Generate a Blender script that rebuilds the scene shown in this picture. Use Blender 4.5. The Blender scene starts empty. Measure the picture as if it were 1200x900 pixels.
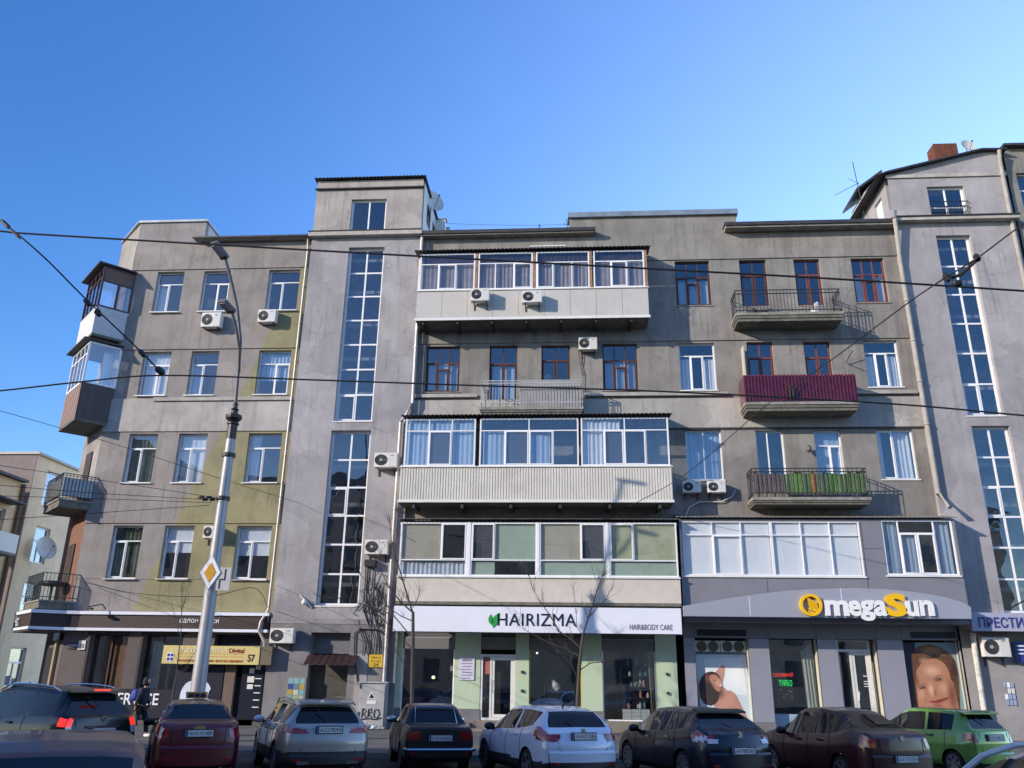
import bpy, math, random
from mathutils import Vector, Matrix
random.seed(7)
SC = bpy.context.scene
COL = SC.collection

# ------------------------------------------------------------------ camera
CF, CH = 975.0, 2.0
def _axes(p, r, y):
    f = Vector((math.sin(y), math.cos(y), 0)); rt = Vector((math.cos(y), -math.sin(y), 0)); up = Vector((0, 0, 1))
    f2 = f*math.cos(p)+up*math.sin(p); up2 = up*math.cos(p)-f*math.sin(p)
    rt3 = rt*math.cos(r)+up2*math.sin(r); up3 = up2*math.cos(r)-rt*math.sin(r)
    return rt3, up3, f2
RT, UP, FW = _axes(math.radians(19.5699), math.radians(0.8624), math.radians(-4.1831))
def _ray(px, py): return FW*CF+RT*(px-600)+UP*(450-py)
def at(px, py, Y):
    d = _ray(px, py); t = Y/d.y
    return d.x*t, CH+d.z*t
def at3(px, py, Y):
    x, z = at(px, py, Y); return (x, Y, z)
def onX(px, py, X):
    d = _ray(px, py); t = X/d.x
    return (X, d.y*t, CH+d.z*t)
cam_d = bpy.data.cameras.new('camera'); cam = bpy.data.objects.new('camera', cam_d); COL.objects.link(cam)
cam_d.sensor_width = 36; cam_d.lens = CF/1200*36; cam_d.clip_end = 3000; cam_d.clip_start = 0.1
M3 = Matrix((RT, UP, -FW)).transposed()
cam.matrix_world = Matrix.Translation((0, 0, CH)) @ M3.to_4x4()
SC.camera = cam
SC.render.resolution_x = 1024; SC.render.resolution_y = 768

# ------------------------------------------------------------------ sky and sun
SUN_DIR = Vector((-0.80, -0.50, 0.335)).normalized()       # towards the sun
EL = math.asin(SUN_DIR.z)
W = bpy.data.worlds.new('World'); SC.world = W; W.use_nodes = True
nt = W.node_tree; nt.nodes.clear()
sky = nt.nodes.new('ShaderNodeTexSky'); sky.sky_type = 'NISHITA'; sky.sun_disc = False
sky.sun_elevation = EL; sky.sun_rotation = math.atan2(SUN_DIR.x, SUN_DIR.y)
sky.air_density = 1.0; sky.dust_density = 0.6; sky.ozone_density = 3.0; sky.altitude = 100
bg = nt.nodes.new('ShaderNodeBackground'); bg.inputs[1].default_value = 0.13
wo = nt.nodes.new('ShaderNodeOutputWorld')
# clear winter air: deeper blue overhead, paler towards the far right of the street
wtc = nt.nodes.new('ShaderNodeTexCoord'); wdot = nt.nodes.new('ShaderNodeVectorMath'); wdot.operation = 'DOT_PRODUCT'
wdot.inputs[1].default_value = Vector((0.86, 0.48, 0.05)).normalized()
wnm = nt.nodes.new('ShaderNodeVectorMath'); wnm.operation = 'NORMALIZE'
nt.links.new(wtc.outputs['Generated'], wnm.inputs[0]); nt.links.new(wnm.outputs[0], wdot.inputs[0])
def wmap(lo, hi, a, b):
    m = nt.nodes.new('ShaderNodeMapRange'); m.interpolation_type = 'SMOOTHSTEP'
    m.inputs['From Min'].default_value = lo; m.inputs['From Max'].default_value = hi; m.inputs['To Min'].default_value = a; m.inputs['To Max'].default_value = b
    nt.links.new(wdot.outputs['Value'], m.inputs['Value']); return m.outputs[0]
hsv = nt.nodes.new('ShaderNodeHueSaturation'); hsv.inputs['Hue'].default_value = 0.511
nt.links.new(wmap(-0.2, 0.95, 1.28, 1.0), hsv.inputs['Saturation']); nt.links.new(wmap(-0.5, 0.95, 1.2, 3.5), hsv.inputs['Value'])
nt.links.new(sky.outputs[0], hsv.inputs['Color'])
nt.links.new(hsv.outputs[0], bg.inputs[0]); nt.links.new(bg.outputs[0], wo.inputs[0])
sl = bpy.data.lights.new('sun', 'SUN'); sl.energy = 4.0; sl.angle = math.radians(0.5); sl.color = (1.0, 0.88, 0.74)
so = bpy.data.objects.new('sun', sl); COL.objects.link(so)
so.rotation_euler = SUN_DIR.to_track_quat('Z', 'Y').to_euler()
SC.view_settings.view_transform = 'Standard'; SC.view_settings.look = 'None'
SC.view_settings.exposure = 0.38; SC.view_settings.gamma = 1.0
SC.render.engine = 'CYCLES'
SC.cycles.max_bounces = 8; SC.cycles.transparent_max_bounces = 16

# ------------------------------------------------------------------ helpers: materials
MATS = {}
def S(c):                                   # sRGB 0-255 -> linear
    return tuple(((v/255)/12.92 if v/255 <= 0.04045 else ((v/255+0.055)/1.055)**2.4) for v in c)
def mat(name, col, rough=0.7, metal=0.0, var=0.12, scale=3.0, bump=0.0, bscale=60, coat=0.0, dirt=0.0, dirtcol=(0.05, 0.045, 0.04), aged=None, emit=None, estr=1.0, spec=0.5, streak=0.0):
    if name in MATS: return MATS[name]
    m = bpy.data.materials.new(name); m.use_nodes = True; MATS[name] = m
    n = m.node_tree; b = n.nodes['Principled BSDF']
    b.inputs['Roughness'].default_value = rough; b.inputs['Metallic'].default_value = metal
    b.inputs['Coat Weight'].default_value = coat; b.inputs['Coat Roughness'].default_value = 0.04
    b.inputs['Specular IOR Level'].default_value = spec
    tc = n.nodes.new('ShaderNodeTexCoord')
    geo = n.nodes.new('ShaderNodeNewGeometry')
    cur = None
    base = n.nodes.new('ShaderNodeRGB'); base.outputs[0].default_value = (*col, 1); cur = base.outputs[0]
    def noise(sc, det=5, stretch=None):
        t = n.nodes.new('ShaderNodeTexNoise'); t.inputs['Scale'].default_value = sc; t.inputs['Detail'].default_value = det
        t.inputs['Roughness'].default_value = 0.62
        if stretch:
            mp = n.nodes.new('ShaderNodeMapping'); mp.inputs['Scale'].default_value = stretch
            n.links.new(geo.outputs['Position'], mp.inputs[0]); n.links.new(mp.outputs[0], t.inputs['Vector'])
        else: n.links.new(geo.outputs['Position'], t.inputs['Vector'])
        return t.outputs['Fac']
    if var > 0:
        f = noise(scale)
        mr = n.nodes.new('ShaderNodeMapRange'); mr.inputs['From Min'].default_value = 0.3; mr.inputs['From Max'].default_value = 0.7
        mr.inputs['To Min'].default_value = 1-var; mr.inputs['To Max'].default_value = 1+var
        n.links.new(f, mr.inputs['Value'])
        mx = n.nodes.new('ShaderNodeVectorMath'); mx.operation = 'SCALE'
        n.links.new(cur, mx.inputs[0]); n.links.new(mr.outputs[0], mx.inputs['Scale']); cur = mx.outputs[0]
    for amt, st, lo, hi in ((dirt, None, 0.5, 0.75), (streak, (1.6, 1.6, 0.16), 0.5, 0.72)):
        if amt > 0:
            f = noise(scale*0.35 if st is None else 1.3, 8, st)
            mr = n.nodes.new('ShaderNodeMapRange'); mr.inputs['From Min'].default_value = lo; mr.inputs['From Max'].default_value = hi
            mr.inputs['To Max'].default_value = amt
            n.links.new(f, mr.inputs['Value'])
            mx = n.nodes.new('ShaderNodeMix'); mx.data_type = 'RGBA'
            n.links.new(mr.outputs[0], mx.inputs[0]); n.links.new(cur, mx.inputs[6]); mx.inputs[7].default_value = (*dirtcol, 1)
            cur = mx.outputs[2]
    if aged is None: aged = name.startswith('stucco')
    if aged:                                          # repair patches, rain streaks and hairline cracks of old render
        wn = n.nodes.new('ShaderNodeTexNoise'); wn.inputs['Scale'].default_value = 1.4; wn.inputs['Detail'].default_value = 5; n.links.new(geo.outputs['Position'], wn.inputs['Vector'])
        wv = n.nodes.new('ShaderNodeVectorMath'); wv.operation = 'MULTIPLY_ADD'; wv.inputs[1].default_value = (.9, .9, .9); n.links.new(wn.outputs['Color'], wv.inputs[0]); n.links.new(geo.outputs['Position'], wv.inputs[2])
        vo = n.nodes.new('ShaderNodeTexVoronoi'); vo.inputs['Scale'].default_value = .42; n.links.new(wv.outputs[0], vo.inputs['Vector'])
        sp = n.nodes.new('ShaderNodeSeparateColor'); n.links.new(vo.outputs['Color'], sp.inputs[0])
        mr = n.nodes.new('ShaderNodeMapRange'); mr.inputs['To Min'].default_value = .88; mr.inputs['To Max'].default_value = 1.08; n.links.new(sp.outputs[0], mr.inputs['Value'])
        sc_ = n.nodes.new('ShaderNodeVectorMath'); sc_.operation = 'SCALE'; n.links.new(cur, sc_.inputs[0]); n.links.new(mr.outputs[0], sc_.inputs['Scale']); cur = sc_.outputs[0]
        f = noise(1.0, 7, (7, 7, .35)); mr = n.nodes.new('ShaderNodeMapRange'); mr.inputs['From Min'].default_value = .52; mr.inputs['From Max'].default_value = .70; mr.inputs['To Max'].default_value = .5; n.links.new(f, mr.inputs['Value'])
        f2 = noise(.45, 3); mk = n.nodes.new('ShaderNodeMapRange'); mk.inputs['From Min'].default_value = .42; mk.inputs['From Max'].default_value = .6; n.links.new(f2, mk.inputs['Value'])
        ml = n.nodes.new('ShaderNodeMath'); ml.operation = 'MULTIPLY'; n.links.new(mr.outputs[0], ml.inputs[0]); n.links.new(mk.outputs[0], ml.inputs[1])
        mx = n.nodes.new('ShaderNodeMix'); mx.data_type = 'RGBA'; n.links.new(ml.outputs[0], mx.inputs[0]); n.links.new(cur, mx.inputs[6]); mx.inputs[7].default_value = (*[c_*.32 for c_ in col], 1); cur = mx.outputs[2]
        vc = n.nodes.new('ShaderNodeTexVoronoi'); vc.feature = 'DISTANCE_TO_EDGE'; vc.inputs['Scale'].default_value = .55; n.links.new(wv.outputs[0], vc.inputs['Vector'])
        mr = n.nodes.new('ShaderNodeMapRange'); mr.inputs['From Min'].default_value = .004; mr.inputs['From Max'].default_value = .016; mr.inputs['To Min'].default_value = .36; mr.inputs['To Max'].default_value = 0; n.links.new(vc.outputs['Distance'], mr.inputs['Value'])
        ml = n.nodes.new('ShaderNodeMath'); ml.operation = 'MULTIPLY'; n.links.new(mr.outputs[0], ml.inputs[0]); n.links.new(mk.outputs[0], ml.inputs[1])
        mx = n.nodes.new('ShaderNodeMix'); mx.data_type = 'RGBA'; n.links.new(ml.outputs[0], mx.inputs[0]); n.links.new(cur, mx.inputs[6]); mx.inputs[7].default_value = (*[c_*.4 for c_ in col], 1); cur = mx.outputs[2]
    n.links.new(cur, b.inputs['Base Color'])
    if bump > 0:
        f = noise(bscale, 4); bn = n.nodes.new('ShaderNodeBump'); bn.inputs['Strength'].default_value = bump; bn.inputs['Distance'].default_value = 0.02
        n.links.new(f, bn.inputs['Height']); n.links.new(bn.outputs[0], b.inputs['Normal'])
    if emit:
        b.inputs['Emission Color'].default_value = (*emit, 1); b.inputs['Emission Strength'].default_value = estr
    return m
def glass(name, tint=(0.75, 0.8, 0.82), refl=0.22, wav=0.25, rough=0.01):
    if name in MATS: return MATS[name]
    m = bpy.data.materials.new(name); m.use_nodes = True; MATS[name] = m
    n = m.node_tree; n.nodes.clear()
    o = n.nodes.new('ShaderNodeOutputMaterial'); mx = n.nodes.new('ShaderNodeMixShader')
    tr = n.nodes.new('ShaderNodeBsdfTransparent'); tr.inputs[0].default_value = (*tint, 1)
    gl = n.nodes.new('ShaderNodeBsdfGlossy'); gl.inputs['Roughness'].default_value = rough; gl.inputs[0].default_value = (0.95, 0.97, 1, 1)
    lw = n.nodes.new('ShaderNodeLayerWeight'); lw.inputs['Blend'].default_value = 0.5
    pw = n.nodes.new('ShaderNodeMath'); pw.operation = 'POWER'; pw.inputs[1].default_value = 5.0     # Schlick, the same from both sides of the pane
    n.links.new(lw.outputs['Facing'], pw.inputs[0])
    ad = n.nodes.new('ShaderNodeMath'); ad.operation = 'MULTIPLY_ADD'; ad.use_clamp = True; ad.inputs[1].default_value = 1-refl; ad.inputs[2].default_value = refl
    n.links.new(pw.outputs[0], ad.inputs[0]); n.links.new(ad.outputs[0], mx.inputs[0])
    geo = n.nodes.new('ShaderNodeNewGeometry'); t = n.nodes.new('ShaderNodeTexNoise'); t.inputs['Scale'].default_value = 1.1; t.inputs['Detail'].default_value = 1
    n.links.new(geo.outputs['Position'], t.inputs['Vector'])
    bn = n.nodes.new('ShaderNodeBump'); bn.inputs['Strength'].default_value = wav; bn.inputs['Distance'].default_value = 0.08
    n.links.new(t.outputs['Fac'], bn.inputs['Height']); n.links.new(bn.outputs[0], gl.inputs['Normal'])
    n.links.new(tr.outputs[0], mx.inputs[1]); n.links.new(gl.outputs[0], mx.inputs[2]); n.links.new(mx.outputs[0], o.inputs[0])
    return m

# ------------------------------------------------------------------ helpers: geometry
OFF = {}
def tagit(o, label=None, cat=None, group=None, kind=None):
    if label: o['label'] = label
    if cat: o['category'] = cat
    if group: o['group'] = group
    if kind: o['kind'] = kind
    return o
def thing(name, label, cat, loc=(0, 0, 0), rz=0.0, group=None, local=False):
    o = bpy.data.objects.new(name, None); COL.objects.link(o); o.location = loc; o.rotation_euler = (0, 0, rz)
    o.empty_display_size = 0.2
    OFF[o] = Vector((0, 0, 0)) if local else Vector(loc)
    return tagit(o, label, cat, group)
class MB:
    def __init__(s): s.v = []; s.f = []
    def box(s, x0, x1, y0, y1, z0, z1):
        if x0 > x1: x0, x1 = x1, x0
        if y0 > y1: y0, y1 = y1, y0
        if z0 > z1: z0, z1 = z1, z0
        b = len(s.v)
        s.v += [(x0, y0, z0), (x1, y0, z0), (x1, y1, z0), (x0, y1, z0), (x0, y0, z1), (x1, y0, z1), (x1, y1, z1), (x0, y1, z1)]
        s.f += [tuple(b+i for i in q) for q in ((0, 3, 2, 1), (4, 5, 6, 7), (0, 1, 5, 4), (1, 2, 6, 5), (2, 3, 7, 6), (3, 0, 4, 7))]
        return s
    def obox(s, p, u, v, w, a, b2, c):                # oriented box: origin p, axes u v w with extents a b c
        p = Vector(p); u = Vector(u)*a; v = Vector(v)*b2; w = Vector(w)*c; b = len(s.v)
        if u.cross(v).dot(w) < 0: p = p+u; u = -u
        for q in (p, p+u, p+u+v, p+v, p+w, p+u+w, p+u+v+w, p+v+w): s.v.append(tuple(q))
        s.f += [tuple(b+i for i in q) for q in ((0, 3, 2, 1), (4, 5, 6, 7), (0, 1, 5, 4), (1, 2, 6, 5), (2, 3, 7, 6), (3, 0, 4, 7))]
        return s
    def poly(s, pts):
        b = len(s.v); s.v += [tuple(p) for p in pts]; s.f.append(tuple(range(b, b+len(pts)))); return s
    def prism(s, pts, d):                             # polygon extruded by vector d
        b = len(s.v); n = len(pts); d = Vector(d)
        s.v += [tuple(p) for p in pts]+[tuple(Vector(p)+d) for p in pts]
        s.f.append(tuple(range(b, b+n))); s.f.append(tuple(range(b+2*n-1, b+n-1, -1)))
        for i in range(n):
            j = (i+1) % n; s.f.append((b+i, b+n+i, b+n+j, b+j))
        return s
    def tube(s, pts, r, n=6, cap=True):
        pts = [Vector(p) for p in pts]; m = len(pts); rs = r if isinstance(r, (list, tuple)) else [r]*m
        b = len(s.v)
        for i, p in enumerate(pts):
            t = (pts[min(i+1, m-1)]-pts[max(i-1, 0)])
            if t.length < 1e-9: t = Vector((0, 0, 1))
            t.normalize(); a = Vector((0, 0, 1)) if abs(t.z) < 0.9 else Vector((0, 1, 0))
            u = t.cross(a).normalized(); w = t.cross(u)
            for k in range(n):
                an = 2*math.pi*k/n; s.v.append(tuple(p+(u*math.cos(an)+w*math.sin(an))*rs[i]))
        for i in range(m-1):
            for k in range(n):
                k2 = (k+1) % n; s.f.append((b+i*n+k, b+(i+1)*n+k, b+(i+1)*n+k2, b+i*n+k2))
        if cap:
            s.f.append(tuple(b+k for k in range(n))); s.f.append(tuple(b+(m-1)*n+k for k in range(n-1, -1, -1)))
        return s
    def lathe(s, prof, c=(0, 0, 0), n=12):            # prof: (r, z)
        b = len(s.v)
        for r, z in prof:
            for k in range(n):
                an = 2*math.pi*k/n; s.v.append((c[0]+r*math.cos(an), c[1]+r*math.sin(an), c[2]+z))
        for i in range(len(prof)-1):
            for k in range(n):
                k2 = (k+1) % n; s.f.append((b+i*n+k, b+i*n+k2, b+(i+1)*n+k2, b+(i+1)*n+k))
        s.f.append(tuple(b+k for k in range(n-1, -1, -1))); s.f.append(tuple(b+(len(prof)-1)*n+k for k in range(n)))
        return s
    def disc(s, c, r, axis, t, n=20):                 # short cylinder along axis ('x','y','z')
        A = {'x': (1, 0, 0), 'y': (0, 1, 0), 'z': (0, 0, 1)}[axis]
        return s.tube([c, Vector(c)+Vector(A)*t], r, n)
    def ell(s, c, r, n=10, m=7):
        b = len(s.v)
        for i in range(m+1):
            th = math.pi*i/m
            for k in range(n):
                an = 2*math.pi*k/n
                s.v.append((c[0]+r[0]*math.sin(th)*math.cos(an), c[1]+r[1]*math.sin(th)*math.sin(an), c[2]-r[2]*math.cos(th)))
        for i in range(m):
            for k in range(n):
                k2 = (k+1) % n; s.f.append((b+i*n+k, b+i*n+k2, b+(i+1)*n+k2, b+(i+1)*n+k))
        return s
    def holes(s, x0, x1, z0, z1, Y, hs, depth):       # wall facing -Y with rectangular openings and reveals
        xs = sorted({x0, x1, *[h[0] for h in hs], *[h[1] for h in hs]}); zs = sorted({z0, z1, *[h[2] for h in hs], *[h[3] for h in hs]})
        xs = [x for x in xs if x0 <= x <= x1]; zs = [z for z in zs if z0 <= z <= z1]
        for i in range(len(xs)-1):
            for j in range(len(zs)-1):
                cx = (xs[i]+xs[i+1])/2; cz = (zs[j]+zs[j+1])/2
                if any(h[0] < cx < h[1] and h[2] < cz < h[3] for h in hs): continue
                s.poly([(xs[i], Y, zs[j]), (xs[i+1], Y, zs[j]), (xs[i+1], Y, zs[j+1]), (xs[i], Y, zs[j+1])])
        for a, b, c, d in hs:
            e = Y+depth
            s.poly([(a, Y, c), (a, Y, d), (a, e, d), (a, e, c)]); s.poly([(b, Y, d), (b, Y, c), (b, e, c), (b, e, d)])
            s.poly([(a, Y, c), (a, e, c), (b, e, c), (b, Y, c)]); s.poly([(a, Y, d), (b, Y, d), (b, e, d), (a, e, d)])
        return s
    def build(s, name, m, parent=None, smooth=False, kind=None, label=None, cat=None, group=None, off=None):
        o = Vector((0, 0, 0))
        if parent is not None: o = OFF[parent]
        if off is not None: o = Vector(off)
        me = bpy.data.meshes.new(name)
        me.from_pydata([(x-o.x, y-o.y, z-o.z) for x, y, z in s.v], [], s.f)
        me.materials.append(m)
        if smooth:
            me.polygons.foreach_set('use_smooth', [True]*len(me.polygons))
            try: me.set_sharp_from_angle(angle=math.radians(38))
            except Exception: pass
        me.update()
        ob = bpy.data.objects.new(name, me); COL.objects.link(ob)
        if parent is not None: ob.parent = parent
        elif off is not None: ob.location = o
        OFF[ob] = o
        return tagit(ob, label, cat, group, kind)
def copy_tree(o, parent=None):
    c = o.copy(); COL.objects.link(c); c.parent = parent; OFF[c] = OFF.get(o, Vector())
    for ch in list(o.children): copy_tree(ch, c)
    return c
def text(s, x, z, Y, w, h, m, parent, name='lettering', ext=0.01, bold=0.0, sp=1.0, off=None, rotz=0.0):
    cu = bpy.data.curves.new('t', 'FONT'); cu.body = s; cu.size = 1; cu.extrude = 0.0; cu.offset = bold; cu.space_character = sp
    cu.resolution_u = 3
    ob = bpy.data.objects.new('t', cu); COL.objects.link(ob)
    dg = bpy.context.evaluated_depsgraph_get(); me = bpy.data.meshes.new_from_object(ob.evaluated_get(dg))
    bpy.data.objects.remove(ob); bpy.data.curves.remove(cu)
    vs = [v.co.copy() for v in me.vertices]; fs = [tuple(p.vertices) for p in me.polygons]; bpy.data.meshes.remove(me)
    if not vs: return None
    x0 = min(v.x for v in vs); x1 = max(v.x for v in vs); y0 = min(v.y for v in vs); y1 = max(v.y for v in vs)
    sx = w/(x1-x0); sy = h/(y1-y0)
    mb = MB(); n = len(vs)
    P = [((v.x-x0)*sx, (v.y-y0)*sy) for v in vs]
    cz, sz = math.cos(rotz), math.sin(rotz)
    mb.v = [(x+a*cz, Y+a*sz, z+b) for a, b in P]
    mb.f = list(fs)
    if ext > 0:                                       # back face and rim so that letters have depth
        mb.v += [(x+a*cz-sz*ext, Y+a*sz+cz*ext, z+b) for a, b in P]
        cnt = {}
        for f in fs:
            for i in range(len(f)):
                e = (f[i], f[(i+1) % len(f)]); k = tuple(sorted(e)); cnt[k] = (cnt.get(k, (0, e))[0]+1, e)
        for k, (c, e) in cnt.items():
            if c == 1: mb.f.append((e[1], e[0], e[0]+n, e[1]+n))
    return mb.build(name, m, parent, off=off)

# ------------------------------------------------------------------ materials
stucco_l = mat('stucco_grey_brown', (0.29, 0.275, 0.27), 0.9, var=0.22, scale=0.9, bump=0.25, bscale=35, dirt=0.45, streak=0.35, dirtcol=(0.10, 0.09, 0.085))
beige_l = mat('stucco_pale_beige', (0.40, 0.375, 0.35), 0.9, var=0.14, scale=1.2, bump=0.2, bscale=35, dirt=0.3, streak=0.3, dirtcol=(0.16, 0.145, 0.135))
lilac = mat('stucco_lilac', (0.345, 0.335, 0.35), 0.9, var=0.16, scale=0.8, bump=0.3, bscale=22, dirt=0.45, streak=0.3, dirtcol=(0.19, 0.165, 0.18))
stucco_m = mat('stucco_middle', (0.255, 0.24, 0.225), 0.92, var=0.22, scale=0.8, bump=0.3, bscale=30, dirt=0.5, streak=0.5, dirtcol=(0.11, 0.105, 0.1))
band_m = mat('stucco_middle_band', (0.26, 0.245, 0.23), 0.92, var=0.2, scale=0.8, bump=0.3, bscale=30, dirt=0.5, streak=0.6, dirtcol=(0.12, 0.112, 0.105))
dark_wall = mat('mauve_plaster', (0.12, 0.10, 0.10), 0.85, var=0.15, scale=1.5, bump=0.1, dirt=0.3)
dark_base = mat('grey_plaster_base', (0.20, 0.195, 0.205), 0.9, var=0.2, scale=1.3, bump=0.3, bscale=25, dirt=0.5, streak=0.4, dirtcol=(0.09, 0.085, 0.085))
ledge_m = mat('ledge_render', (0.42, 0.40, 0.37), 0.9, var=0.2, scale=2, dirt=0.4)
cream = mat('cream_panel', (0.50, 0.48, 0.45), 0.55, var=0.05, scale=1.5, dirt=0.12, streak=0.15, dirtcol=(0.4, 0.33, 0.26))
sidingw = mat('white_ribbed_siding', (0.64, 0.62, 0.56), 0.5, var=0.07, scale=1.5, dirt=0.3, streak=.25, dirtcol=(0.42, 0.38, 0.33))
white = mat('white_plastic', (0.80, 0.81, 0.83), 0.35, var=0.03, scale=4)
white2 = mat('off_white_plastic', (0.72, 0.72, 0.70), 0.4, var=0.05, scale=4, dirt=0.2, dirtcol=(0.4, 0.38, 0.34))
brownf = mat('brown_wood_frame', (0.085, 0.03, 0.02), 0.6, var=0.3, scale=9)
redf = mat('red_brown_wood_frame', (0.17, 0.05, 0.035), 0.6, var=0.3, scale=9)
rustp = mat('rusty_post', (0.30, 0.17, 0.10), 0.8, var=0.3, scale=6, dirt=0.4)
blackm = mat('black_metal', (0.02, 0.02, 0.022), 0.5, var=0.2, scale=9)
darkroof = mat('dark_roof_metal', (0.045, 0.043, 0.05), 0.6, metal=0.2, var=0.3, scale=3, dirt=0.4)
zinc = mat('zinc_sheet', (0.34, 0.38, 0.40), 0.45, metal=0.6, var=0.2, scale=2, dirt=0.35)
concrete = mat('concrete', (0.27, 0.26, 0.23), 0.95, var=0.25, scale=4, bump=0.5, bscale=20, dirt=0.5)
concrete_d = mat('dark_concrete', (0.15, 0.145, 0.12), 0.95, var=0.3, scale=5, bump=0.5, bscale=18, dirt=0.6)  # darker concrete for balcony slabs and mouldings
pipe_m = mat('downpipe_metal', (0.33, 0.32, 0.32), 0.5, metal=0.3, var=0.15, scale=4, dirt=0.3)
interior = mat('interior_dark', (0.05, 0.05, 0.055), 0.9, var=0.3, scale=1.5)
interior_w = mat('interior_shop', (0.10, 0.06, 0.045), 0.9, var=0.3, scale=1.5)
curt_b = mat('pale_blue_curtain', (0.36, 0.47, 0.60), 0.9, var=0.05)
curt_w = mat('white_curtain', (0.62, 0.66, 0.70), 0.9, var=0.05)
blind_c = mat('beige_blind', (0.52, 0.47, 0.36), 0.8, var=0.05)
blind_g = mat('green_blind', (0.45, 0.55, 0.42), 0.8, var=0.05)
blind_w = mat('white_blind', (0.78, 0.82, 0.86), 0.7, var=0.03)
net_d = mat('insect_screen', (0.08, 0.08, 0.09), 0.9, var=0.05)
G1 = glass('window_glass', tint=(.92, .94, .96), refl=0.11, wav=.05)
G2 = glass('clear_glass', tint=(0.9, 0.92, 0.93), refl=0.12)
G3 = glass('shop_glass', tint=(0.85, 0.87, 0.87), refl=0.13, wav=0.02)
G4 = glass('wavy_old_glass', tint=(0.8, 0.82, 0.85), refl=0.12, wav=0.16)
asphalt = mat('asphalt', (0.028, 0.028, 0.03), 0.85, var=0.25, scale=1.2, bump=0.5, bscale=90, dirt=0.3)
paving = mat('paving', (0.10, 0.098, 0.095), 0.9, var=0.2, scale=3, bump=0.3, dirt=0.3)
kerb_m = mat('kerb_stone', (0.18, 0.175, 0.17), 0.9, var=0.2, scale=4)
bark = mat('bark', (0.07, 0.058, 0.05), 0.95, var=0.3, scale=20)
wire_m = mat('wire_black', (0.012, 0.012, 0.014), 0.6, var=0)
ac_w = mat('ac_casing', (0.70, 0.69, 0.65), 0.45, var=0.05, scale=5, dirt=0.15)
ac_d = mat('ac_fan_black', (0.02, 0.02, 0.022), 0.5, var=0.2)
brick_m = mat('red_brick', (0.16, 0.055, 0.038), 0.9, var=0.35, scale=7, bump=0.4, dirt=0.3)
mortar = mat('mortar', (0.12, 0.095, 0.08), 0.95, var=0.2, scale=5)
terra = mat('terracotta_stucco', (0.19, 0.095, 0.065), 0.9, var=0.2, scale=5, bump=0.5, bscale=30)
yellow = mat('yellow_letters', (0.85, 0.50, 0.01), 0.35, var=0.02)
silver = mat('silver_sign_panel', (0.36, 0.38, 0.45), 0.4, metal=0.2, var=0.04, scale=2)
clad_g = mat('grey_cladding_panel', (0.33, 0.34, 0.41), 0.4, metal=0.25, var=0.05, scale=1.5)
clad_s = mat('slate_cladding_panel', (0.20, 0.205, 0.235), 0.5, var=0.07, scale=1.5)
green_p = mat('pale_green_panel', (0.47, 0.58, 0.42), 0.5, var=0.05, scale=1.5, dirt=0.12, dirtcol=(0.3, 0.36, 0.3))
sign_w = mat('white_sign_board', (0.74, 0.77, 0.86), 0.35, var=0.03, scale=1.5)
ink = mat('ink_black', (0.01, 0.012, 0.03), 0.4, var=0)
navy = mat('navy_letters', (0.03, 0.04, 0.22), 0.4, var=0)

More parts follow.
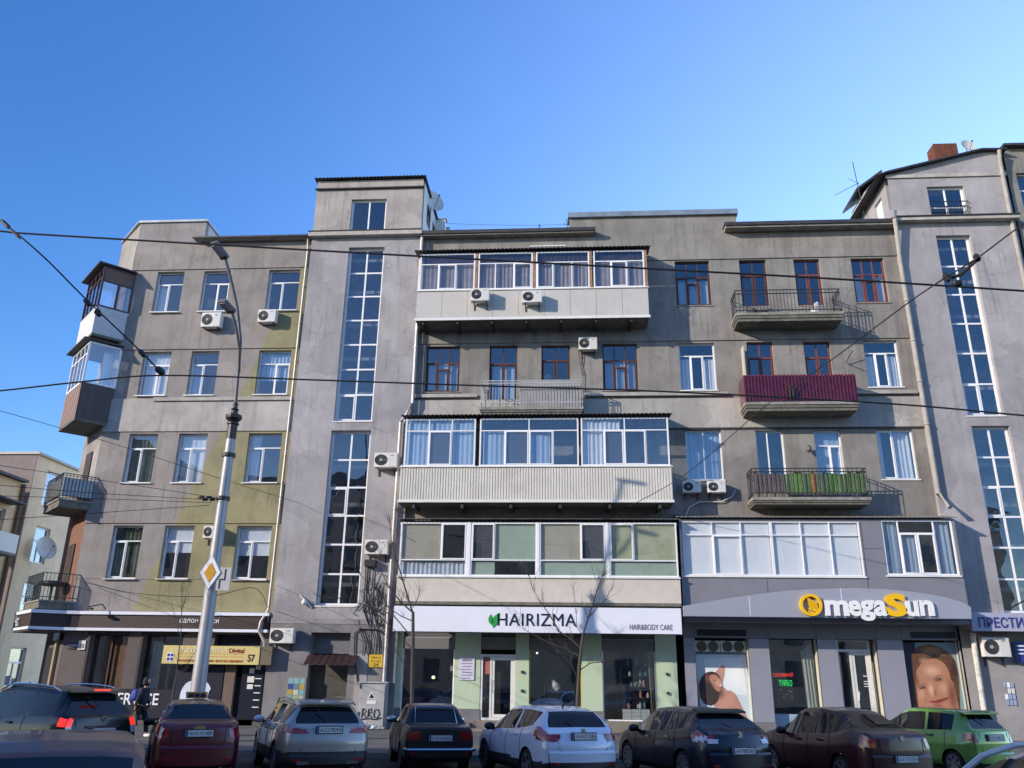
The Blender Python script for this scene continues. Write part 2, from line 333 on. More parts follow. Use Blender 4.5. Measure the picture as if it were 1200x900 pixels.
# ------------------------------------------------------------------ windows
def window(par, x0, x1, z0, z1, Y, layout, fm=white, gm=G1, sill=None, curt=None, fr=0.06, sash=0.045, ydir=None, shade=None, name='window', label=None):
    """layout: nested ('r',[(frac,child)..]) rows top-down / ('c',..) columns; leaf 's' opening sash, 'p' fixed pane, 'n' netted pane"""
    fmb = MB(); panes = []
    d0, d1 = Y, Y+0.07
    fmb.box(x0-.003, x0+fr, d0, d1, z0-.003, z1+.003); fmb.box(x1-fr, x1+.003, d0, d1, z0-.003, z1+.003)
    fmb.box(x0+fr, x1-fr, d0+.001, d1, z0-.003, z0+fr); fmb.box(x0+fr, x1-fr, d0+.001, d1, z1-fr, z1+.003)
    def rec(a, b, c, d, L):
        if isinstance(L, str):
            if L in ('s', 'n'):
                e = sash; g0 = d0-.015
                fmb.box(a, a+e, g0, d1-.02, c, d); fmb.box(b-e, b, g0, d1-.02, c, d)
                fmb.box(a+e, b-e, g0+.001, d1-.02, c, c+e); fmb.box(a+e, b-e, g0+.001, d1-.02, d-e, d)
                a, b, c, d = a+e, b-e, c+e, d-e
            panes.append((a, b, c, d, L)); return
        k, parts = L; tot = sum(f for f, _ in parts); n = len(parts); bar = fr*0.75
        if k == 'c':
            av = (b-a)-bar*(n-1); x = a
            for i, (f, ch) in enumerate(parts):
                w = av*f/tot; rec(x, x+w, c, d, ch); x += w
                if i < n-1: fmb.box(x, x+bar, d0+.002, d1-.002, c, d); x += bar
        else:
            av = (d-c)-bar*(n-1); z = d
            for i, (f, ch) in enumerate(parts):
                h = av*f/tot; rec(a, b, z-h, z, ch); z -= h
                if i < n-1: fmb.box(a, b, d0+.003, d1-.003, z-bar, z); z -= bar
    rec(x0+fr, x1-fr, z0+fr, z1-fr, layout)
    fo = fmb.build(name, fm, par, label=label)
    for a, b, c, d, L in panes:
        MB().box(a-.004, b+.004, Y+.03, Y+.038, c-.004, d+.004).build('pane', gm if L != 'n' else gm, fo)
        if L == 'n': MB().box(a, b, Y+.06, Y+.065, c, d).build('screen', net_d, fo)
    if sill: MB().box(x0-.05, x1+.05, Y-sill, Y-.002, z0-.06, z0-.012).build('sill', white2 if fm == white else concrete, fo)
    if curt:
        for (a, b, cm, zt, zb) in curt:
            xa = x0+fr+(x1-x0-2*fr)*a; xb = x0+fr+(x1-x0-2*fr)*b; za = z0+(z1-z0)*zt; zc = z0+(z1-z0)*zb
            if 'blind' in cm.name:                     # flat roller blinds hang straight
                MB().box(xa+.01, xb-.01, Y+.10, Y+.112, zc, za).build('blind', cm, fo); continue
            mb = MB(); n = max(4, int((xb-xa)/0.05)); ph = random.random()*6; amp_ = random.choice((.008, .014, .022))
            for i in range(n+1):
                x = xa+(xb-xa)*i/n; y = Y+0.16+amp_*math.sin(i*(1.3+amp_*20)+ph)+0.014*math.sin(i*.43+ph)
                mb.v += [(x, y, zc), (x, y, za)]
            for i in range(n): mb.f.append((2*i, 2*i+2, 2*i+3, 2*i+1))
            mb.build('curtain', cm, fo)
    return fo
T2 = ('r', [(.27, 'p'), (.73, ('c', [(.46, 's'), (.54, 'p')]))])
T2r = ('r', [(.27, 'p'), (.73, ('c', [(.54, 'p'), (.46, 's')]))])
T3 = ('r', [(.24, 'p'), (.76, ('c', [(.3, 'p'), (.38, 's'), (.32, 'p')]))])
OLD3 = ('r', [(.34, ('c', [(1, 'p'), (1, 'p'), (1, 'p')])), (.66, ('c', [(.33, 's'), (.34, ('r', [(.2, 'p'), (.8, 's')])), (.33, 's')]))])
OLD2 = ('r', [(.3, ('c', [(1, 'p'), (1, 'p')])), (.7, ('c', [(1, 's'), (1, 's')]))])
def grid(c, r): return ('r', [(1, ('c', [(1, 'p')]*c))]*r)
def stair(rows, sashes=()):
    return ('r', [(1, ('c', [(1, 's' if (i, 0) in sashes else 'p'), (1, 's' if (i, 1) in sashes else 'p')])) for i in range(rows)])

RNG = random.Random(3)
def rcurt(kind=None):
    k = kind or RNG.choice(['w', 'b', None, 'hw', 'w2'])
    if k == 'w': return [(0, .35, curt_w, .98, .03), (.7, 1, curt_w, .98, .03)]
    if k == 'b': return [(0, 1, curt_b, .98, .03)]
    if k == 'hw': return [(0, 1, blind_w, .98, .45)]
    if k == 'w2': return [(0, 1, curt_w, .98, .03)]
    return None

# ================================================================== SETTING: ground
MB().box(-400, 400, -300, 23.6, -0.5, 0).build('road', asphalt, kind='structure')
MB().box(-400, 400, 23.85, 400, -0.5, 0.13).build('pavement', paving, kind='structure')
kb = MB()
x = -60.0
while x < 60:
    kb.box(x, x+0.99, 23.6, 23.85, -0.3, 0.14); x += 1.0
kb.build('kerb', kerb_m, kind='structure')
# paving slabs in view between the cars
slabs = MB()
for i in range(-46, 46):
    for j in range(0, 22):
        xx = i*0.5; yy = 23.87+j*0.5
        if yy > 34.4: continue
        slabs.box(xx+.006, xx+.494, yy+.006, yy+.494, 0.12, 0.135+RNG.uniform(0, .004))
slabs.build('paving_slab', mat('paving_slab', (0.115, 0.112, 0.108), 0.9, var=0.3, scale=1.3, dirt=0.4), bpy.data.objects['pavement'], kind='stuff')

# ================================================================== BUILDING A: corner block on the left
YW = 35.0; RC = 0.17                                  # wall plane, window recess
XC = -21.2                                            # street corner
A = thing('corner_apartment_building', 'grey and olive painted corner apartment block with stacked corner balconies, left end of the row', 'apartment building', (-17, 35, 0))
rowsA = [(18.28, 20.42), (14.08, 16.25), (10.0, 12.25), (5.84, 8.10)]
colsA = [(-19.88, -18.54), (-17.56, -16.24), (-14.34, -12.82)]
shopsA = [(-20.0, -18.40, 0.9, 3.57), (-17.72, -16.05, 0.9, 3.58), (-14.72, -12.75, 0.13, 3.6)]
# olive paint is a real two-colour paint scheme with a slanting edge
olive = mat('stucco_olive_paint_scheme', (0.30, 0.275, 0.26), 0.9, var=0.15, scale=1.0, bump=0.25, bscale=35, dirt=0.4, streak=0.3, dirtcol=(0.13, 0.12, 0.10))
def paint_scheme(m):
    n = m.node_tree; base = [k for k in n.nodes if k.type == 'RGB'][0]; nz = n.nodes.new('ShaderNodeTexNoise'); nz.inputs['Scale'].default_value = 2.2; nz.inputs['Detail'].default_value = 6
    geo = [k for k in n.nodes if k.type == 'NEW_GEOMETRY'][0]
    sp = n.nodes.new('ShaderNodeSeparateXYZ'); n.links.new(geo.outputs['Position'], sp.inputs[0])
    a = n.nodes.new('ShaderNodeMath'); a.operation = 'MULTIPLY_ADD'; a.inputs[1].default_value = -0.355; a.inputs[2].default_value = 18.5+1.6
    n.links.new(sp.outputs['Z'], a.inputs[0])          # 20.1 - 0.355 z
    b = n.nodes.new('ShaderNodeMath'); b.operation = 'ADD'; n.links.new(sp.outputs['X'], b.inputs[0]); n.links.new(a.outputs[0], b.inputs[1])
    n.links.new(geo.outputs['Position'], nz.inputs['Vector']); b2 = n.nodes.new('ShaderNodeMath'); b2.operation = 'MULTIPLY_ADD'; b2.inputs[1].default_value = .5; b2.inputs[2].default_value = -.25; n.links.new(nz.outputs['Fac'], b2.inputs[0]); b3 = n.nodes.new('ShaderNodeMath'); b3.operation = 'ADD'; n.links.new(b.outputs[0], b3.inputs[0]); n.links.new(b2.outputs[0], b3.inputs[1])
    c = n.nodes.new('ShaderNodeMath'); c.operation = 'MULTIPLY'; c.use_clamp = True; c.inputs[1].default_value = 9; n.links.new(b3.outputs[0], c.inputs[0])
    d = n.nodes.new('ShaderNodeMapRange'); d.inputs['From Min'].default_value = 12.33; d.inputs['From Max'].default_value = 12.36; n.links.new(sp.outputs['Z'], d.inputs['Value'])
    e = n.nodes.new('ShaderNodeMapRange'); e.inputs['From Min'].default_value = 13.93; e.inputs['From Max'].default_value = 13.96; n.links.new(sp.outputs['Z'], e.inputs['Value'])
    f = n.nodes.new('ShaderNodeMath'); f.operation = 'SUBTRACT'; n.links.new(d.outputs[0], f.inputs[0]); n.links.new(e.outputs[0], f.inputs[1])
    m1 = n.nodes.new('ShaderNodeMix'); m1.data_type = 'RGBA'; m1.inputs[7].default_value = (0.285, 0.26, 0.145, 1); m1.inputs[6].default_value = (0.29, 0.265, 0.25, 1)
    n.links.new(c.outputs[0], m1.inputs[0])
    m2 = n.nodes.new('ShaderNodeMix'); m2.data_type = 'RGBA'; m2.inputs[7].default_value = (0.42, 0.40, 0.38, 1)
    n.links.new(f.outputs[0], m2.inputs[0]); n.links.new(m1.outputs[2], m2.inputs[6])
    for l in list(n.links):
        if l.from_node == base: n.links.new(m2.outputs[2], l.to_socket)
paint_scheme(olive)
hs = [(a, b, c, d) for (c, d) in rowsA for (a, b) in colsA]
MB().holes(XC, -12.36, 4.5, 22.0, YW, hs, RC+.06).build('wall', olive, A)
MB().holes(XC, -12.36, 0.0, 3.72, YW, shopsA, 0.45).build('ground_floor_wall', dark_wall, A)
for k, (a, b, c, d) in enumerate([(XC, -12.38, 16.35, 18.07), (XC, -12.38, 8.2, 9.9)]):
    MB().box(a, b, YW-.05, YW-.001, c, d).build('spandrel_band', olive, A)
MB().box(XC, -12.38, YW-.05, YW-.001, 12.35, 13.9).build('spandrel_band', olive, A)
MB().box(-19.0, -12.4, YW-.13, YW-.051, 13.78, 13.95).build('ledge', ledge_m, A)
MB().box(XC, -12.38, YW-.05, YW-.001, 20.52, 21.9).build('spandrel_band', olive, A)
# chamfered corner wall and the side wall beyond
CH1 = (-23.2, 37.0)
def wall2(p, q, z0, z1, t=0.3):                       # slab wall from p to q, thickness towards the inside (left of p->q reversed)
    u = Vector((q[0]-p[0], q[1]-p[1], 0)); L = u.length; u.normalize(); inn = Vector((-u.y, u.x, 0))
    if inn.dot(Vector((-17, 45, 0))-Vector((p[0], p[1], 0))) < 0: inn = -inn
    return MB().obox((p[0], p[1], z0), u, inn, (0, 0, 1), L, t, z1-z0)
wall2((XC, YW), CH1, 9.9, 23.15).build('corner_wall', stucco_l, A)
wall2((XC, YW), CH1, 4.5, 9.9).build('corner_wall', terra, A)
wall2((XC, YW), CH1, 0, 3.3).build('corner_wall', dark_wall, A)
wall2(CH1, (-23.2, 52), 0, 22).build('side_wall', stucco_l, A)
MB().box(XC, -17.83, YW, YW+.3, 22.0, 23.15).build('parapet', stucco_l, A)
MB().box(-18.13, -17.83, YW+.301, YW+1.6, 21.9, 23.15).build('parapet_return', cream, A)
MB().box(XC-.06, -17.76, YW-.08, YW+.4, 23.15, 23.27).box(-18.2, -17.76, YW+.4, YW+1.7, 23.15, 23.27).build('coping', zinc, A)
wall2((XC-.09, YW-.09), (CH1[0]-.06, CH1[1]-.06), 23.15, 23.27, .45).build('coping', zinc, A)
MB().box(-18.2, -12.36, 34.55, 36.0, 22.03, 22.08).box(-18.2, -12.36, 34.53, 34.56, 21.98, 22.07).build('eave', darkroof, A)
MB().box(-18.1, -12.36, 34.6, 34.99, 21.96, 22.02).build('soffit', concrete, A)
MB().box(-23.1, -12.0, 37.1, 52, 21.8, 22.0).box(XC, -12.0, 35.25, 37.1, 21.8, 22.0).build('roof', darkroof, A)
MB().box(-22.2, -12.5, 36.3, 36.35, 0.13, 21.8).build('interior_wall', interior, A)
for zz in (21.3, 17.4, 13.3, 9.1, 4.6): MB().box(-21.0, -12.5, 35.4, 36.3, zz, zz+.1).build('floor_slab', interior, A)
cu = {(0, 0): [(0, .4, curt_w, .7, .03)], (0, 2): None, (1, 1): [(0, .45, curt_b, .72, .03)], (1, 2): [(0, 1, curt_b, .98, .35)],
      (2, 1): [(0, 1, curt_w, .98, .03)], (2, 2): [(0, .3, curt_w, .98, .02)], (3, 0): [(0, 1, mat('leafy_reflection_curtain', (.20, .23, .14), .9, var=.3, scale=4), .98, .02)], (2, 0): [(0, 1, mat('leafy_reflection_curtain', (.20, .23, .14)), .98, .02)], (3, 1): [(0, 1, blind_w, .98, .5)], (3, 2): [(0, 1, blind_w, .98, .45)]}  # dim green cloth carries the leafy pane reflections in its colour
for r, (c, d) in enumerate(rowsA):
    for q, (a, b) in enumerate(colsA):
        window(A, a, b, c, d, YW+RC, T2 if (r+q) % 2 == 0 or r > 1 else T2r, gm=G4 if r >= 2 and q == 0 else G1, sill=0.12+RC, curt=cu.get((r, q), rcurt()))
# shop band round the corner
bnd = [(-12.42, 34.72), (-20.5, 34.72), (-21.0, 34.6), (-22.1, 33.9), (-24.2, 36.0)]
def ribbon(pts, t, z0, z1):
    mb = MB()
    for (a, b), (c, d) in zip(pts, pts[1:]):
        u = Vector((c-a, d-b, 0)); L = u.length; u.normalize(); nn = Vector((u.y, -u.x, 0))
        if nn.y < 0: nn = -nn
        mb.obox((a, b, z0), u, nn, (0, 0, 1), L, t, z1-z0)
    return mb
ribbon(bnd, .28, 3.80, 4.33).build('shop_band', mat('band_dark_brown', (0.035, 0.022, 0.022), 0.5, var=0.1), A)
ribbon([(x, y-.07) for x, y in bnd], .36, 4.33, 4.46).build('band_trim', sign_w, A)
ribbon([(x, y-.07) for x, y in bnd], .36, 3.68, 3.79).build('band_trim', sign_w, A)
MB().prism([(-22.1, 33.95, 3.62), (-24.15, 36.0, 3.62), (-23.2, 37.0, 3.62), (-21.2, 35, 3.62)], (0, 0, .05)).prism([(-22.05, 34.0, 4.4), (-24.1, 36.0, 4.4), (-23.2, 37.0, 4.4), (-21.2, 35, 4.4)], (0, 0, .12)).build('band_soffit', dark_wall, A)
x, z = at(210, 731, 34.7); x2, _ = at(256, 731, 34.7)
text('салон краси', x, 3.97, 34.70, x2-x, .22, white, A, ext=.015)
text('Час', -23.95, 3.85, 35.68, .75, .45, white2, A, ext=.02, rotz=-math.pi/4)
# ground-floor windows of the salon
window(A, *shopsA[0], YW+.3, ('c', [(1, 'p'), (1.1, 'p')]), fm=brownf, gm=G3, curt=[(0, .42, mat('ochre_curtain', (0.33, 0.17, 0.09), 0.9), .95, .05), (.5, .98, mat('ochre_curtain', (0.33, 0.17, 0.09), 0.9), .95, .05)], fr=.07)
window(A, *shopsA[1], YW+.3, ('c', [(1, 'p'), (1.4, 'p')]), fm=blackm, gm=G3, curt=[(.1, .35, curt_w, .9, .2)], fr=.07)
for a, b in ((-20.12, -18.3), (-17.84, -15.95)): MB().box(a, b, YW-.06, YW-.002, 3.58, 3.66).box(a, a+.1, YW-.05, YW-.002, .9, 3.57).build('window_surround', blackm, A)
# black fascia panels with the repair shop's name
fx0, fz0 = at(126, 872, 34.9); fx1, fz1 = at(205, 808, 34.9)
MB().box(fx0, fx1, 34.86, 34.95, .35, fz1).build('fascia_panel', ink, A)
gx0, _ = at(203, 808, 34.9); gx1, gz1 = at(264, 780, 34.9)
MB().box(gx0+.01, gx1, 34.83, 34.95, .35, gz1).build('fascia_panel', ink, A)
x, z = at(129, 825.5, 34.85); x2, z2 = at(187, 812.5, 34.85)
text('SERVICE', x, z, 34.83, x2-x, z2-z, white, A, ext=.02, bold=.012)
# the bitten apple emblem
def apple(cx, cz, s):
    P = []
    for k in range(64):
        a = 2*math.pi*k/64; X = math.sin(a); Zz = math.cos(a)
        r = 1.0+.07*math.cos(2*a)-(.20*max(0, math.cos(a))**14)-(.10*max(0, -math.cos(a))**18)
        px, pz = r*X*.98*(1-.14*max(0, -Zz)), r*Zz*.93
        P.append([px, pz])
    out = []
    bx, bz, br = 1.16, .12, .46
    for px, pz in P:
        d = math.hypot(px-bx, pz-bz)
        if d < br:
            k = br/d; px, pz = bx+(px-bx)*k, bz+(pz-bz)*k
            if px > bx-.05: continue
        out.append((cx+px*s, 34.80, cz+pz*s))
    return out
ax_, az_ = at(229, 817, 34.8)
MB().prism(apple(ax_, az_, .72), (0, .028, 0)).build('emblem', mat('emblem_pale', (0.62, 0.68, 0.82), 0.4), A)
# entrance bay to the right of the emblem
ex = lambda px, py, Y=35: at(px, py, Y)[0]
MB().box(ex(262, 820), ex(274, 820), 34.8, 35.0, .13, 3.0).build('pilaster', mat('brown_pilaster', (0.14, 0.10, 0.085), 0.8), A)
MB().box(-14.7, -12.8, 35.35, 35.4, 2.2, 3.6).build('transom_panel', ink, A)
MB().box(-14.55, -13.45, 35.30, 35.36, .13, 1.95).build('door', mat('grey_door', (0.10, 0.085, 0.085), 0.6, var=.1), A)
for a, b in ((-14.62, -14.55), (-13.45, -13.38)): MB().box(a, b, 35.24, 35.34, .13, 2.2).build('door_post', brownf, A)
MB().box(-13.35, -12.45, 34.9, 34.98, .35, 2.75).build('display_board', mat('display_blue_black', (0.012, 0.016, 0.03), 0.3), A)
for (a, b, c, d) in ((-13.05, -12.85, 2.1, 2.3), (-13.1, -12.82, 1.75, 1.98), (-13.08, -12.84, 1.5, 1.68), (-12.8, -12.6, 2.25, 2.42)):
    MB().box(a, b, 34.885, 34.899, c, d).build('notice', white2, A)
for k in range(5): MB().box(-12.78, -12.52, 34.885, 34.899, .8+k*.27, .84+k*.27).build('notice', white2, A)
# downpipe between corner block and stair tower
def downpipe(par, pts, r=.065, m=pipe_m, bands=True):
    mb = MB().tube(pts, r, 8)
    if bands:
        for a, b in zip(pts, pts[1:]):
            L = (Vector(b)-Vector(a)).length
            if L < 3: continue
            for k in range(1, int(L/1.9)):
                p = Vector(a).lerp(Vector(b), k*1.9/L); q = Vector(a).lerp(Vector(b), (k*1.9+.06)/L); mb.tube([p, q], r*1.35, 8)
    return mb.build('downpipe', m, par, smooth=True)
downpipe(A, [(-12.5, 34.7, 21.9), (-12.52, 34.9, 21.4), (-12.52, 34.85, 4.6), (-12.7, 34.6, 4.1), (-12.75, 34.6, 3.75), (-12.45, 34.6, 3.3), (-12.4, 34.6, 2.7)], .06)

# ------------------------------------------------------------------ corner balconies (45 degrees)
DU = Vector((-.7071, .7071, 0)); DW = Vector((-.7071, -.7071, 0))
P0 = Vector((-20.95, 35.0, 0))
def cbox(mb, u0, u1, w0, w1, z0, z1):
    o = P0+DU*u0+DW*w0; return mb.obox((o.x, o.y, z0), DU, DW, (0, 0, 1), u1-u0, w1-w0, z1-z0)
WB = 1.45; LB = 2.65
dm_p = mat('dark_brown_siding', (0.055, 0.03, 0.028), 0.5, var=.1)
def corner_box(zb, zg, zt, lower_m, frame_m, roof_z, rname, label, ribs=0):
    root = cbox(MB(), 0, LB, .02, WB, zb, zb+.12).build('enclosed_balcony', concrete_d, A, label=label)
    if not ribs:
        for q in (0, 1):
            mb = MB()
            if q == 0: cbox(mb, 0, .04, 0, WB, zb+.12, zg)
            else: cbox(mb, .04, LB, WB-.04, WB, zb+.12, zg)
            mb.build('side_panel', lower_m, root)
    else:
        n = 9
        for k in range(n): cbox(MB(), -.012*(k % 2), .03, WB*k/n+.004, WB*(k+1)/n-.004, zb+.12, zg).build('siding_board', dm_p, root)
        n = 15
        for k in range(n): cbox(MB(), .035+(LB-.035)*k/n+.004, .035+(LB-.035)*(k+1)/n-.004, WB-.03, WB+.012*(k % 2), zb+.12, zg).build('siding_board', lower_m, root)
    fm = MB(); f = .09
    cbox(fm, 0, f, 0, f, zg, zt); cbox(fm, 0, f, WB-f, WB, zg, zt); cbox(fm, LB-f, LB, WB-f, WB, zg, zt)
    cbox(fm, 0.001, f-.001, f, WB-f, zt-f, zt-.002); cbox(fm, 0.001, f-.001, f, WB-f, zg+.001, zg+f)
    cbox(fm, f, LB-f, WB-f+.001, WB-.001, zt-f, zt-.002); cbox(fm, f, LB-f, WB-f+.001, WB-.001, zg+.001, zg+f)
    if rname == 'A':
        cbox(fm, .01, f-.01, WB*.42, WB*.5, zg+f, zg+1.35); cbox(fm, .01, f-.01, f, WB-f, zg+1.3, zg+1.38)
    for k in range(1, 4): cbox(fm, LB*k/4-.03, LB*k/4+.03, WB-f+.01, WB-.01, zg+f, zt-f)
    cbox(fm, f, LB-f, WB-f+.012, WB-.012, zt-.6, zt-.54)
    fm.build('frame', frame_m, root)
    if rname == 'A':
        cbox(MB(), .03, .04, WB*.5, WB-f, zg+f, zg+1.3).build('pane', glass('pale_glass', tint=(.6, .65, .7), refl=.35), root)
        cbox(MB(), .03, .04, f, WB*.42, zg+f, zg+1.3).build('pane', G1, root)
        cbox(MB(), .02, .05, f, WB-f, zg+1.38, zt-f).build('top_panel', mat('brown_board', (0.16, 0.095, 0.075), .7), root)
        cbox(MB(), f, LB-f, .3, .32, zg, zt).build('back_wall', mat('dim_room', (.12, .08, .07), .9), root)
    else:
        cbox(MB(), .03, .04, f, WB-f, zg+f, zt-f).build('pane', G1, root)
        cbox(MB(), .5, .53, .2, .62, zg, zt-.2).build('curtain', curt_w, root)
    for k in range(4): cbox(MB(), max(f, LB*k/4+.03), min(LB-f, LB*(k+1)/4-.03), WB-.06, WB-.05, zg+f, zt-.6).build('pane', G1 if rname == 'A' else glass('pale_glass2', tint=(.8, .8, .8), refl=.4), root)
    cbox(MB(), f, LB-f, WB-.06, WB-.05, zt-.54, zt-f).build('pane', G1, root)
    cbox(MB(), -.15, LB+.25, 0, WB+.28, roof_z, roof_z+.07).build('balcony_roof', darkroof, root)
    return root
corner_box(16.72, 18.2, 20.3, mat('pale_grey_board', (0.52, 0.53, 0.55), .7, var=.06, dirt=.2), mat('maroon_frame', (0.06, 0.022, 0.025), .5), 20.32, 'A', 'topmost corner balcony with maroon glazing and pale boarding')
corner_box(12.62, 14.42, 16.42, mat('brown_siding', (0.26, 0.165, 0.12), 0.5, var=.1), white, 16.46, 'B', 'corner balcony with white glazing over dark brown siding', ribs=1)
def corner_open(zb, label, clad, low=False):
    root = cbox(MB(), .05, LB-.05, .02, WB-.05, zb, zb+.3).build('open_balcony', concrete_d, A, label=label)
    cbox(MB(), 0, LB, 0, WB, zb+.3, zb+.36).build('balcony_edge', concrete, root)
    r = MB(); h = 1.12
    for zz in (zb+.5, zb+.36+h):
        cbox(r, 0, .04, 0, WB, zz-.03, zz); cbox(r, .04, LB, WB-.04, WB, zz-.03, zz)
    n = 10
    for k in range(n+1): cbox(r, .01, .03, max(0, WB*k/n-.01), WB*k/n+.01, zb+.36, zb+.36+h-.03)
    for k in range(19): cbox(r, LB*k/18-.01 if k else .02, LB*k/18+.01, WB-.03, WB-.01, zb+.36, zb+.36+h-.03)
    r.build('railing', blackm, root)
    if clad:
        for k in range(5): cbox(MB(), .045, .06, .04+(WB-.12)*k/5+.003, .04+(WB-.12)*(k+1)/5-.003, zb+.5, zb+1.3).build('infill_panel', clad, root)
        for k in range(8): cbox(MB(), .07+(LB-.1)*k/8+.003, .07+(LB-.1)*(k+1)/8-.003, WB-.07, WB-.05, zb+.5, zb+1.3).build('infill_panel', clad, root)
    return root
corner_open(8.75, 'open corner balcony with pale grey panels behind its bars', mat('pale_blue_grey_panel', (0.36, 0.40, 0.42), .6, var=.05, dirt=.2))
ob_ = corner_open(4.5, 'lowest open corner balcony with bare black bars', None)
tb = MB(); c0 = P0+DU*1.3+DW*.75
tb.lathe([(.5, 0), (.55, .05), (.55, .16), (.3, .2)], (c0.x, c0.y, 5.55), 14); tb.lathe([(.06, 0), (.06, .7)], (c0.x, c0.y, 4.87), 8)
t = thing('patio_table', 'round dark table on the lowest corner balcony', 'table', (c0.x, c0.y, 4.87)); tb.build('table_body', mat('table_dark', (.05, .045, .04), .7), t)
# door in the chamfer behind the open balconies
for z0, z1 in ((4.87, 7.4), (9.11, 11.6)):
    o = Vector((-21.2, 35, 0))+DU*.85+DW*.02
    MB().obox((o.x, o.y, z0), DU, DW, (0, 0, 1), .95, .03, z1-z0).build('balcony_door', mat('balcony_door_dark', (0.035, 0.022, 0.018), .6), A)
o = Vector((-21.2, 35, 0))+DU*.9+DW*.02
MB().obox((o.x, o.y, .13), DU, DW, (0, 0, 1), 1.2, .03, 2.9).build('shop_door', blackm, A)
MB().obox((o.x+.35, o.y-.35, .13), DU, DW, (0, 0, 1), .3, .12, 3.2).build('pilaster', mat('tan_pilaster', (.28, .21, .15), .8), A)
x, z = at(78, 760, 34.97); x2, z2 = at(101, 753, 34.97)
MB().box(x, x2-.32, 34.93, 34.99, z, z2).build('street_name_plate', mat('plate_dark', (.05, .04, .06), .5), A)
MB().box(x2-.3, x2, 34.93, 34.99, z-.04, z2+.08).build('house_number_plate', white2, A)
text('Пушкінська', x+.03, z+.06, 34.92, x2-.38-x, .13, white, A, ext=.004); text('20', x2-.25, z+.02, 34.92, .2, .18, ink, A, ext=.004)
# wall lamp arm over the band
MB().tube([(at3(124, 714, 34.6)), at3(120, 708, 34.5), at3(104, 711, 34.2)], .025, 6).box(*(lambda p: (p[0]-.12, p[0]+.12, 34.1, 34.3, p[2]-.08, p[2]))(at3(105, 712, 34.2))).build('wall_lamp', blackm, A)

# ------------------------------------------------------------------ yellow photo shop sign
YS = 34.35
sx0, sz0 = at(189, 777.5, YS); sx1, sz1 = at(305, 757.5, YS); sx2, _ = at(318, 768, YS)
sg = thing('photo_shop_sign', 'long yellow lightbox sign of the photo shop above its door', 'sign', ((sx0+sx1)/2, YS, sz0))
MB().box(sx0, sx1, YS, YS+.3, sz0, sz1).build('lightbox', mat('yellow_sign_face', (0.60, 0.50, 0.20), .5, var=.05), sg)
MB().box(sx1+.01, sx2, YS+.03, YS+.3, sz0, sz1).build('end_panel', mat('drab_sign_face', (0.13, 0.11, 0.07), .6), sg)
hh = sz1-sz0; ww = sx1-sx0
text('Digital', sx0+ww*.685, sz0+hh*.55, YS-.012, ww*.155, hh*.32, mat('dark_red_letters', (.22, .01, .02), .5), sg, bold=.02)
text('ФОТО УСЛУГИ', sx0+ww*.17, sz0+hh*.62, YS-.012, ww*.49, hh*.26, mat('pale_letters', (.75, .7, .5), .5), sg, bold=.01)
text('ФОТОПЕЧАТЬ  ФОТОТОВАРЫ  ФОТО НА СУВЕНИРАХ', sx0+ww*.16, sz0+hh*.1, YS-.012, ww*.68, hh*.15, mat('orange_brown_letters', (.45, .10, .02), .5), sg, bold=.01)
text('57', sx0+ww*.885, sz0+hh*.15, YS-.012, ww*.07, hh*.4, ink, sg, bold=.02)
MB().box(sx0+ww*.045, sx0+ww*.12, YS-.008, YS-.001, sz0+hh*.12, sz0+hh*.6).build('icon', white, sg)
mb = MB()
for i in range(2):
    for j in range(2): mb.box(sx0+ww*(.052+.035*i), sx0+ww*(.078+.035*i), YS-.015, YS-.009, sz0+hh*(.17+.22*j), sz0+hh*(.33+.22*j))
mb.build('icon_squares', navy, sg)
mb = MB()
for k in (.55, .4): mb.box(sx0+ww*.17, sx0+ww*.84, YS-.006, YS-.001, sz0+hh*k, sz0+hh*(k+.02))
mb.build('underline', mat('orange_brown_letters', (.45, .1, .02)), sg)

# ================================================================== STAIR TOWERS
def fx(x, Y): return x*Y/35
def fz(z, Y): return 2+(z-2)*Y/35
def tower(x0, x1, YT, name, label, zc, ztop, wins, room, doorhole=None, depth=5.0):
    T = thing(name, label, 'stair tower', ((x0+x1)/2, YT, 0))
    hs = [w[:4] for w in wins]
    low = 4.25
    MB().holes(x0, x1, low, zc, YT, hs, .30).build('wall', lilac, T)
    return T
YT = 34.75
tx0, tx1 = fx(-12.42, YT), fx(-7.08, YT)
w1 = (fx(-10.55, YT), fx(-8.80, YT), fz(12.80, YT), fz(21.55, YT)); w2 = (fx(-10.60, YT), fx(-8.80, YT), fz(4.80, YT), fz(12.36, YT)); w0 = (fx(-10.62, YT), fx(-8.86, YT), fz(22.32, YT), fz(24.22, YT))
T1 = thing('stair_tower', 'tall lilac stair tower between the corner block and the middle house', 'stair tower', ((tx0+tx1)/2, YT, 0))
ZC = 22.0
MB().holes(tx0, tx1, 4.25, ZC, YT, [w1, w2], .32).build('wall', lilac, T1)
MB().holes(tx0, tx1, ZC, fz(25.3, YT), YT, [w0], .3).build('upper_wall', mat('stucco_upper', (0.36, 0.335, 0.32), .9, var=.15, scale=1, bump=.3, dirt=.4, dirtcol=(.2, .18, .17)), T1)
MB().box(tx0-.06, tx1+.06, YT-.12, YT-.002, 24.62, 24.68).build('string_course', darkroof, T1)
mbs = MB()                                            # corrugated sheet roof edge
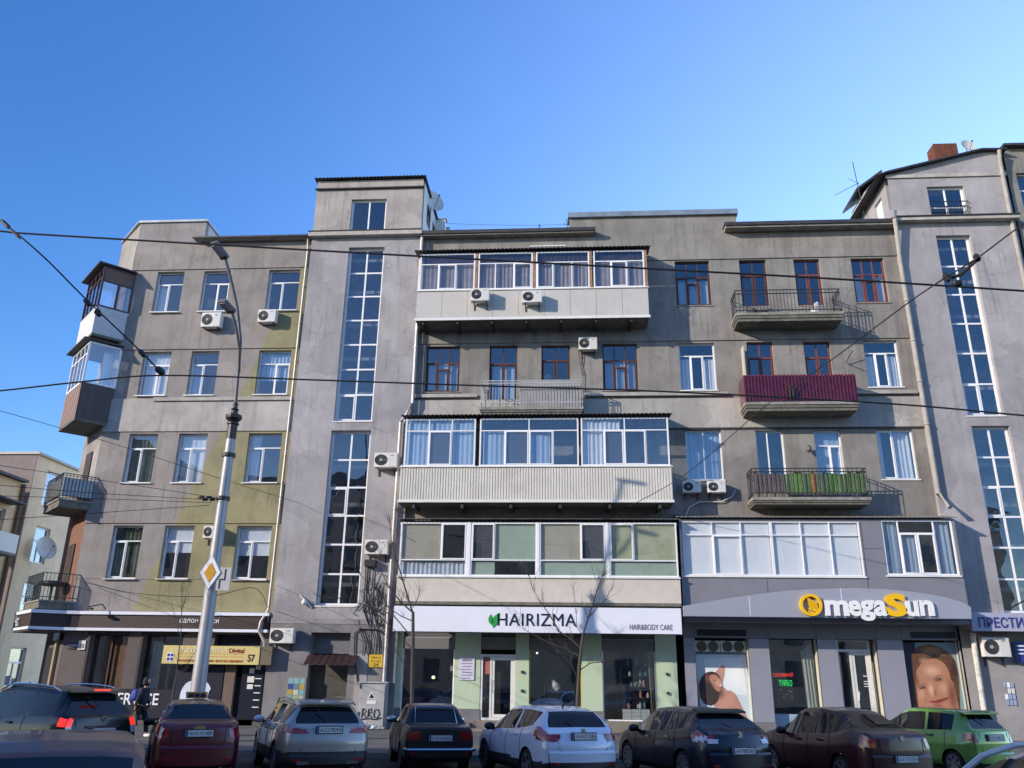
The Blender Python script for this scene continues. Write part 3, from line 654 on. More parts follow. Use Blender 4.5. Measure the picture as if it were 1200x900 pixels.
def corr_edge(x0, x1, y0, y1, z, zb=None, step=.09, amp=.02, th=.015):
    mb = MB(); n = int((x1-x0)/step); zb = z if zb is None else zb
    for i in range(n+1):
        x = x0+(x1-x0)*i/n; d = amp if i % 2 else -amp
        mb.v += [(x, y0, z+d), (x, y1, zb+d), (x, y0, z+d+th), (x, y1, zb+d+th)]
    for i in range(n):
        b = 4*i; mb.f += [(b, b+1, b+5, b+4), (b+2, b+6, b+7, b+3), (b, b+4, b+6, b+2), (b+1, b+3, b+7, b+5)]
    return mb
corr_edge(tx0-.12, tx1+.12, YT-.22, YT+5.2, fz(25.36, YT), fz(25.30, YT)).build('roof', darkroof, T1)
MB().box(tx0-.1, tx1+.1, YT-.28, YT-.002, ZC-.06, ZC+.16).build('cornice', ledge_m, T1)
MB().box(tx0-.12, tx1+.12, YT-.32, YT-.002, ZC+.165, ZC+.2).build('cornice_flashing', darkroof, T1)
# left and right sides (upper block is seen from the right, lower sides are 25 cm steps)
MB().box(tx0, tx0+.02, YT+.001, 36, 0.1, ZC).build('side_wall', lilac, T1)
MB().box(tx1-.02, tx1, YT+.001, 36, 0.1, ZC).build('side_wall', lilac, T1)
MB().box(tx1-.3, tx1-.001, YT+.31, YT+5.0, ZC, 23.4).box(tx1-.3, tx1-.001, YT+.31, YT+5.0, 24.5, 25.2).box(tx1-.3, tx1-.001, YT+.31, YT+1.2, 23.4, 24.5).box(tx1-.3, tx1-.001, YT+2.3, YT+2.9, 23.4, 24.5).box(tx1-.3, tx1-.001, YT+4.1, YT+5, 23.4, 24.5).build('side_wall', cream, T1)
MB().box(tx0+.001, tx0+.3, YT+.31, YT+5.0, ZC, 25.2).build('side_wall', cream, T1)
MB().box(tx0+.01, tx1-.01, YT+4.8, YT+5, ZC, 25.2).build('rear_wall', cream, T1)
MB().box(tx0+.1, tx1-.1, YT+1.3, YT+1.35, 0.1, ZC-.1).build('interior_wall', mat('stairwell_wall', (.16, .13, .11), .9, var=.3), T1)
MB().box(tx0+.1, tx1-.1, YT+.32, YT+5, ZC-.1, ZC).build('floor_slab', interior, T1)
for k in range(10):
    zz = 5.6+k*1.7; MB().box(tx0+.6, tx1-.6, YT+.55, YT+1.29, zz, zz+.16).build('landing', concrete, T1)
window(T1, *w0, YT+.16, ('c', [(1, 'p'), (1, 'p')]), fr=.09, sill=.25)
window(T1, *w1, YT+.22, stair(7, {(6, 0)}), fr=.10, sill=.25, sash=.05)
window(T1, *w2, YT+.22, stair(6, {(2, 0)}), fr=.10, sill=.25, gm=G4, sash=.05)
# ground-floor zone of the tower
gh = (fx(at(364, 0, 35)[0], 35), fx(at(413, 0, 35)[0], 35))
hx0, hz1 = at(365, 741, YT); hx1, hz0 = at(411, 741, YT)
MB().holes(tx0, tx1, 0.0, 4.05, YT, [(hx0, hx1, .13, hz1)], .5).build('base_wall', dark_base, T1)
MB().box(tx0, tx1, YT-.02, YT+.1, 4.05, 4.25).build('band', mat('lilac_dark', (.27, .25, .27), .9, var=.15, dirt=.4), T1)
MB().box(hx0, hx1, YT+.45, YT+.5, 2.9, hz1).build('upper_panel', mat('blue_grey_plaster', (.15, .16, .18), .9, var=.15, dirt=.3), T1)
MB().box(hx0, hx1, YT+.38, YT+.44, .13, 2.85).build('shutter_door', mat('dull_metal_door', (.06, .058, .052), .7, var=.3, scale=3, dirt=.5, dirtcol=(.1, .09, .04)), T1)
aw = MB(); n = 14
ax0, azt = at(360, 771, YT-.1); ax1, azb = at(415, 783, YT-.6)
for k in range(n):
    x0 = ax0+(ax1-ax0)*k/n; x1 = ax0+(ax1-ax0)*(k+1)/n; d = .02 if k % 2 else 0
    aw.prism([(x0, YT-.0, azt+d+.1), (x1, YT-.0, azt+d+.1), (x1+.0, YT-.55, azb+d+.1), (x0+.0, YT-.55, azb+d+.1)], (0, 0, .02))
aw.build('awning', mat('awning_maroon', (.04, .018, .02), .5, var=.2), T1)
# sloped buttress at the tower's right foot
bx0 = at(413, 850, YT)[0]; bx1 = at(426, 850, YT)[0]
MB().prism([(bx0-.05, YT-.02, 2.9), (bx1, YT-.02, 2.9), (bx1, YT-.02, .13), (bx0-.05, YT-.02, .13)], (0, .01, 0)).build('plaster_patch', lilac, T1)
cm = MB()                                             # cables tacked to the tower's foot
def wz(px, py, Y=YT-.05): return at3(px, py, Y)
cm.tube([wz(419, 800), wz(415, 760), wz(416, 742), wz(421, 737), wz(444, 738), wz(450, 744), wz(449, 770), wz(448, 798)], .025, 5)
for q in range(7):
    xx = 424+q*3.5; cm.tube([wz(xx-2+RNG.uniform(-3, 3), 738), wz(xx+RNG.uniform(-3, 3), 752), wz(xx+RNG.uniform(-4, 4), 768)], .016, 4)
for q in range(30):
    a = RNG.uniform(418, 452); b = RNG.uniform(668, 735)
    cm.tube([wz(a, b), wz(a+RNG.uniform(-11, 11), b+RNG.uniform(3, 16), YT-.12), wz(a+RNG.uniform(-9, 9), b+RNG.uniform(8, 26))], .016, 4)
for a, b in ((432, 690), (438, 700), (429, 715)): cm.tube([wz(a, 662), wz(a-3, b), wz(a+4, 735)], .022, 4)
cm.build('cable_tangle', blackm, T1, kind='stuff')
MB().box(*(lambda a, b: (a[0], b[0], YT-.3, YT-.01, b[1], a[1]))(at(428, 656, YT-.2), at(440, 664, YT-.2))).build('cable_bracket', blackm, T1)
x0, z1 = at(433, 767, YT-.04); x1, z0 = at(448, 782, YT-.04)
ys = thing('warning_plate', 'small yellow warning plate above the grey electrical cabinet', 'sign', ((x0+x1)/2, YT-.04, z0))
MB().box(x0, x1, YT-.06, YT-.03, z0, z1).build('plate', mat('warning_yellow', (.62, .40, .03), .5, var=.05), ys)
text('УВАГА', x0+.08, z1-.16, YT-.065, x1-x0-.16, .09, mat('olive_ink', (.12, .08, .02)), ys)
text('ВХІД', x0+.08, z1-.30, YT-.065, x1-x0-.16, .08, mat('olive_ink', (.12, .08, .02)), ys)
text('24', x0+.18, z0+.04, YT-.065, .22, .12, ink, ys)
# electrical cabinet with warning triangle and graffiti tag
x0, z1 = at(422, 799, 34.2); x1, z0 = at(449.5, 853, 34.2)
cb = thing('electrical_cabinet', 'tall grey electrical cabinet with a spray-painted black tag', 'cabinet', ((x0+x1)/2, 34.4, .13))
cab_m = mat('cabinet_grey', (.36, .37, .38), .5, var=.12, scale=3, dirt=.35)
MB().box(x0, x1, 34.2, 34.7, .13, z1-.04).build('body', cab_m, cb)
MB().box(x0-.05, x1+.06, 34.14, 34.7, z1-.04, z1+.02).build('lid', cab_m, cb)
dr = MB().box(x0+.04, x1-.04, 34.175, 34.2, .25, z1-.12).build('door', cab_m, cb)
for zz in (.6, 1.6): MB().box(x0+.01, x0+.06, 34.15, 34.18, zz, zz+.15).build('hinge', blackm, dr)
xm = (x0+x1)/2
MB().prism([(xm-.18, 34.168, z1-.62), (xm+.14, 34.168, z1-.62), (xm-.02, 34.168, z1-.34)], (0, .006, 0)).build('warning_triangle', white2, cb)
MB().prism([(xm-.12, 34.16, z1-.59), (xm+.08, 34.16, z1-.59), (xm-.02, 34.16, z1-.41)], (0, .006, 0)).build('triangle_ink', ink, cb)
MB().box(xm-.2, xm+.16, 34.168, 34.175, z1-.8, z1-.68).build('label_plate', white2, cb)
g = MB()
for pts in ([(-.36, -1.0), (-.28, -.98), (-.2, -1.05), (-.3, -1.15), (-.18, -1.3)], [(-.36, -1.3), (-.33, -.98)], [(-.12, -1.28), (-.1, -1.0), (0, -.98), (.02, -1.1), (-.1, -1.14), (.04, -1.3)],
            [(.1, -1.2), (.14, -1.02), (.28, -1.0), (.34, -1.15), (.26, -1.3), (.14, -1.28), (.1, -1.2)], [(-.44, -1.5), (-.35, -1.36), (-.1, -1.33), (.2, -1.36), (.4, -1.3)]):
    g.tube([(xm+a, 34.165, z1+b) for a, b in pts], .022, 5)
g.build('graffiti', ink, cb)
g = MB().tube([(xm-.2, 34.166, z1-1.6), (xm-.05, 34.166, z1-1.75), (xm+.1, 34.166, z1-1.55)], .03, 5).build('graffiti', mat('paint_yellow_old', (.35, .32, .12), .8), cb)
# rubbish bag and rubble at the cabinet's foot
rb = thing('rubbish_bag', 'crumpled white bag lying at the foot of the electrical cabinet', 'bag', (at(424, 858, 33.7)[0], 33.7, .135))
m_ = MB(); c = rb.location
m_.ell((c.x, 33.7, .27), (.24, .2, .17), 9, 6).ell((c.x+.35, 33.8, .2), (.2, .16, .1), 8, 5)
for i, v in enumerate(m_.v): m_.v[i] = (v[0]+RNG.uniform(-.03, .03), v[1]+RNG.uniform(-.03, .03), v[2]+RNG.uniform(-.02, .03))
m_.build('bag_body', white2, rb)
# notice board with coloured bills
x0, z1 = at(337, 793, YT-.05); x1, z0 = at(357, 823, YT-.05)
nb = thing('notice_board', 'small notice board with colourful bills beside the dull metal door', 'notice board', ((x0+x1)/2, YT-.05, z0))
MB().box(x0, x1, YT-.08, YT-.01, z0, z1).build('board', mat('board_green_grey', (.20, .22, .19), .6), nb)
cols_ = [(.15, .35, .38), (.4, .3, .05), (.03, .06, .25), (.4, .12, .03), (.3, .4, .15), (.5, .5, .45), (.1, .2, .3), (.45, .42, .1), (.35, .38, .36)]
wq = (x1-x0-.1)/3; hq = (z1-z0-.1)/4
for i in range(3):
    for j in range(4):
        c = cols_[(i*4+j) % 9] if j < 3 else (.2, .38, .40)
        MB().box(x0+.05+wq*i+.01, x0+.05+wq*(i+1)-.01, YT-.09, YT-.081, z0+.05+hq*j+.01, z0+.05+hq*(j+1)-.01).build('bill', mat('bill_%d' % ((i*4+j) % 12), c, .7, var=.1), nb)
downpipe(T1, [(fx(-7.12, YT)+.12, YT-.05, 21.9), (fx(-7.12, YT)+.12, YT-.05, 13.5), (fx(-7.3, YT), YT-.15, 12.9), (fx(-7.46, YT), YT-.15, 12.6), (fx(-7.5, YT), YT-.12, 5.5), (fx(-7.5, YT), YT-.12, .3)], .075, mat('pipe_pale', (.42, .41, .43), .5, metal=.2, var=.15, dirt=.3))
# wall lamp and short cable on the tower
x, z = at(357, 706, YT-.1)
MB().ell((x, YT-.15, z), (.12, .12, .12)).tube([(x-.25, YT-.05, z+.3), (x, YT-.1, z+.1)], .03, 5).tube([(x+.1, YT-.1, z), (x+.28, YT-.05, z-.2)], .03, 5).build('wall_lamp', white2, T1, smooth=True)

# ------------------------------------------------------------------ TOWER 2 on the right
YT2 = 34.75
ux0, ux1 = fx(15.12, YT2), fx(20.52, YT2)
v1 = (fx(16.88, YT2), fx(18.40, YT2), fz(12.86, YT2), fz(21.53, YT2)); v2 = (fx(16.95, YT2), fx(18.50, YT2), fz(4.75, YT2), fz(12.40, YT2)); v0 = (fx(16.85, YT2), fx(18.52, YT2), fz(22.27, YT2), fz(24.13, YT2))
T2_ = thing('stair_tower', 'right-hand lilac stair tower with a sloping roof and a brick chimney behind', 'stair tower', ((ux0+ux1)/2, YT2, 0))
MB().holes(ux0, ux1, 4.2, ZC+.1, YT2, [v1, v2], .32).build('wall', lilac, T2_)
zt0, zt1 = 24.62, 25.55
MB().holes(ux0, ux1, ZC+.1, zt0, YT2, [v0], .3).build('upper_wall', lilac, T2_)
MB().box(ux0-.08, ux1+.02, YT2-.07, YT2-.002, 24.45, zt0).build('string_course', ledge_m, T2_)
pt = [at3(1035, 203, YT2-.02), at3(1148, 177, YT2-.02), at3(1168, 177, YT2-.02)]
MB().prism([(ux0, YT2, zt0), (ux1, YT2, zt0), (ux1, YT2, pt[2][2]-.06), (pt[1][0], YT2, pt[1][2]-.06), (ux0, YT2, pt[0][2]-.1)], (0, .3, 0)).build('gable_wall', lilac, T2_)
MB().prism([(ux0-.5, YT2-.25, pt[0][2]-.22), (ux0, YT2-.25, pt[0][2]-.08), (pt[1][0], YT2-.25, pt[1][2]-.05), (ux1+.2, YT2-.25, pt[2][2]-.05), (ux1+.2, YT2-.25, pt[2][2]+.02), (pt[1][0], YT2-.25, pt[1][2]+.02), (ux0, YT2-.25, pt[0][2]), (ux0-.55, YT2-.25, pt[0][2]-.2)], (0, 6.2, 0)).build('roof', darkroof, T2_)
MB().box(ux0-.1, ux1+.05, YT2-.34, YT2-.002, ZC+.04, ZC+.2).build('cornice', ledge_m, T2_)
MB().box(ux0-.14, ux1+.08, YT2-.4, YT2-.002, ZC+.205, ZC+.25).build('cornice_flashing', darkroof, T2_)
MB().box(ux0, ux0+.02, YT2+.001, 36, 0.1, ZC+.1).build('side_wall', lilac, T2_)
MB().box(ux0+.001, ux0+.3, YT2+.31, YT2+1.0, ZC+.1, pt[0][2]-.1).box(ux0+.001, ux0+.3, YT2+1.9, YT2+5.6, ZC+.1, pt[0][2]-.1).box(ux0+.001, ux0+.3, YT2+1.0, YT2+1.9, ZC+.1, ZC+.35).box(ux0+.001, ux0+.3, YT2+1.0, YT2+1.9, 24.1, pt[0][2]-.1).build('side_wall', lilac, T2_)
MB().box(ux0+.1, ux0+.16, YT2+1.0, YT2+1.9, ZC+.35, 24.1).build('side_window', white, T2_)
MB().box(ux0+.1, ux1-.1, YT2+1.3, YT2+1.35, 0.1, ZC).build('interior_wall', mat('stairwell_wall', (.16, .13, .11)), T2_)
MB().box(ux0+.1, ux1-.1, YT2+.32, YT2+5, ZC-.1, ZC+.05).build('floor_slab', interior, T2_)
MB().box(ux0+.4, ux1-.1, YT2+2.3, YT2+2.35, ZC+.05, 24.9).build('interior_wall', interior, T2_)
for k in range(10): MB().box(ux0+.6, ux1-.6, YT2+.55, YT2+1.29, 5.6+k*1.7, 5.76+k*1.7).build('landing', concrete, T2_)
window(T2_, *v0, YT2+.16, ('c', [(1, ('r', [(1.15, 'p'), (.85, 'p')])), (1, ('r', [(1.15, 'p'), (.85, 'p')]))]), fr=.09, sill=.25)
window(T2_, *v1, YT2+.22, stair(6, {(5, 0)}), fr=.10, sill=.25, sash=.05)
window(T2_, *v2, YT2+.22, stair(6, {(2, 0)}), fr=.10, sill=.25, sash=.05, gm=G4)
r = MB()
for zz in (v0[2]+1.0, v0[2]+.75): r.box(v0[0]-.02, v0[1]+.06, YT2-.1, YT2-.06, zz-.035, zz)
for k in range(17): r.box(v0[0]+.1*k, v0[0]+.1*k+.02, YT2-.09, YT2-.07, v0[2]-.02, v0[2]+.75)
r.build('window_railing', blackm, T2_)
MB().box(ux0, ux1, YT2, YT2+.4, 0.0, 4.2).build('base_wall', mat('base_grey_render', (.30, .29, .29), .9, var=.15, scale=1, bump=.3, dirt=.4), T2_)
MB().prism([(ux0+.0, YT2-.001, 4.2), (ux1, YT2-.001, 4.2), (ux1, YT2-.55, 3.98), (ux0+.3, YT2-.55, 3.98)], (0, 0, .5)).build('base_ledge', lilac, T2_)
downpipe(T2_, [(fx(15.06, 34.6), 34.35, 22.2), (fx(15.1, 34.6), 34.45, 21.5), (fx(15.16, 34.5), 34.6, 20), (fx(15.16, 34.6), 34.6, 9.4), (fx(15.5, 34.2), 34.1, 8.75)], .1, mat('pipe_tan', (.36, .34, .31), .6, var=.15, dirt=.3))
MB().tube([(fx(15.02, 34.6), 34.35, 22.1), (fx(15.02, 34.6), 34.35, 22.45)], [.12, .19], 8).build('rain_hopper', pipe_m, T2_)
# chimney of separate bricks (front and left faces), seen over the roof
cx0, cz0 = at(1097, 189, 38.2); cx1, cz1 = at(1121, 167, 38.2)
CB = thing('brick_chimney', 'red brick chimney on the roof of the right-hand tower', 'chimney', ((cx0+cx1)/2, 38.5, cz0-.8))
MB().box(cx0+.02, cx1-.02, 38.22, 39.0, cz0-1.4, cz1-.02).build('mortar_core', mortar, CB)
bme = None; z = cz0-.6; row = 0
while z < cz1-.07:
    nb_ = 4; w = (cx1-cx0)/nb_
    for k in range(nb_):
        mb = MB().box(cx0+w*k+.008, cx0+w*(k+1)-.008, 38.2, 38.26, z+.006, z+.072)
        mb.build('brick', brick_m, CB)
    for k in range(3): MB().box(cx0, cx0+.05, 38.28+.24*k, 38.28+.24*k+.225, z+.006, z+.072).build('brick', brick_m, CB)
    z += .08; row += 1
def dish(x, y, z, r, rz, tilt, label, st=.5):
    t = thing('satellite_dish', label, 'satellite dish', (x, y, z), rz, local=True)
    mb = MB(); n = 16; m = 5; R2 = Matrix.Rotation(tilt, 3, 'X')
    for sgn, off_ in ((1, 0), (-1, -.02)):
        b = len(mb.v)
        for i in range(m+1):
            rr = r*i/m
            for k in range(n):
                a = 2*math.pi*k/n; p = R2 @ Vector((rr*math.cos(a), -.25*r*(i/m)**2+off_, rr*math.sin(a))); mb.v.append(tuple(p))
        for i in range(m):
            for k in range(n):
                k2 = (k+1) % n; mb.f.append((b+i*n+k, b+i*n+k2, b+(i+1)*n+k2, b+(i+1)*n+k))
    mb.build('reflector', mat('dish_grey', (.55, .55, .52), .5, var=.1, dirt=.3), t, smooth=True)
    a_ = R2 @ Vector((0, -r*1.1, -.1*r)); b_ = R2 @ Vector((0, -.2*r, -r*.9))
    MB().tube([b_, a_], .015, 5).build('feed_arm', blackm, t)
    MB().ell(tuple(a_), (.05, .06, .05), 6, 5).build('receiver', blackm, t)
    MB().tube([(0, .05, 0), (0, .1, -r-st)], .025, 6).build('mast', blackm, t)
    return t
x, z = at(1133, 172, 38.5); dish(x, 38.5, z, .38, .25, -.25, 'pale satellite dish beside the brick chimney')
x, z = at(506, 237, 36.6); dish(x, 36.6, z, .62, .75, -.2, 'larger satellite dish behind the upper block of the left stair tower')
# chimney-like white vents behind tower 1
for i, (a, b, c, d, w) in enumerate(((509, 275, 522, 257, .25), (519, 275, 524, 262, .2))):
    x0, z0 = at(a, b, 38.6); x1, z1 = at(c, d, 38.6)
    t = thing('roof_vent', 'whitish vent block behind the left tower, the %s of two' % ('nearer and lower' if i else 'wider'), 'roof vent', (x0, 38.6, z0))
    MB().box(x0, x1, 38.6+.5*i, 39.0+.5*i, z0-.3, z1).build('vent_body', white2, t); MB().box(x0-.05, x1+.05, 38.55+.5*i, 39.05+.5*i, z1, z1+.05).build('vent_cap', concrete, t)
def antenna(px0, py0, px1, py1, Y, bars, label):
    a = Vector(at3(px0, py0, Y)); b = Vector(at3(px1, py1, Y)); a0 = a-Vector((0, 0, .5))
    t = thing('roof_antenna', label, 'antenna', tuple(a0))
    MB().tube([a0, b], .022, 5).build('mast', blackm, t)
    for (px, py, qx, qy) in bars: MB().tube([at3(px, py, Y), at3(qx, qy, Y)], .014, 4).build('rod', blackm, t)
    return t
antenna(1012, 244, 999, 190, 37.5, [(994, 209, 1007, 216), (1007, 214, 978, 229), (1003, 238, 990, 246), (1003, 237, 1016, 240)], 'thin aerial with crossed rods left of the right-hand tower roof')
antenna(633, 274, 632, 262, 40, [(630, 265, 635, 265), (628, 269, 640, 268)], 'small distant aerial over the middle roof')
antenna(668, 272, 664, 257, 38, [(660, 262, 667, 264)], 'hooked wire aerial at the left end of the raised parapet')
# roof clutter left of tower 2
cl = [at3(1008, 262, 39.5), at3(1030, 262, 39.5), at3(1030, 205, 39.5), at3(1008, 225, 39.5)]
t = thing('roof_dormer', 'pale roof dormer with a dark hood left of the right-hand tower', 'dormer', cl[0])
MB().prism([cl[0], cl[1], cl[2], (cl[3][0]+.2, 39.5, cl[3][2])], (0, 2, 0)).build('dormer_wall', mat('pale_blue_render', (.5, .5, .52), .8, var=.1), t)
MB().prism([(cl[3][0]-.25, 39.3, cl[3][2]+.0), (cl[2][0]+.1, 39.3, cl[2][2]+.05), (cl[2][0]+.1, 39.3, cl[2][2]+.2), (cl[3][0]-.25, 39.3, cl[3][2]+.12)], (0, 2.4, 0)).build('dormer_roof', darkroof, t)

# ================================================================== BUILDING B: middle house
B = thing('middle_apartment_building', 'grey stucco middle apartment house with balconies, between the two lilac stair towers', 'apartment building', (4, 35, 0))
bx0_, bx1_ = tx1, ux0
rowsB = {5: (18.21, 20.46), 4: (14.13, 16.36), 3: (10.1, 12.28)}
winB = [
 ('5a', 4.94, 6.52, 18.2, 20.46, OLD3, brownf, G1, 'b2'), ('5b', 7.88, 9.10, 18.1, 20.46, OLD2, brownf, G1, None), ('5c', 10.35, 11.52, 18.1, 20.44, OLD2, redf, G1, None), ('5d', 12.92, 14.38, 18.21, 20.43, OLD3, redf, G1, 'w'),
 ('4a', -6.5, -4.95, 14.14, 16.34, OLD3, brownf, G1, 'b'), ('4b', -3.6, -2.34, 13.62, 16.34, OLD2, brownf, G1, 'b'), ('4c', -1.25, .03, 14.13, 16.32, OLD2, brownf, G1, None), ('4d', 1.5, 3.05, 14.14, 16.36, OLD3, brownf, G1, 'b'),
 ('4e', 4.9, 6.48, 14.12, 16.34, T3, white, G1, 'w'), ('4f', 7.9, 9.03, 14.12, 16.35, OLD2, redf, G1, None), ('4g', 10.38, 11.52, 14.12, 16.33, OLD2, redf, G1, None), ('4h', 12.96, 14.42, 14.19, 16.36, T3, white, G1, 'w'),
 ('3a', 4.97, 6.5, 10.1, 12.28, ('c', [(1, 'p'), (1, 'p')]), white, G1, 'bb'), ('3b', 7.95, 9.12, 9.95, 12.25, ('c', [(.42, 'p'), (.58, 'p')]), white, G2, None), ('3c', 10.4, 11.53, 9.95, 12.25, T2r, white, G1, 'bb'), ('3d', 12.99, 14.5, 10.11, 12.27, ('c', [(.45, 's'), (.55, 'p')]), white, G1, 'ww'),
]
hs = [w[1:5] for w in winB]
MB().holes(bx0_, bx1_, 8.3, 22.0, YW, hs, .26).build('wall', stucco_m, B)
MB().box(.07, 7.92, YW-.001, YW+.3, 22.0, 22.86).build('parapet', stucco_m, B)
for a, b, c, d in ((bx0_, bx1_, 16.45, 18.02), (bx0_, bx1_, 20.52, 21.85)): MB().box(a, b, YW-.055, YW-.002, c, d).build('spandrel_band', band_m, B)
MB().box(bx0_, bx1_, YW-.055, YW-.002, 12.38, 13.72).build('spandrel_band', mat('stucco_pale_band', (.40, .385, .36), .9, var=.15, scale=.9, bump=.3, dirt=.4, streak=.4, dirtcol=(.19, .175, .16)), B)
for a, b in ((bx0_, -4.1), (.65, 6.9), (12.2, bx1_-.1)): MB().box(a, b, YW-.16, YW-.06, 13.83, 13.98).build('ledge', ledge_m, B)
MB().box(bx0_, bx1_, YW-.04, YW-.002, 12.3, 12.36).build('groove_lip', darkroof, B)
# roof edges
MB().box(.0, 8.0, YW-.14, YW+.6, 22.86, 23.12).build('zinc_coping', zinc, B)
MB().box(bx0_, 1.3, 34.55, 35.6, 22.02, 22.1).box(bx0_, 1.3, 34.5, 34.56, 21.93, 22.1).build('eave', darkroof, B)
MB().box(bx0_, 1.25, 34.57, 34.99, 21.86, 22.01).build('soffit', concrete, B)
MB().box(7.25, bx1_, 34.45, 35.6, 22.06, 22.14).box(7.25, bx1_, 34.4, 34.46, 21.97, 22.14).build('eave', darkroof, B)
MB().box(7.3, bx1_, 34.47, 34.99, 21.88, 22.05).build('soffit', concrete, B)
MB().box(bx0_, bx1_, 35.27, 46, 21.7, 21.95).build('roof', darkroof, B)
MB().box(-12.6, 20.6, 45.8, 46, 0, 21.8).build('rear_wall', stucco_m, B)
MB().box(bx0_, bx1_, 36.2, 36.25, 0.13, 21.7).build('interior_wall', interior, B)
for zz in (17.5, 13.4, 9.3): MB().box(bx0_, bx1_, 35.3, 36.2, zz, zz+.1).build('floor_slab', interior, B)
for nme, a, b, c, d, L, fmm, gg, ck in winB:
    cur = {'b': [(0, 1, curt_b, .66, .03)], 'b2': [(0, 1, curt_b, .6, .03)], 'w': [(0, .3, curt_w, .7, .03), (.68, 1, curt_w, .7, .03)], 'bb': [(0, 1, curt_b, .98, .02)], 'ww': [(.5, 1, curt_w, .98, .02), (0, .15, curt_w, .98, .02)], None: None}[ck]
    window(B, a, b, c, d, YW+.14, L, fm=fmm, gm=gg, sill=.18, curt=cur, fr=.06)
# an open casement on the fourth-floor balcony window
MB().box(7.62, 7.68, 34.55, 34.95, 14.5, 16.0).build('open_casement', mat('pale_wood', (.5, .47, .4), .6), B)

# ---- glazed balconies and bays of the middle house
YF = 33.75
def bay(par, name, label, x0, x1, zb, z0, z1, YF, sections, lower, lowerfn=None, fm=white, gm=G1, roof=True, posts=None, rz=None, gaps=None, under=True, curts=None):
    """a glazed balcony: floor slab, parapet, one window per section, side panes and sheet roof. x/z as seen on plane 35"""
    X = lambda v: fx(v, YF); Z = lambda v: fz(v, YF)
    root = MB().box(X(x0), X(x1), YF, 34.99, Z(zb), Z(zb)+.12).build('enclosed_balcony', concrete_d, par, label=label)
    if lower: lowerfn(root, X(x0), X(x1), Z(zb)+.12, Z(z0), YF)
    n = len(sections)
    for i, (a, b, L, gg, cc) in enumerate(sections):
        fmb = window(par, X(a), X(b), Z(z0), Z(z1), YF, L, fm=fm, gm=gg or gm, curt=cc, fr=.06)
        fmb.parent = root; 
    for xx, sgn in ((X(x0), 0), (X(x1), -.06)):
        fr_ = MB().box(xx+sgn, xx+sgn+.06, YF+.071, 34.99, Z(z0), Z(z0)+.08).box(xx+sgn, xx+sgn+.06, YF+.071, 34.99, Z(z1)-.08, Z(z1)).box(xx+sgn+.001, xx+sgn+.059, 34.3, 34.38, Z(z0)+.08, Z(z1)-.08)
        fr_.build('side_frame', fm, root)
        MB().box(xx+sgn+.02, xx+sgn+.03, YF+.071, 34.98, Z(z0)+.08, Z(z1)-.08).build('pane', gm, root)
    return root
# NOTE window() parents panes to the frame; the bay's frames are re-parented one level down, so flatten them
def flatten_bays():
    for o in list(bpy.data.objects):
        if o.name.startswith('enclosed_balcony'):
            for w in list(o.children):
                for p in list(w.children): p.parent = o
def panel_lower(n, m, y0=0, side=True):
    def f(root, a, b, c, d, YF):
        for k in range(n):
            MB().box(a+(b-a)*k/n+.006, a+(b-a)*(k+1)/n-.006, YF, YF+.04, c+.003, d-.05).build('parapet_panel', m, root)
        for xx in (a, b-.04): MB().box(xx, xx+.04, YF+.045, 34.98, c+.003, d-.05).build('parapet_side', m, root)
        MB().box(a-.03, b+.03, YF-.05, YF+.06, d-.05, d-.003).build('parapet_sill', white2, root)
        MB().box(a-.05, b+.05, YF-.05, YF-.001, c-.12, c+.0).build('edge_trim', white2, root)
    return f
def ribbed_lower(m):
    def f(root, a, b, c, d, YF):
        n = int((b-a)/.115); mb = MB()
        for k in range(n):
            x0 = a+(b-a)*k/n; x1 = a+(b-a)*(k+1)/n; w = x1-x0
            mb.prism([(x0, YF+.03, c), (x0+w*.12, YF, c), (x0+w*.72, YF, c), (x0+w*.86, YF+.03, c)], (0, 0, d-.05-c))
        mb.box(a, b, YF+.03, YF+.05, c, d-.05)
        mb.build('ribbed_siding', m, root, kind='stuff')
        for xx in (a, b-.04): MB().box(xx, xx+.04, YF+.055, 34.98, c, d-.05).build('parapet_side', m, root)
        MB().box(a-.03, b+.03, YF-.05, YF+.06, d-.05, d-.003).build('parapet_sill', white2, root)
        MB().box(a-.03, b+.03, YF-.03, YF-.001, c-.1, c+.01).build('edge_trim', white2, root)
    return f
# top bay under the eave
Lt = ('r', [(.27, 'p'), (.73, ('c', [(1, 'p'), (1, 's'), (1, 'p')]))])
Lt2 = ('r', [(.27, 'p'), (.73, ('c', [(.9, 'p'), (1, 'p'), (1, 's')]))])
Lt3 = ('r', [(.27, 'p'), (.73, ('c', [(.9, 's'), (1, 'p'), (.9, 'p')]))])
xs_ = [at(px, 335, 35)[0] for px in (491, 556, 560, 624, 628, 691, 696, 756)]
grm = glass('grimy_glass', tint=(.85, .84, .86), refl=.08, wav=.05)
cc1 = [(0, 1, mat('dull_net', (.40, .40, .40), .9, var=.15, scale=3), .72, .02), (0, 1, mat('dark_board', (.06, .045, .055), .8), .99, .75)]
top = bay(B, 'bay', 'topmost enclosed balcony with white panels and rusty posts', -7.09, 3.66, 17.62, 19.18, 21.1, YF,
    [(xs_[0], xs_[1], Lt, grm, cc1), (xs_[2], xs_[3], Lt2, grm, cc1), (xs_[4], xs_[5], Lt3, grm, cc1), (xs_[6], xs_[7], Lt, grm, cc1)], cream, panel_lower(9, cream))
for k in (1, 3, 5, 7): MB().box(fx(xs_[k], YF)+.01, fx(xs_[k]+.13, YF), YF-.01, YF+.06, fz(19.18, YF), fz(21.12, YF)).build('rusty_post', rustp, top)
corr_edge(fx(-7.3, YF), fx(3.85, YF), YF-.2, 34.9, fz(21.2, YF), fz(21.45, YF)).build('sheet_roof', darkroof, top)
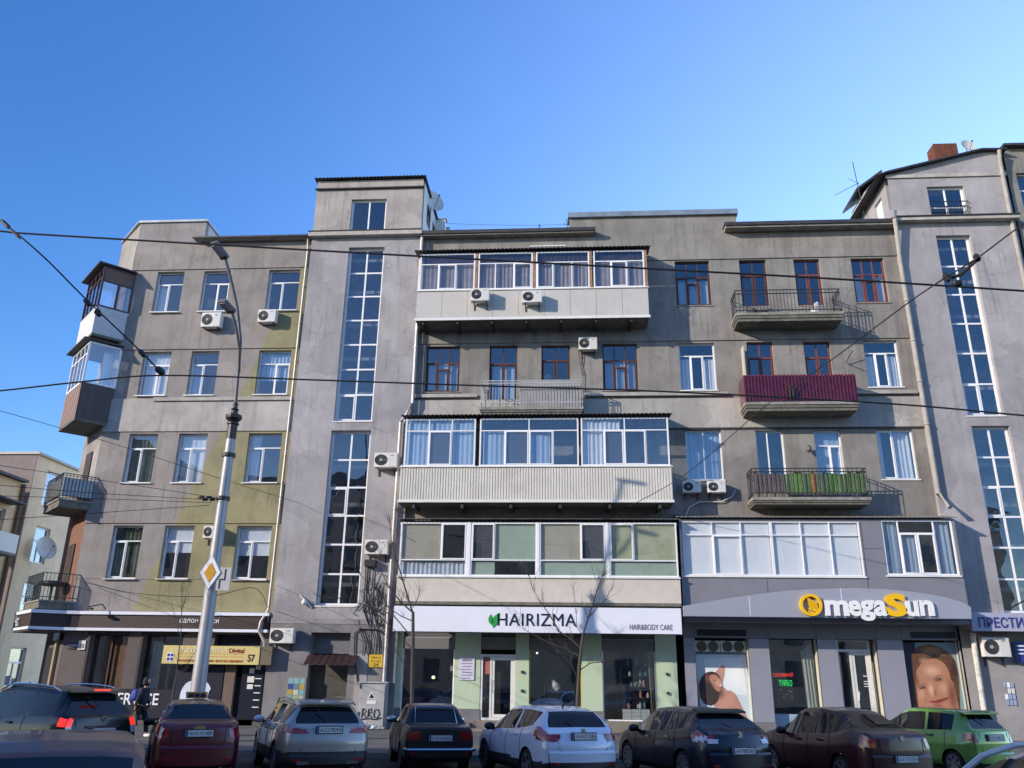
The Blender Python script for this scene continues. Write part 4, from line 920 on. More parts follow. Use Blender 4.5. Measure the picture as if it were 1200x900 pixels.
MB().box(fx(-1.8, YF), fx(-.1, YF), YF-.24, YF-.18, fz(21.26, YF), fz(21.31, YF)).build('pale_strip', white2, top)
for k in range(7): MB().box(fx(-6.8+k*1.6, YF), fx(-6.8+k*1.6, YF)+.1, YF+.05, 34.95, fz(17.62, YF)-.14, fz(17.62, YF)-.003).build('support_beam', darkroof, top)
# third-floor bay with ribbed siding
sA = [at(px, 520, 35)[0] for px in (475, 557, 562, 678, 681, 784)]
C3 = ('r', [(.24, ('c', [(1, 'p')]*3)), (.76, ('c', [(1, 'p'), (1, 'n'), (1, 'p')]))])
C4 = ('r', [(.24, ('c', [(1, 'p')]*2)), (.76, ('c', [(1, 'p'), (1, 'n'), (1, 's'), (1, 'p')]))])
mid = bay(B, 'bay', 'enclosed balcony with blue curtains over ribbed white siding', -7.38, 4.33, 9.1, 10.71, 12.87, YF,
    [(-7.25, sA[1], C3, G1, [(0, 1, curt_b, .98, .02)]), (sA[2], sA[3], C4, G1, [(.02, .25, curt_b, .74, .02), (.5, .72, curt_b, .74, .02)]), (sA[4], sA[5], ('r', [(.24, ('c', [(1, 'p')]*2)), (.76, ('c', [(1, 'p'), (.9, 'n'), (1, 's'), (1, 'p')]))]), G1, [(.0, .45, curt_w, .98, .02)])], sidingw, ribbed_lower(sidingw))
corr_edge(fx(-7.45, YF), fx(4.45, YF), YF-.22, 34.95, fz(12.98, YF), fz(13.15, YF)).build('sheet_roof', darkroof, mid)
for k in range(6): MB().box(fx(-6.8+k*2.1, YF), fx(-6.8+k*2.1, YF)+.12, YF+.08, 34.95, fz(9.1, YF)-.2, fz(9.1, YF)-.003).build('support_beam', darkroof, mid)
# second-floor bay above the hair salon
sB = [at(px, 650, 35)[0] for px in (468, 547, 551, 629, 632, 711, 714, 794)]
def L2(big_first, nn): return ('r', [(.72, ('c', [(1.65, 'p'), (1, nn)] if big_first else [(.9, nn), (1.65, 'p')])), (.28, 'p')])
low = bay(B, 'bay', 'lowest enclosed bay over the hair salon sign with beige and green blinds', -7.25, 4.43, 4.88, 6.03, 8.27, YF,
    [(sB[0], sB[1], L2(True, 's'), G1, [(0, .62, blind_c, .98, .28), (0, 1, curt_w, .27, .02)]), (sB[2], sB[3], L2(False, 'n'), G1, [(.36, 1, blind_g, .98, .02), (0, 1, blind_g, .27, .02)]),
     (sB[4], sB[5], L2(True, 'n'), G1, [(0, .62, blind_c, .98, .28), (0, 1, blind_g, .27, .02)]), (sB[6], sB[7], L2(False, 's'), G1, [(0, 1, mat('yellow_green_blind', (.55, .56, .35), .8), .98, .28), (0, 1, blind_g, .27, .02)])],
    cream, None and 0 or (lambda root, a, b, c, d, YF: [MB().box(a, b, YF, YF+.2, c, d-.06).build('parapet_wall', mat('beige_render', (.56, .52, .46), .8, var=.06, dirt=.2, dirtcol=(.38, .34, .3)), root), MB().box(a-.02, b+.02, YF-.06, YF+.2, d-.06, d-.003).build('parapet_sill', white2, root)]), gm=G1)
corr_edge(fx(-7.45, YF), fx(4.5, YF), YF-.18, 34.95, fz(8.38, YF), fz(8.6, YF)).build('sheet_roof', mat('grey_sheet_roof', (.18, .17, .16), .7, var=.3, dirt=.5), low)
for k in range(1, 4): MB().box(fx(sB[2*k-1], YF)+.0, fx(sB[2*k], YF), YF-.02, YF+.08, fz(6.03, YF), fz(8.27, YF)).build('post', white, low)
# right bay above the sun studio: slate-grey clad block with two window groups
YR = 34.0
X = lambda v: fx(v, YR); Z = lambda v: fz(v, YR)
ra = (4.62, 11.80, 6.12, 8.34); rb_ = (12.68, 15.50, 6.18, 8.40)
RB = MB().holes(X(4.5), X(15.62), Z(4.45), Z(8.42), YR, [(X(ra[0]), X(ra[1]), Z(ra[2]), Z(ra[3])), (X(rb_[0]), X(rb_[1]), Z(rb_[2]), Z(rb_[3]))], .12).build('clad_bay', clad_s, B, label='slate grey clad bay above the sun studio')
six = ('r', [(.24, ('c', [(1, 'p')]*3)), (.76, ('c', [(1, 'p'), (1, 's'), (1, 'p')]))])
xm_ = (ra[0]+ra[1])/2+.02
gpale = glass('pale_reflecting_glass', tint=(.96, .97, .98), refl=.08, wav=.03)
f1 = window(B, X(ra[0]), X(xm_), Z(ra[2]), Z(ra[3]), YR+.02, ('r', [(.24, ('c', [(1, 'p')]*3)), (.76, ('c', [(1, 'p'), (1, 's'), (1, 'p')]))]), gm=gpale, curt=[(0, 1, blind_w, .98, .02)], fr=.05)
f2 = window(B, X(xm_)+.01, X(ra[1]), Z(ra[2]), Z(ra[3]), YR+.02, grid(3, 1) and ('r', [(.24, ('c', [(1, 'p')]*3)), (.76, ('c', [(1, 'p')]*3))]), gm=gpale, curt=[(0, 1, blind_w, .98, .02)], fr=.05)
f3 = window(B, X(rb_[0]), X(rb_[1]), Z(rb_[2]), Z(rb_[3]), YR+.02, ('c', [(.75, 'p'), (1.75, ('r', [(.22, 'p'), (.78, ('c', [(1, 's'), (1, 's')]))])), (.85, 'p')]), curt=[(0, .22, curt_b, .98, .02), (.27, .5, curt_b, .75, .02), (.75, 1, curt_b, .98, .02)], fr=.06)
for q in (ra, rb_): MB().box(X(q[0])-.05, X(q[1])+.05, YR-.06, YR-.002, Z(q[2])-.07, Z(q[2])-.01).build('sill', white2, RB)
MB().box(X(15.62)-.02, X(15.62), YR+.001, 34.99, Z(4.45), Z(8.42)).build('side_cladding', clad_s, RB)
MB().box(X(4.5), X(4.5)+.02, YR+.001, 34.99, Z(4.45), Z(8.42)).build('side_cladding', clad_s, RB)
MB().box(X(4.52), X(15.6), YR+.01, 34.99, Z(4.3), Z(4.44)).build('bay_soffit', clad_s, RB)
MB().box(X(4.52), X(15.6), YR+.7, YR+.73, Z(5), Z(8.4)).build('interior_wall', interior, RB)
corr_edge(X(4.4), X(15.7), YR-.15, 34.95, Z(8.47), Z(8.75), amp=.012).build('sheet_roof', mat('grey_sheet_roof', (.18, .17, .16)), RB)
for a, b, c, d in ((11.86, 11.88, 4.6, 8.3), (7.9, 7.915, 5.0, 6.0), (11.88, 12.6, 7.22, 7.235)):
    MB().box(X(a), X(b), YR-.004, YR-.001, Z(c), Z(d)).build('cladding_joint', ink, RB)
def flatten_windows(root, kids):
    for k in kids: k.parent = root
flatten_windows(B, [])

# ---- open balconies
def slab_balcony(par, label, px0, px1, pyt, pyb, YB=33.85):
    x0, zt = at(px0, pyt, YB); x1, zb = at(px1, pyb, YB)
    zt = at((px0+px1)/2, pyt, YB)[1]; zb = at((px0+px1)/2, pyb, YB)[1]
    r = MB().box(x0+.08, x1-.08, YB+.08, 34.98, zb-.02, zt-.0).build('open_balcony', concrete_d, par, label=label)
    MB().box(x0, x1, YB, 34.98, zt-.1, zt+.02).build('balcony_slab', concrete, r)
    MB().box(x0+.04, x1-.04, YB+.04, 34.98, (zb+zt)/2-.06, zt-.1).build('balcony_moulding', concrete_d, r)
    return r, x0, x1, zt
def railing(root, x0, x1, z0, h, YB, m, n, name='railing', mid=True, rails=(0.12,)):
    mb = MB(); f = .035
    for zz in (z0+h,)+tuple(z0+r for r in rails):
        mb.box(x0, x1, YB, YB+f, zz-f, zz); mb.box(x0, x0+f, YB+f, 34.98, zz-f, zz); mb.box(x1-f, x1, YB+f, 34.98, zz-f, zz)
    for k in range(n+1):
        x = x0+(x1-x0-.02)*k/n; mb.box(x, x+.018, YB+.006, YB+.024, z0, z0+h-f)
    for k in range(5):
        y = YB+.2*k+.2
        for xx in (x0+.008, x1-.026): mb.box(xx, xx+.018, y, y+.018, z0, z0+h-f)
    return mb.build(name, m, root)
r, x0, x1, zt = slab_balcony(B, 'top right open balcony with plain black iron railing', 862, 990, 366, 374.5)
railing(r, x0+.05, x1-.05, zt+.02, 1.12, 33.9, blackm, 30, rails=(.15, .95))
for i, (px, w, h, mm, nm, lab) in enumerate(((955, .45, .25, white2, 'storage_tub', 'white tub standing on the top right balcony'), (912, .5, .16, mat('bluish_crate', (.25, .35, .5), .6), 'storage_crate', 'bluish low crate on the top right balcony'))):
    xx = at(px, 360, 34.3)[0]; t = thing(nm, lab, 'tub' if i == 0 else 'crate', (xx, 34.3, zt+.02))
    MB().lathe([(w*.42, 0), (w*.5, h)], (xx, 34.3, zt+.02), 12).build('tub_body', mm, t) if i == 0 else MB().box(xx-w/2, xx+w/2, 34.15, 34.45, zt+.02, zt+.02+h).build('crate_body', mm, t)
    if i == 0: MB().ell((xx+.1, 34.3, zt+.55), (.12, .1, .14)).build('tub_lid', white2, t)
tt = thing('branch_pile', 'dark pile of sticks lying on the top right balcony', 'sticks', (at(890, 362, 34.3)[0], 34.3, zt+.02))
m_ = MB()
for k in range(16):
    a = at(868+RNG.uniform(0, 18), 364, 34.2)[0]; m_.tube([(a, 34.1+RNG.uniform(0, .3), zt+.04+RNG.uniform(0, .05)), (a+RNG.uniform(.4, .9), 34.2, zt+.1+RNG.uniform(0, .25)), (a+RNG.uniform(1.0, 1.6), 34.2, zt+.05+RNG.uniform(0, .12))], .018, 4)
m_.build('sticks', bark, tt, kind='stuff')
r, x0, x1, zt = slab_balcony(B, 'open balcony wrapped in burgundy corrugated sheet', 873, 1008, 471, 480)
bur = mat('burgundy_sheet', (.20, .032, .055), .22, metal=.55, var=.25, scale=4, coat=.5)
def corr_panel(root, x0, x1, z0, z1, YB, m, step=.14):
    n = int((x1-x0)/step); mb = MB()
    for k in range(n):
        a = x0+(x1-x0)*k/n; w = (x1-x0)/n
        for sx, ex_, y0, y1 in ((0, .35, 0, 0), (.35, .5, 0, .07), (.5, .85, .07, .07), (.85, 1, .07, 0)):
            mb.poly([(a+w*sx, YB+y0, z0), (a+w*ex_, YB+y1, z0), (a+w*ex_, YB+y1, z1), (a+w*sx, YB+y0, z1)])
    mb.build('corrugated_front', m, root, kind='stuff')
    for xx in (x0, x1-.02): MB().box(xx, xx+.02, YB+.05, 34.98, z0, z1).build('side_sheet', m, root)
corr_panel(r, x0+.03, x1-.03, zt+.05, zt+1.22, 33.82, bur)
railing(r, x0+.08, x1-.08, zt+.02, 1.12, 33.92, blackm, 6)
bk = thing('hanging_pot', 'small dark bracket with a pot hanging on the burgundy balcony front', 'plant pot', at3(928, 462, 33.7))
MB().tube([at3(920, 448, 33.72), at3(926, 455, 33.68), at3(932, 455, 33.68), at3(942, 446, 33.72)], .02, 5).tube([at3(926, 452, 33.7), at3(926, 466, 33.7)], .05, 6).tube([at3(930, 456, 33.7), at3(930, 465, 33.7)], .06, 6).build('bracket', blackm, bk)
r, x0, x1, zt = slab_balcony(B, 'open balcony with black bars over green boards', 882, 1022, 583, 590)
railing(r, x0+.05, x1-.05, zt+.02, 1.22, 33.9, blackm, 26, rails=(.2, 1.08))
gb = [(.13, .24, .07), (.08, .17, .055), (.11, .15, .09), (.12, .09, .07), (.08, .15, .06)]
n = 27
for k in range(n):
    cc = (.35, .14, .05) if k == 14 else ((.13, .11, .115) if k < 7 else gb[RNG.randrange(3) if k > 8 else 2])
    nm = 'board_%d' % (gb.index(cc) if cc in gb else (8 if k == 14 else 9))
    a = x0+.12+(x1-x0-.24)*k/n
    MB().box(a+.006, a+(x1-x0-.24)/n-.006, 33.96+.01*(k % 2), 33.99+.01*(k % 2), zt+.22, zt+1.02+RNG.uniform(-.04, .05)).build('board', mat(nm, cc, .8, var=.3, scale=3, dirt=.3), r)
r, x0, x1, zt = slab_balcony(B, 'open balcony on the left with grey painted railing', 562, 684, 477, 484.5)
railing(r, x0+.03, x1-.03, zt+.02, 1.22, 33.88, mat('grey_paint_rail', (.42, .42, .42), .5, var=.15, dirt=.3), 34, rails=(.22, 1.1))
MB().box(x0+1.7, x1-.1, 34.2, 34.24, zt+.05, zt+1.3).build('grey_board', mat('grey_board', (.30, .30, .30), .7, var=.15, dirt=.3), r)
flatten_bays()

# ================================================================== HAIR SALON (under the overhang, wall plane 35)
def px(x, y=790, Y=35): return at(x, y, Y)[0]
def pz(y, x=640, Y=35): return at(x, y, Y)[1]
HS = thing('hair_salon', 'hair salon shopfront with pale green pillars, grey roller boxes and three display windows', 'shopfront', (-1.4, 35, 0.13))
ztop = pz(741, 640, 34.6)
hx = [px(v, 800) for v in (461, 470.5, 532, 563, 604, 620, 682, 706, 769, 794)]
zG = pz(762, 640); zB = pz(843, 640)
# green pillars with grey plinths
for a, b, nm in ((0, 1, 'narrow'), (2, 3, 'a'), (4, 5, 'b'), (6, 7, 'c'), (8, 9, 'd')):
    MB().box(hx[a]+.004, hx[b]-.004, 34.88, 35.0, .9, 4.3).build('pillar', green_p, HS)
    MB().box(hx[a]-.01, hx[b]+.01, 34.86, 35.0, .13, .895).build('plinth', mat('grey_plinth', (.17, .17, .19), .7, var=.15, dirt=.3), HS)
for a, b in ((4, 5), (8, 9)):
    xm = (hx[a]+hx[b])/2
    for zz in (1.55, 2.25): MB().lathe([(.05, 0), (.05, .1)], (xm, 34.84, zz), 8).build('pillar_spot', blackm, HS)
dk = mat('header_grey', (.10, .105, .115), .6, var=.1)
for a, b in ((1, 2), (3, 4), (5, 6), (7, 8)):
    MB().box(hx[a], hx[b], 35.0, 35.06, zG+.45, 4.3).build('header_panel', dk, HS)
    MB().box(hx[a]+.02, hx[b]-.02, 34.93, 35.12, zG, zG+.42).build('roller_box', mat('roller_grey', (.16, .165, .18), .5, var=.06), HS)
    MB().box(hx[a], hx[b], 34.95, 35.0, zG+.42, zG+.455).build('header_trim', silver, HS)
gold = mat('gold_edge', (.50, .42, .12), .5)
for a, b in ((1, 2), (5, 6), (7, 8)):
    fmb = MB(); z0 = zB if a != 1 else pz(832, 500)
    z0 = .55
    fmb.box(hx[a], hx[a]+.05, 34.98, 35.06, z0, zG).box(hx[b]-.05, hx[b], 34.98, 35.06, z0, zG).box(hx[a]+.05, hx[b]-.05, 34.981, 35.06, z0, z0+.05)
    w_ = fmb.build('display_window', white if a != 5 else gold, HS)
    MB().box(hx[a]+.045, hx[b]-.045, 35.0, 35.012, z0+.045, zG+.02).build('pane', G3, w_)
    MB().box(hx[a]-.01, hx[b]+.01, 34.87, 35.05, .13, z0-.003).build('stall_riser', mat('tan_riser', (.20, .175, .15), .8, var=.15, dirt=.3), HS)
# interior of the shop
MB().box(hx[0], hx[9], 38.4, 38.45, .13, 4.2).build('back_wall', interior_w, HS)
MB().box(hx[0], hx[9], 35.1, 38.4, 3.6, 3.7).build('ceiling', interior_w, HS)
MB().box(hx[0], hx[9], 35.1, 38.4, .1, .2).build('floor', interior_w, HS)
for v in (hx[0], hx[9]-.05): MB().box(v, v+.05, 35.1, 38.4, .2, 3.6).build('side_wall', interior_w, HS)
# door: narrow fixed light + leaf
d0, d1 = hx[3], hx[4]; dz = pz(767, 585); db = .5
fr = MB().box(d0, d0+.09, 34.9, 35.02, db, dz).box(d1-.09, d1, 34.9, 35.02, db, dz).box(d0+.09, d1-.09, 34.901, 35.02, dz-.09, dz)
fr.box(d0+.09, d1-.09, 34.901, 35.02, db, db+.09)
xm = d0+.38
fr.box(xm, xm+.07, 34.902, 35.018, db+.09, dz-.09)
frame = fr.build('door_frame', white2, HS)
MB().box(d0+.085, xm+.005, 34.97, 34.98, db+.085, dz-.085).build('pane', G3, frame)
lf = MB().box(xm+.075, xm+.18, 34.92, 34.99, db+.1, dz-.1).box(d1-.19, d1-.095, 34.92, 34.99, db+.1, dz-.1).box(xm+.18, d1-.19, 34.921, 34.99, db+.1, db+.22).box(xm+.18, d1-.19, 34.921, 34.99, dz-.22, dz-.1).build('door', white2, HS)
MB().box(xm+.175, d1-.185, 34.95, 34.96, db+.21, dz-.21).build('pane', G3, lf)
MB().tube([(xm+.13, 34.9, 1.55), (xm+.13, 34.84, 1.56), (xm+.13, 34.84, 1.95), (xm+.13, 34.9, 1.96)], .018, 6).build('handle', zinc, lf)
MB().box(d0+.1, xm-.02, 34.96, 34.969, dz-.75, dz-.15).build('red_notice', mat('pinkish_notice', (.35, .12, .10), .6), frame)
# steps
for k in range(3): MB().box(d0-.3-.28*k, d1+.25+.2*k, 34.86-.3*(k+1), 34.86, .13, .5-.13*k-.003*k).build('step', mat('tan_step', (.22, .19, .165), .9, var=.15, dirt=.3), HS)
MB().box(hx[2]-.1, d0-.3, 34.1, 34.86, .13, .42).build('landing', mat('tan_step', (.22, .19, .165)), HS)
# framed price list on the pillar
x0 = px(538.5, 780, 34.85); x1 = px(556, 780, 34.85); z1 = pz(770, 547, 34.85); z0 = pz(797, 547, 34.85)
pl = thing('opening_hours_board', 'pale lilac opening hours board on the green pillar left of the salon door', 'notice board', ((x0+x1)/2, 34.86, z0))
MB().box(x0, x1, 34.84, 34.875, z0, z1).build('board', mat('lilac_paper', (.62, .60, .74), .5, var=.03), pl)
text('HAIRIZMA', x0+.1, z1-.16, 34.835, x1-x0-.2, .08, ink, pl, ext=.003)
for k in range(6): MB().box(x0+.08+.03*(k % 2), x1-.08-.03*(k % 3), 34.835, 34.839, z1-.26-.11*k, z1-.235-.11*k).build('print_line', mat('violet_ink', (.15, .13, .32), .6), pl)
# goods and furniture seen through the panes
def shelf_bottles(x0, x1, n, zlo, zhi, lab, Y0=35.35):
    for k in range(n):
        x = RNG.uniform(x0, x1); z = RNG.choice([zlo+(zhi-zlo)*j/4 for j in range(5)]); Y = Y0+RNG.uniform(0, .25)
        c = RNG.choice([(.7, .7, .68), (.65, .6, .5), (.1, .3, .4), (.6, .25, .15), (.75, .75, .78), (.45, .5, .25)])
        key = 'bottle_%02d' % int(c[0]*100)
        h = RNG.uniform(.16, .3); t = thing('bottle', 'hair care bottle on the shelves behind the right salon window', 'bottle', (x, Y, z), group='bottles in the salon window')
        MB().lathe([(.05, 0), (.055, .02), (.055, h*.7), (.025, h*.8), (.025, h)], (x, Y, z), 7).build('bottle_body', mat(key, c, .4), t)
wx0, wx1 = hx[7]+.75, hx[8]-.2
sh = thing('display_shelves', 'dark display shelves with bottles behind the right salon window', 'shelves', ((wx0+wx1)/2, 35.5, .2))
for j in range(5): MB().box(wx0, wx1, 35.3, 35.7, .98+.4*j, 1.0+.4*j).build('shelf', interior, sh)
for v in (wx0-.03, wx1): MB().box(v, v+.03, 35.3, 35.7, .2, 2.75).build('shelf_side', interior, sh)
shelf_bottles(wx0+.1, wx1-.1, 22, 1.005, 2.61, '')
b_ = thing('white_box_stack', 'stack of white boxes low in the right salon window', 'boxes', (wx0+.5, 35.3, .6))
for j in range(3):
    for i in range(3): MB().box(wx0+.02+.36*i, wx0+.36+.36*i, 35.16, 35.3, .6+.13*j, .72+.13*j).build('box', white, b_)
cu_ = thing('window_drape', 'gathered pale drape at the right edge of the right salon window', 'curtain', (hx[8]-.15, 35.2, 1.0))
mb = MB(); n = 10
for i in range(n+1):
    x = hx[8]-.3+.26*i/n; y = 35.2+.05*math.sin(i*2.1); mb.v += [(x+.08, y, .75), (x, y, zG)]
for i in range(n): mb.f.append((2*i, 2*i+2, 2*i+3, 2*i+1))
mb.build('drape_cloth', mat('cream_cloth', (.5, .46, .36), .9), cu_)
# salon lamps and chairs inside the middle and left window
lp = thing('salon_hood_lamp', 'white salon lamp on a bent stand in the middle display window', 'lamp', (hx[5]+.9, 35.6, .2))
MB().tube([(hx[5]+.55, 35.6, .2), (hx[5]+.6, 35.6, 1.8), (hx[5]+.75, 35.6, 2.1), (hx[5]+.95, 35.55, 2.0)], .02, 6).build('stand', mat('stand_grey', (.3, .32, .33), .4), lp)
MB().tube([(hx[5]+.9, 35.55, 2.02), (hx[5]+1.05, 35.5, 1.8), (hx[5]+1.15, 35.5, 1.66)], [.05, .16, .12], 10).build('lamp_head', white, lp, smooth=True)
for q, (a, w, h) in enumerate(((hx[5]+.9, .5, .95), (hx[1]+.75, .9, .8), (hx[1]+1.5, .5, .7))):
    t = thing('reception_counter' if q else 'styling_table', ['pale styling table low in the middle display window', 'teal grey reception counter in the left display window', 'blue grey side counter in the left display window'][q], 'counter', (a, 35.7, .2))
    MB().box(a-w/2, a+w/2, 35.5, 36.0, .2, .2+h).build('counter_body', mat('counter_%d' % q, [(.16, .2, .2), (.12, .17, .18), (.07, .1, .15)][q], .5), t)
    MB().box(a-w/2-.03, a+w/2+.03, 35.45, 36.05, .2+h, .24+h).build('counter_top', mat('counter_top', (.25, .28, .28), .4), t)
for q, (ux, uz) in enumerate(((hx[1]+1.15, 2.05), (hx[5]+.28, 3.05), (hx[1]+1.9, 2.5))):
    t = thing('ceiling_spot', ['lit warm bulb glowing in the left salon window', 'small lit spot high in the middle salon window', 'white price card hanging near the right side of the left salon window'][q], 'lamp' if q < 2 else 'card', (ux, 35.8, uz))
    if q < 2: MB().ell((ux, 35.8, uz), (.07-.03*q, .07-.03*q, .06-.02*q)).build('bulb', mat('bulb_warm', (1, .8, .5), emit=(1, .75, .4), estr=3), t)
    else: MB().box(ux, ux+.2, 35.3, 35.31, uz-.2, uz).build('card_sheet', white2, t)
    MB().tube([(ux, 35.8, uz+.05), (ux, 35.8, 3.6)], .008, 4).build('cord', blackm, t)
# sign board with the salon's name
YS = 33.45
x0 = at(461, 726, YS)[0]; x1 = at(798.5, 726, YS)[0]; z0 = at(640, 741.5, YS)[1]; z1 = at(640, 711.5, YS)[1]
HG = thing('hair_salon_sign', 'long white salon sign board with a green leaf and dark thin lettering', 'sign', ((x0+x1)/2, YS, z0))
MB().box(x0, x1, YS, YS+.22, z0, z1).build('board', sign_w, HG)
MB().box(x0, x1, YS+.221, YS+.5, z1-.12, z1+.02).box(x0, x1, YS-.01, YS+.2, z0-.03, z0-.003).build('edge_trim', ink, HG)
a = at(583, 733, YS); b = at(675, 719.5, YS)
text('HAIRIZMA', a[0], a[1], YS-.02, b[0]-a[0], b[1]-a[1], ink, HG, ext=.018, sp=1.08)
a = at(738, 738, YS); b = at(788, 732, YS)
text('HAIR&BODY CARE', a[0], a[1], YS-.012, b[0]-a[0], b[1]-a[1], mat('grey_letters', (.10, .10, .14), .5), HG, ext=.01)
lfm = mat('leaf_green', (.02, .30, .06), .5, var=.1)
def leaf(cx, cz, L, w, ang):
    P = []
    for k in range(9): t_ = k/8; P.append((t_*L, w*math.sin(math.pi*t_)**.8))
    for k in range(7, 0, -1): t_ = k/8; P.append((t_*L, -w*.5*math.sin(math.pi*t_)))
    c, s_ = math.cos(ang), math.sin(ang)
    return [(cx+u*c-v*s_, YS-.02, cz+u*s_+v*c) for u, v in P]
a = at(578, 736, YS)
MB().prism(leaf(a[0], a[1], .62, .16, 1.18), (0, .015, 0)).build('leaf_emblem', lfm, HG)
MB().prism(leaf(a[0]-.05, a[1]+.1, .42, .12, 1.7), (0, .012, 0)).build('leaf_emblem', lfm, HG)

# ================================================================== SUN STUDIO (right)
OS = thing('sun_studio', 'sun studio shopfront clad in grey panels with poster windows and a white door', 'shopfront', (10, 35, .13))
zj = pz(748.5, 900); 
cols = {'p1': (800.5, 813.5), 'n': (813.5, 876), 'p2': (876, 900), 'w': (900, 956.5), 'p3': (956.5, 979.5), 'd': (979.5, 1026), 'p4': (1026, 1056.5), 'w2': (1056.5, 1121), 'p5': (1121, 1137)}
gx = {k: (px(v[0], 752), px(v[1], 752)) for k, v in cols.items()}
zt = 4.35
for k, (a, b) in gx.items():
    if k.startswith('p'):
        MB().box(a+.006, b-.006, 34.9, 34.97, .6, zj-.008).build('cladding_panel', clad_g if k != 'p5' else mat('pale_pillar', (.5, .5, .46), .5, var=.1), OS)
        MB().box(a, b, 34.93, 35.02, .13, zj).build('pillar_core', ink, OS)
        MB().box(a-.01, b+.01, 34.88, 35.0, .13, .59).build('plinth', mat('grey_plinth', (.17, .17, .19)), OS)
    MB().box(a+.006, b-.006, 34.9, 34.97, zj+.008, zt).build('cladding_panel', mat('grey_header_panel', (.21, .215, .26), .4, metal=.25, var=.05), OS)
    MB().box(a, b, 34.93, 35.0, zj, zt).build('header_core', ink, OS)
# side returns of pillars; left-facing ones coloured cream to look lit
for k in ('n', 'w', 'd', 'w2'):
    a, b = gx[k]
    MB().box(b-.03, b-.001, 35.021, 35.6, .13, zj).build('reveal', mat('reveal_lit_cream', (.55, .53, .45), .6, var=.08), OS)
    MB().box(a+.001, a+.03, 35.021, 35.6, .13, zj).build('reveal', clad_g, OS)
for k in ('n', 'w2'):
    a, b = gx[k]; MB().box(a+.12 if k == 'n' else a+.35, b-.06, 34.88, 34.899, zj+.08, zj+.32).build('air_slot', ink, OS)
# niche with four fans (two twin outdoor units) above the poster
a, b = gx['n']; zn = pz(764.5, 845)
MB().box(a, b, 35.55, 35.58, .13, zj).build('niche_back', ink, OS)
for q in range(2):
    xa = a+.04+(b-a-.08)*q/2; xb = xa+(b-a-.08)/2-.03
    t = thing('outdoor_ac_unit', '%s twin-fan cooling unit in the niche over the woman-with-raised-arm poster' % ('left' if q == 0 else 'right'), 'air conditioner', ((xa+xb)/2, 35.2, zn))
    MB().box(xa, xb, 35.12, 35.5, zn+.02, zj-.1).build('casing', ac_w, t)
    for j in range(2):
        xc = xa+(xb-xa)*(.27+.46*j); MB().disc((xc, 35.09, (zn+zj)/2-.04), .2, 'y', .03, 18).build('fan_grille', mat('fan_brown', (.10, .09, .05), .6), t)
def poly_print(par, Y, pts, m, name='printed_shape', th=.004):
    MB().prism([at3(x_, y_, Y) for x_, y_ in pts], (0, th, 0)).build(name, m, par)
skin_p = mat('print_skin', (.50, .26, .20), .6, var=.1, scale=4); skin_d = mat('print_skin_shade', (.30, .14, .12), .6, var=.12, scale=4); hair_p = mat('print_dark_hair', (.045, .03, .03), .6, var=.3, scale=9)
Yp = 35.15
P1 = thing('sunbather_poster', 'pale blue poster of a dark-haired woman raising her arm, left bay of the sun studio', 'poster', (px(845), Yp, .6))
MB().prism([at3(815, 767, Yp), at3(873, 767, Yp), at3(886, 845, Yp), at3(822, 845, Yp)], (0, .03, 0)).build('sheet', mat('print_pale_blue', (.55, .66, .72), .5, var=.06, scale=1.5), P1)
fb = MB().tube([at3(814.3, 765.5, Yp), at3(874.5, 765.5, Yp), at3(888, 845, Yp)], .035, 4).tube([at3(814.3, 765.5, Yp), at3(822, 845, Yp)], .035, 4)
fb.build('poster_frame', zinc, P1)
def print_mat(name, base, blobs, Y, grain=.15):
    """flat print: a base colour with soft printed patches (centre px, py; radius in m; colour)"""
    m = mat(name, base, .55, var=grain, scale=9); n = m.node_tree; b = n.nodes['Principled BSDF']
    geo = [k for k in n.nodes if k.type == 'NEW_GEOMETRY'][0]; cur = b.inputs['Base Color'].links[0].from_socket
    for (x_, y_, rx_, rz_, c) in blobs:
        p = at3(x_, y_, Y); mp = n.nodes.new('ShaderNodeVectorMath'); mp.operation = 'SUBTRACT'; mp.inputs[1].default_value = p; n.links.new(geo.outputs['Position'], mp.inputs[0])
        dv = n.nodes.new('ShaderNodeVectorMath'); dv.operation = 'DIVIDE'; dv.inputs[1].default_value = (rx_, 100, rz_); n.links.new(mp.outputs[0], dv.inputs[0])
        ln = n.nodes.new('ShaderNodeVectorMath'); ln.operation = 'LENGTH'; n.links.new(dv.outputs[0], ln.inputs[0])
        mr = n.nodes.new('ShaderNodeMapRange'); mr.interpolation_type = 'SMOOTHSTEP'; mr.inputs['From Min'].default_value = 1.0; mr.inputs['From Max'].default_value = 0.0
        n.links.new(ln.outputs['Value'], mr.inputs['Value'])
        mx = n.nodes.new('ShaderNodeMix'); mx.data_type = 'RGBA'; n.links.new(mr.outputs[0], mx.inputs[0]); n.links.new(cur, mx.inputs[6]); mx.inputs[7].default_value = (*c, 1); cur = mx.outputs[2]
    n.links.new(cur, b.inputs['Base Color']); return m
poly_print(P1, Yp-.006, [(825, 772), (870, 770), (876, 815), (850, 812), (828, 800)], print_mat('print_white', (.72, .78, .82), [(862, 790, .7, .9, (.86, .9, .92))], Yp, .03), 'printed_light')
SK = print_mat('print_skin', (.40, .19, .14), [(846, 784, .25, .5, (.55, .30, .22)), (866, 822, .35, .7, (.46, .22, .17)), (843, 812, .3, .35, (.16, .06, .05)), (856, 838, .5, .4, (.28, .12, .10))], Yp)
HR = print_mat('print_dark_hair', (.035, .022, .02), [(830, 795, .3, .25, (.16, .07, .05)), (823, 815, .2, .3, (.09, .05, .04))], Yp, .5)
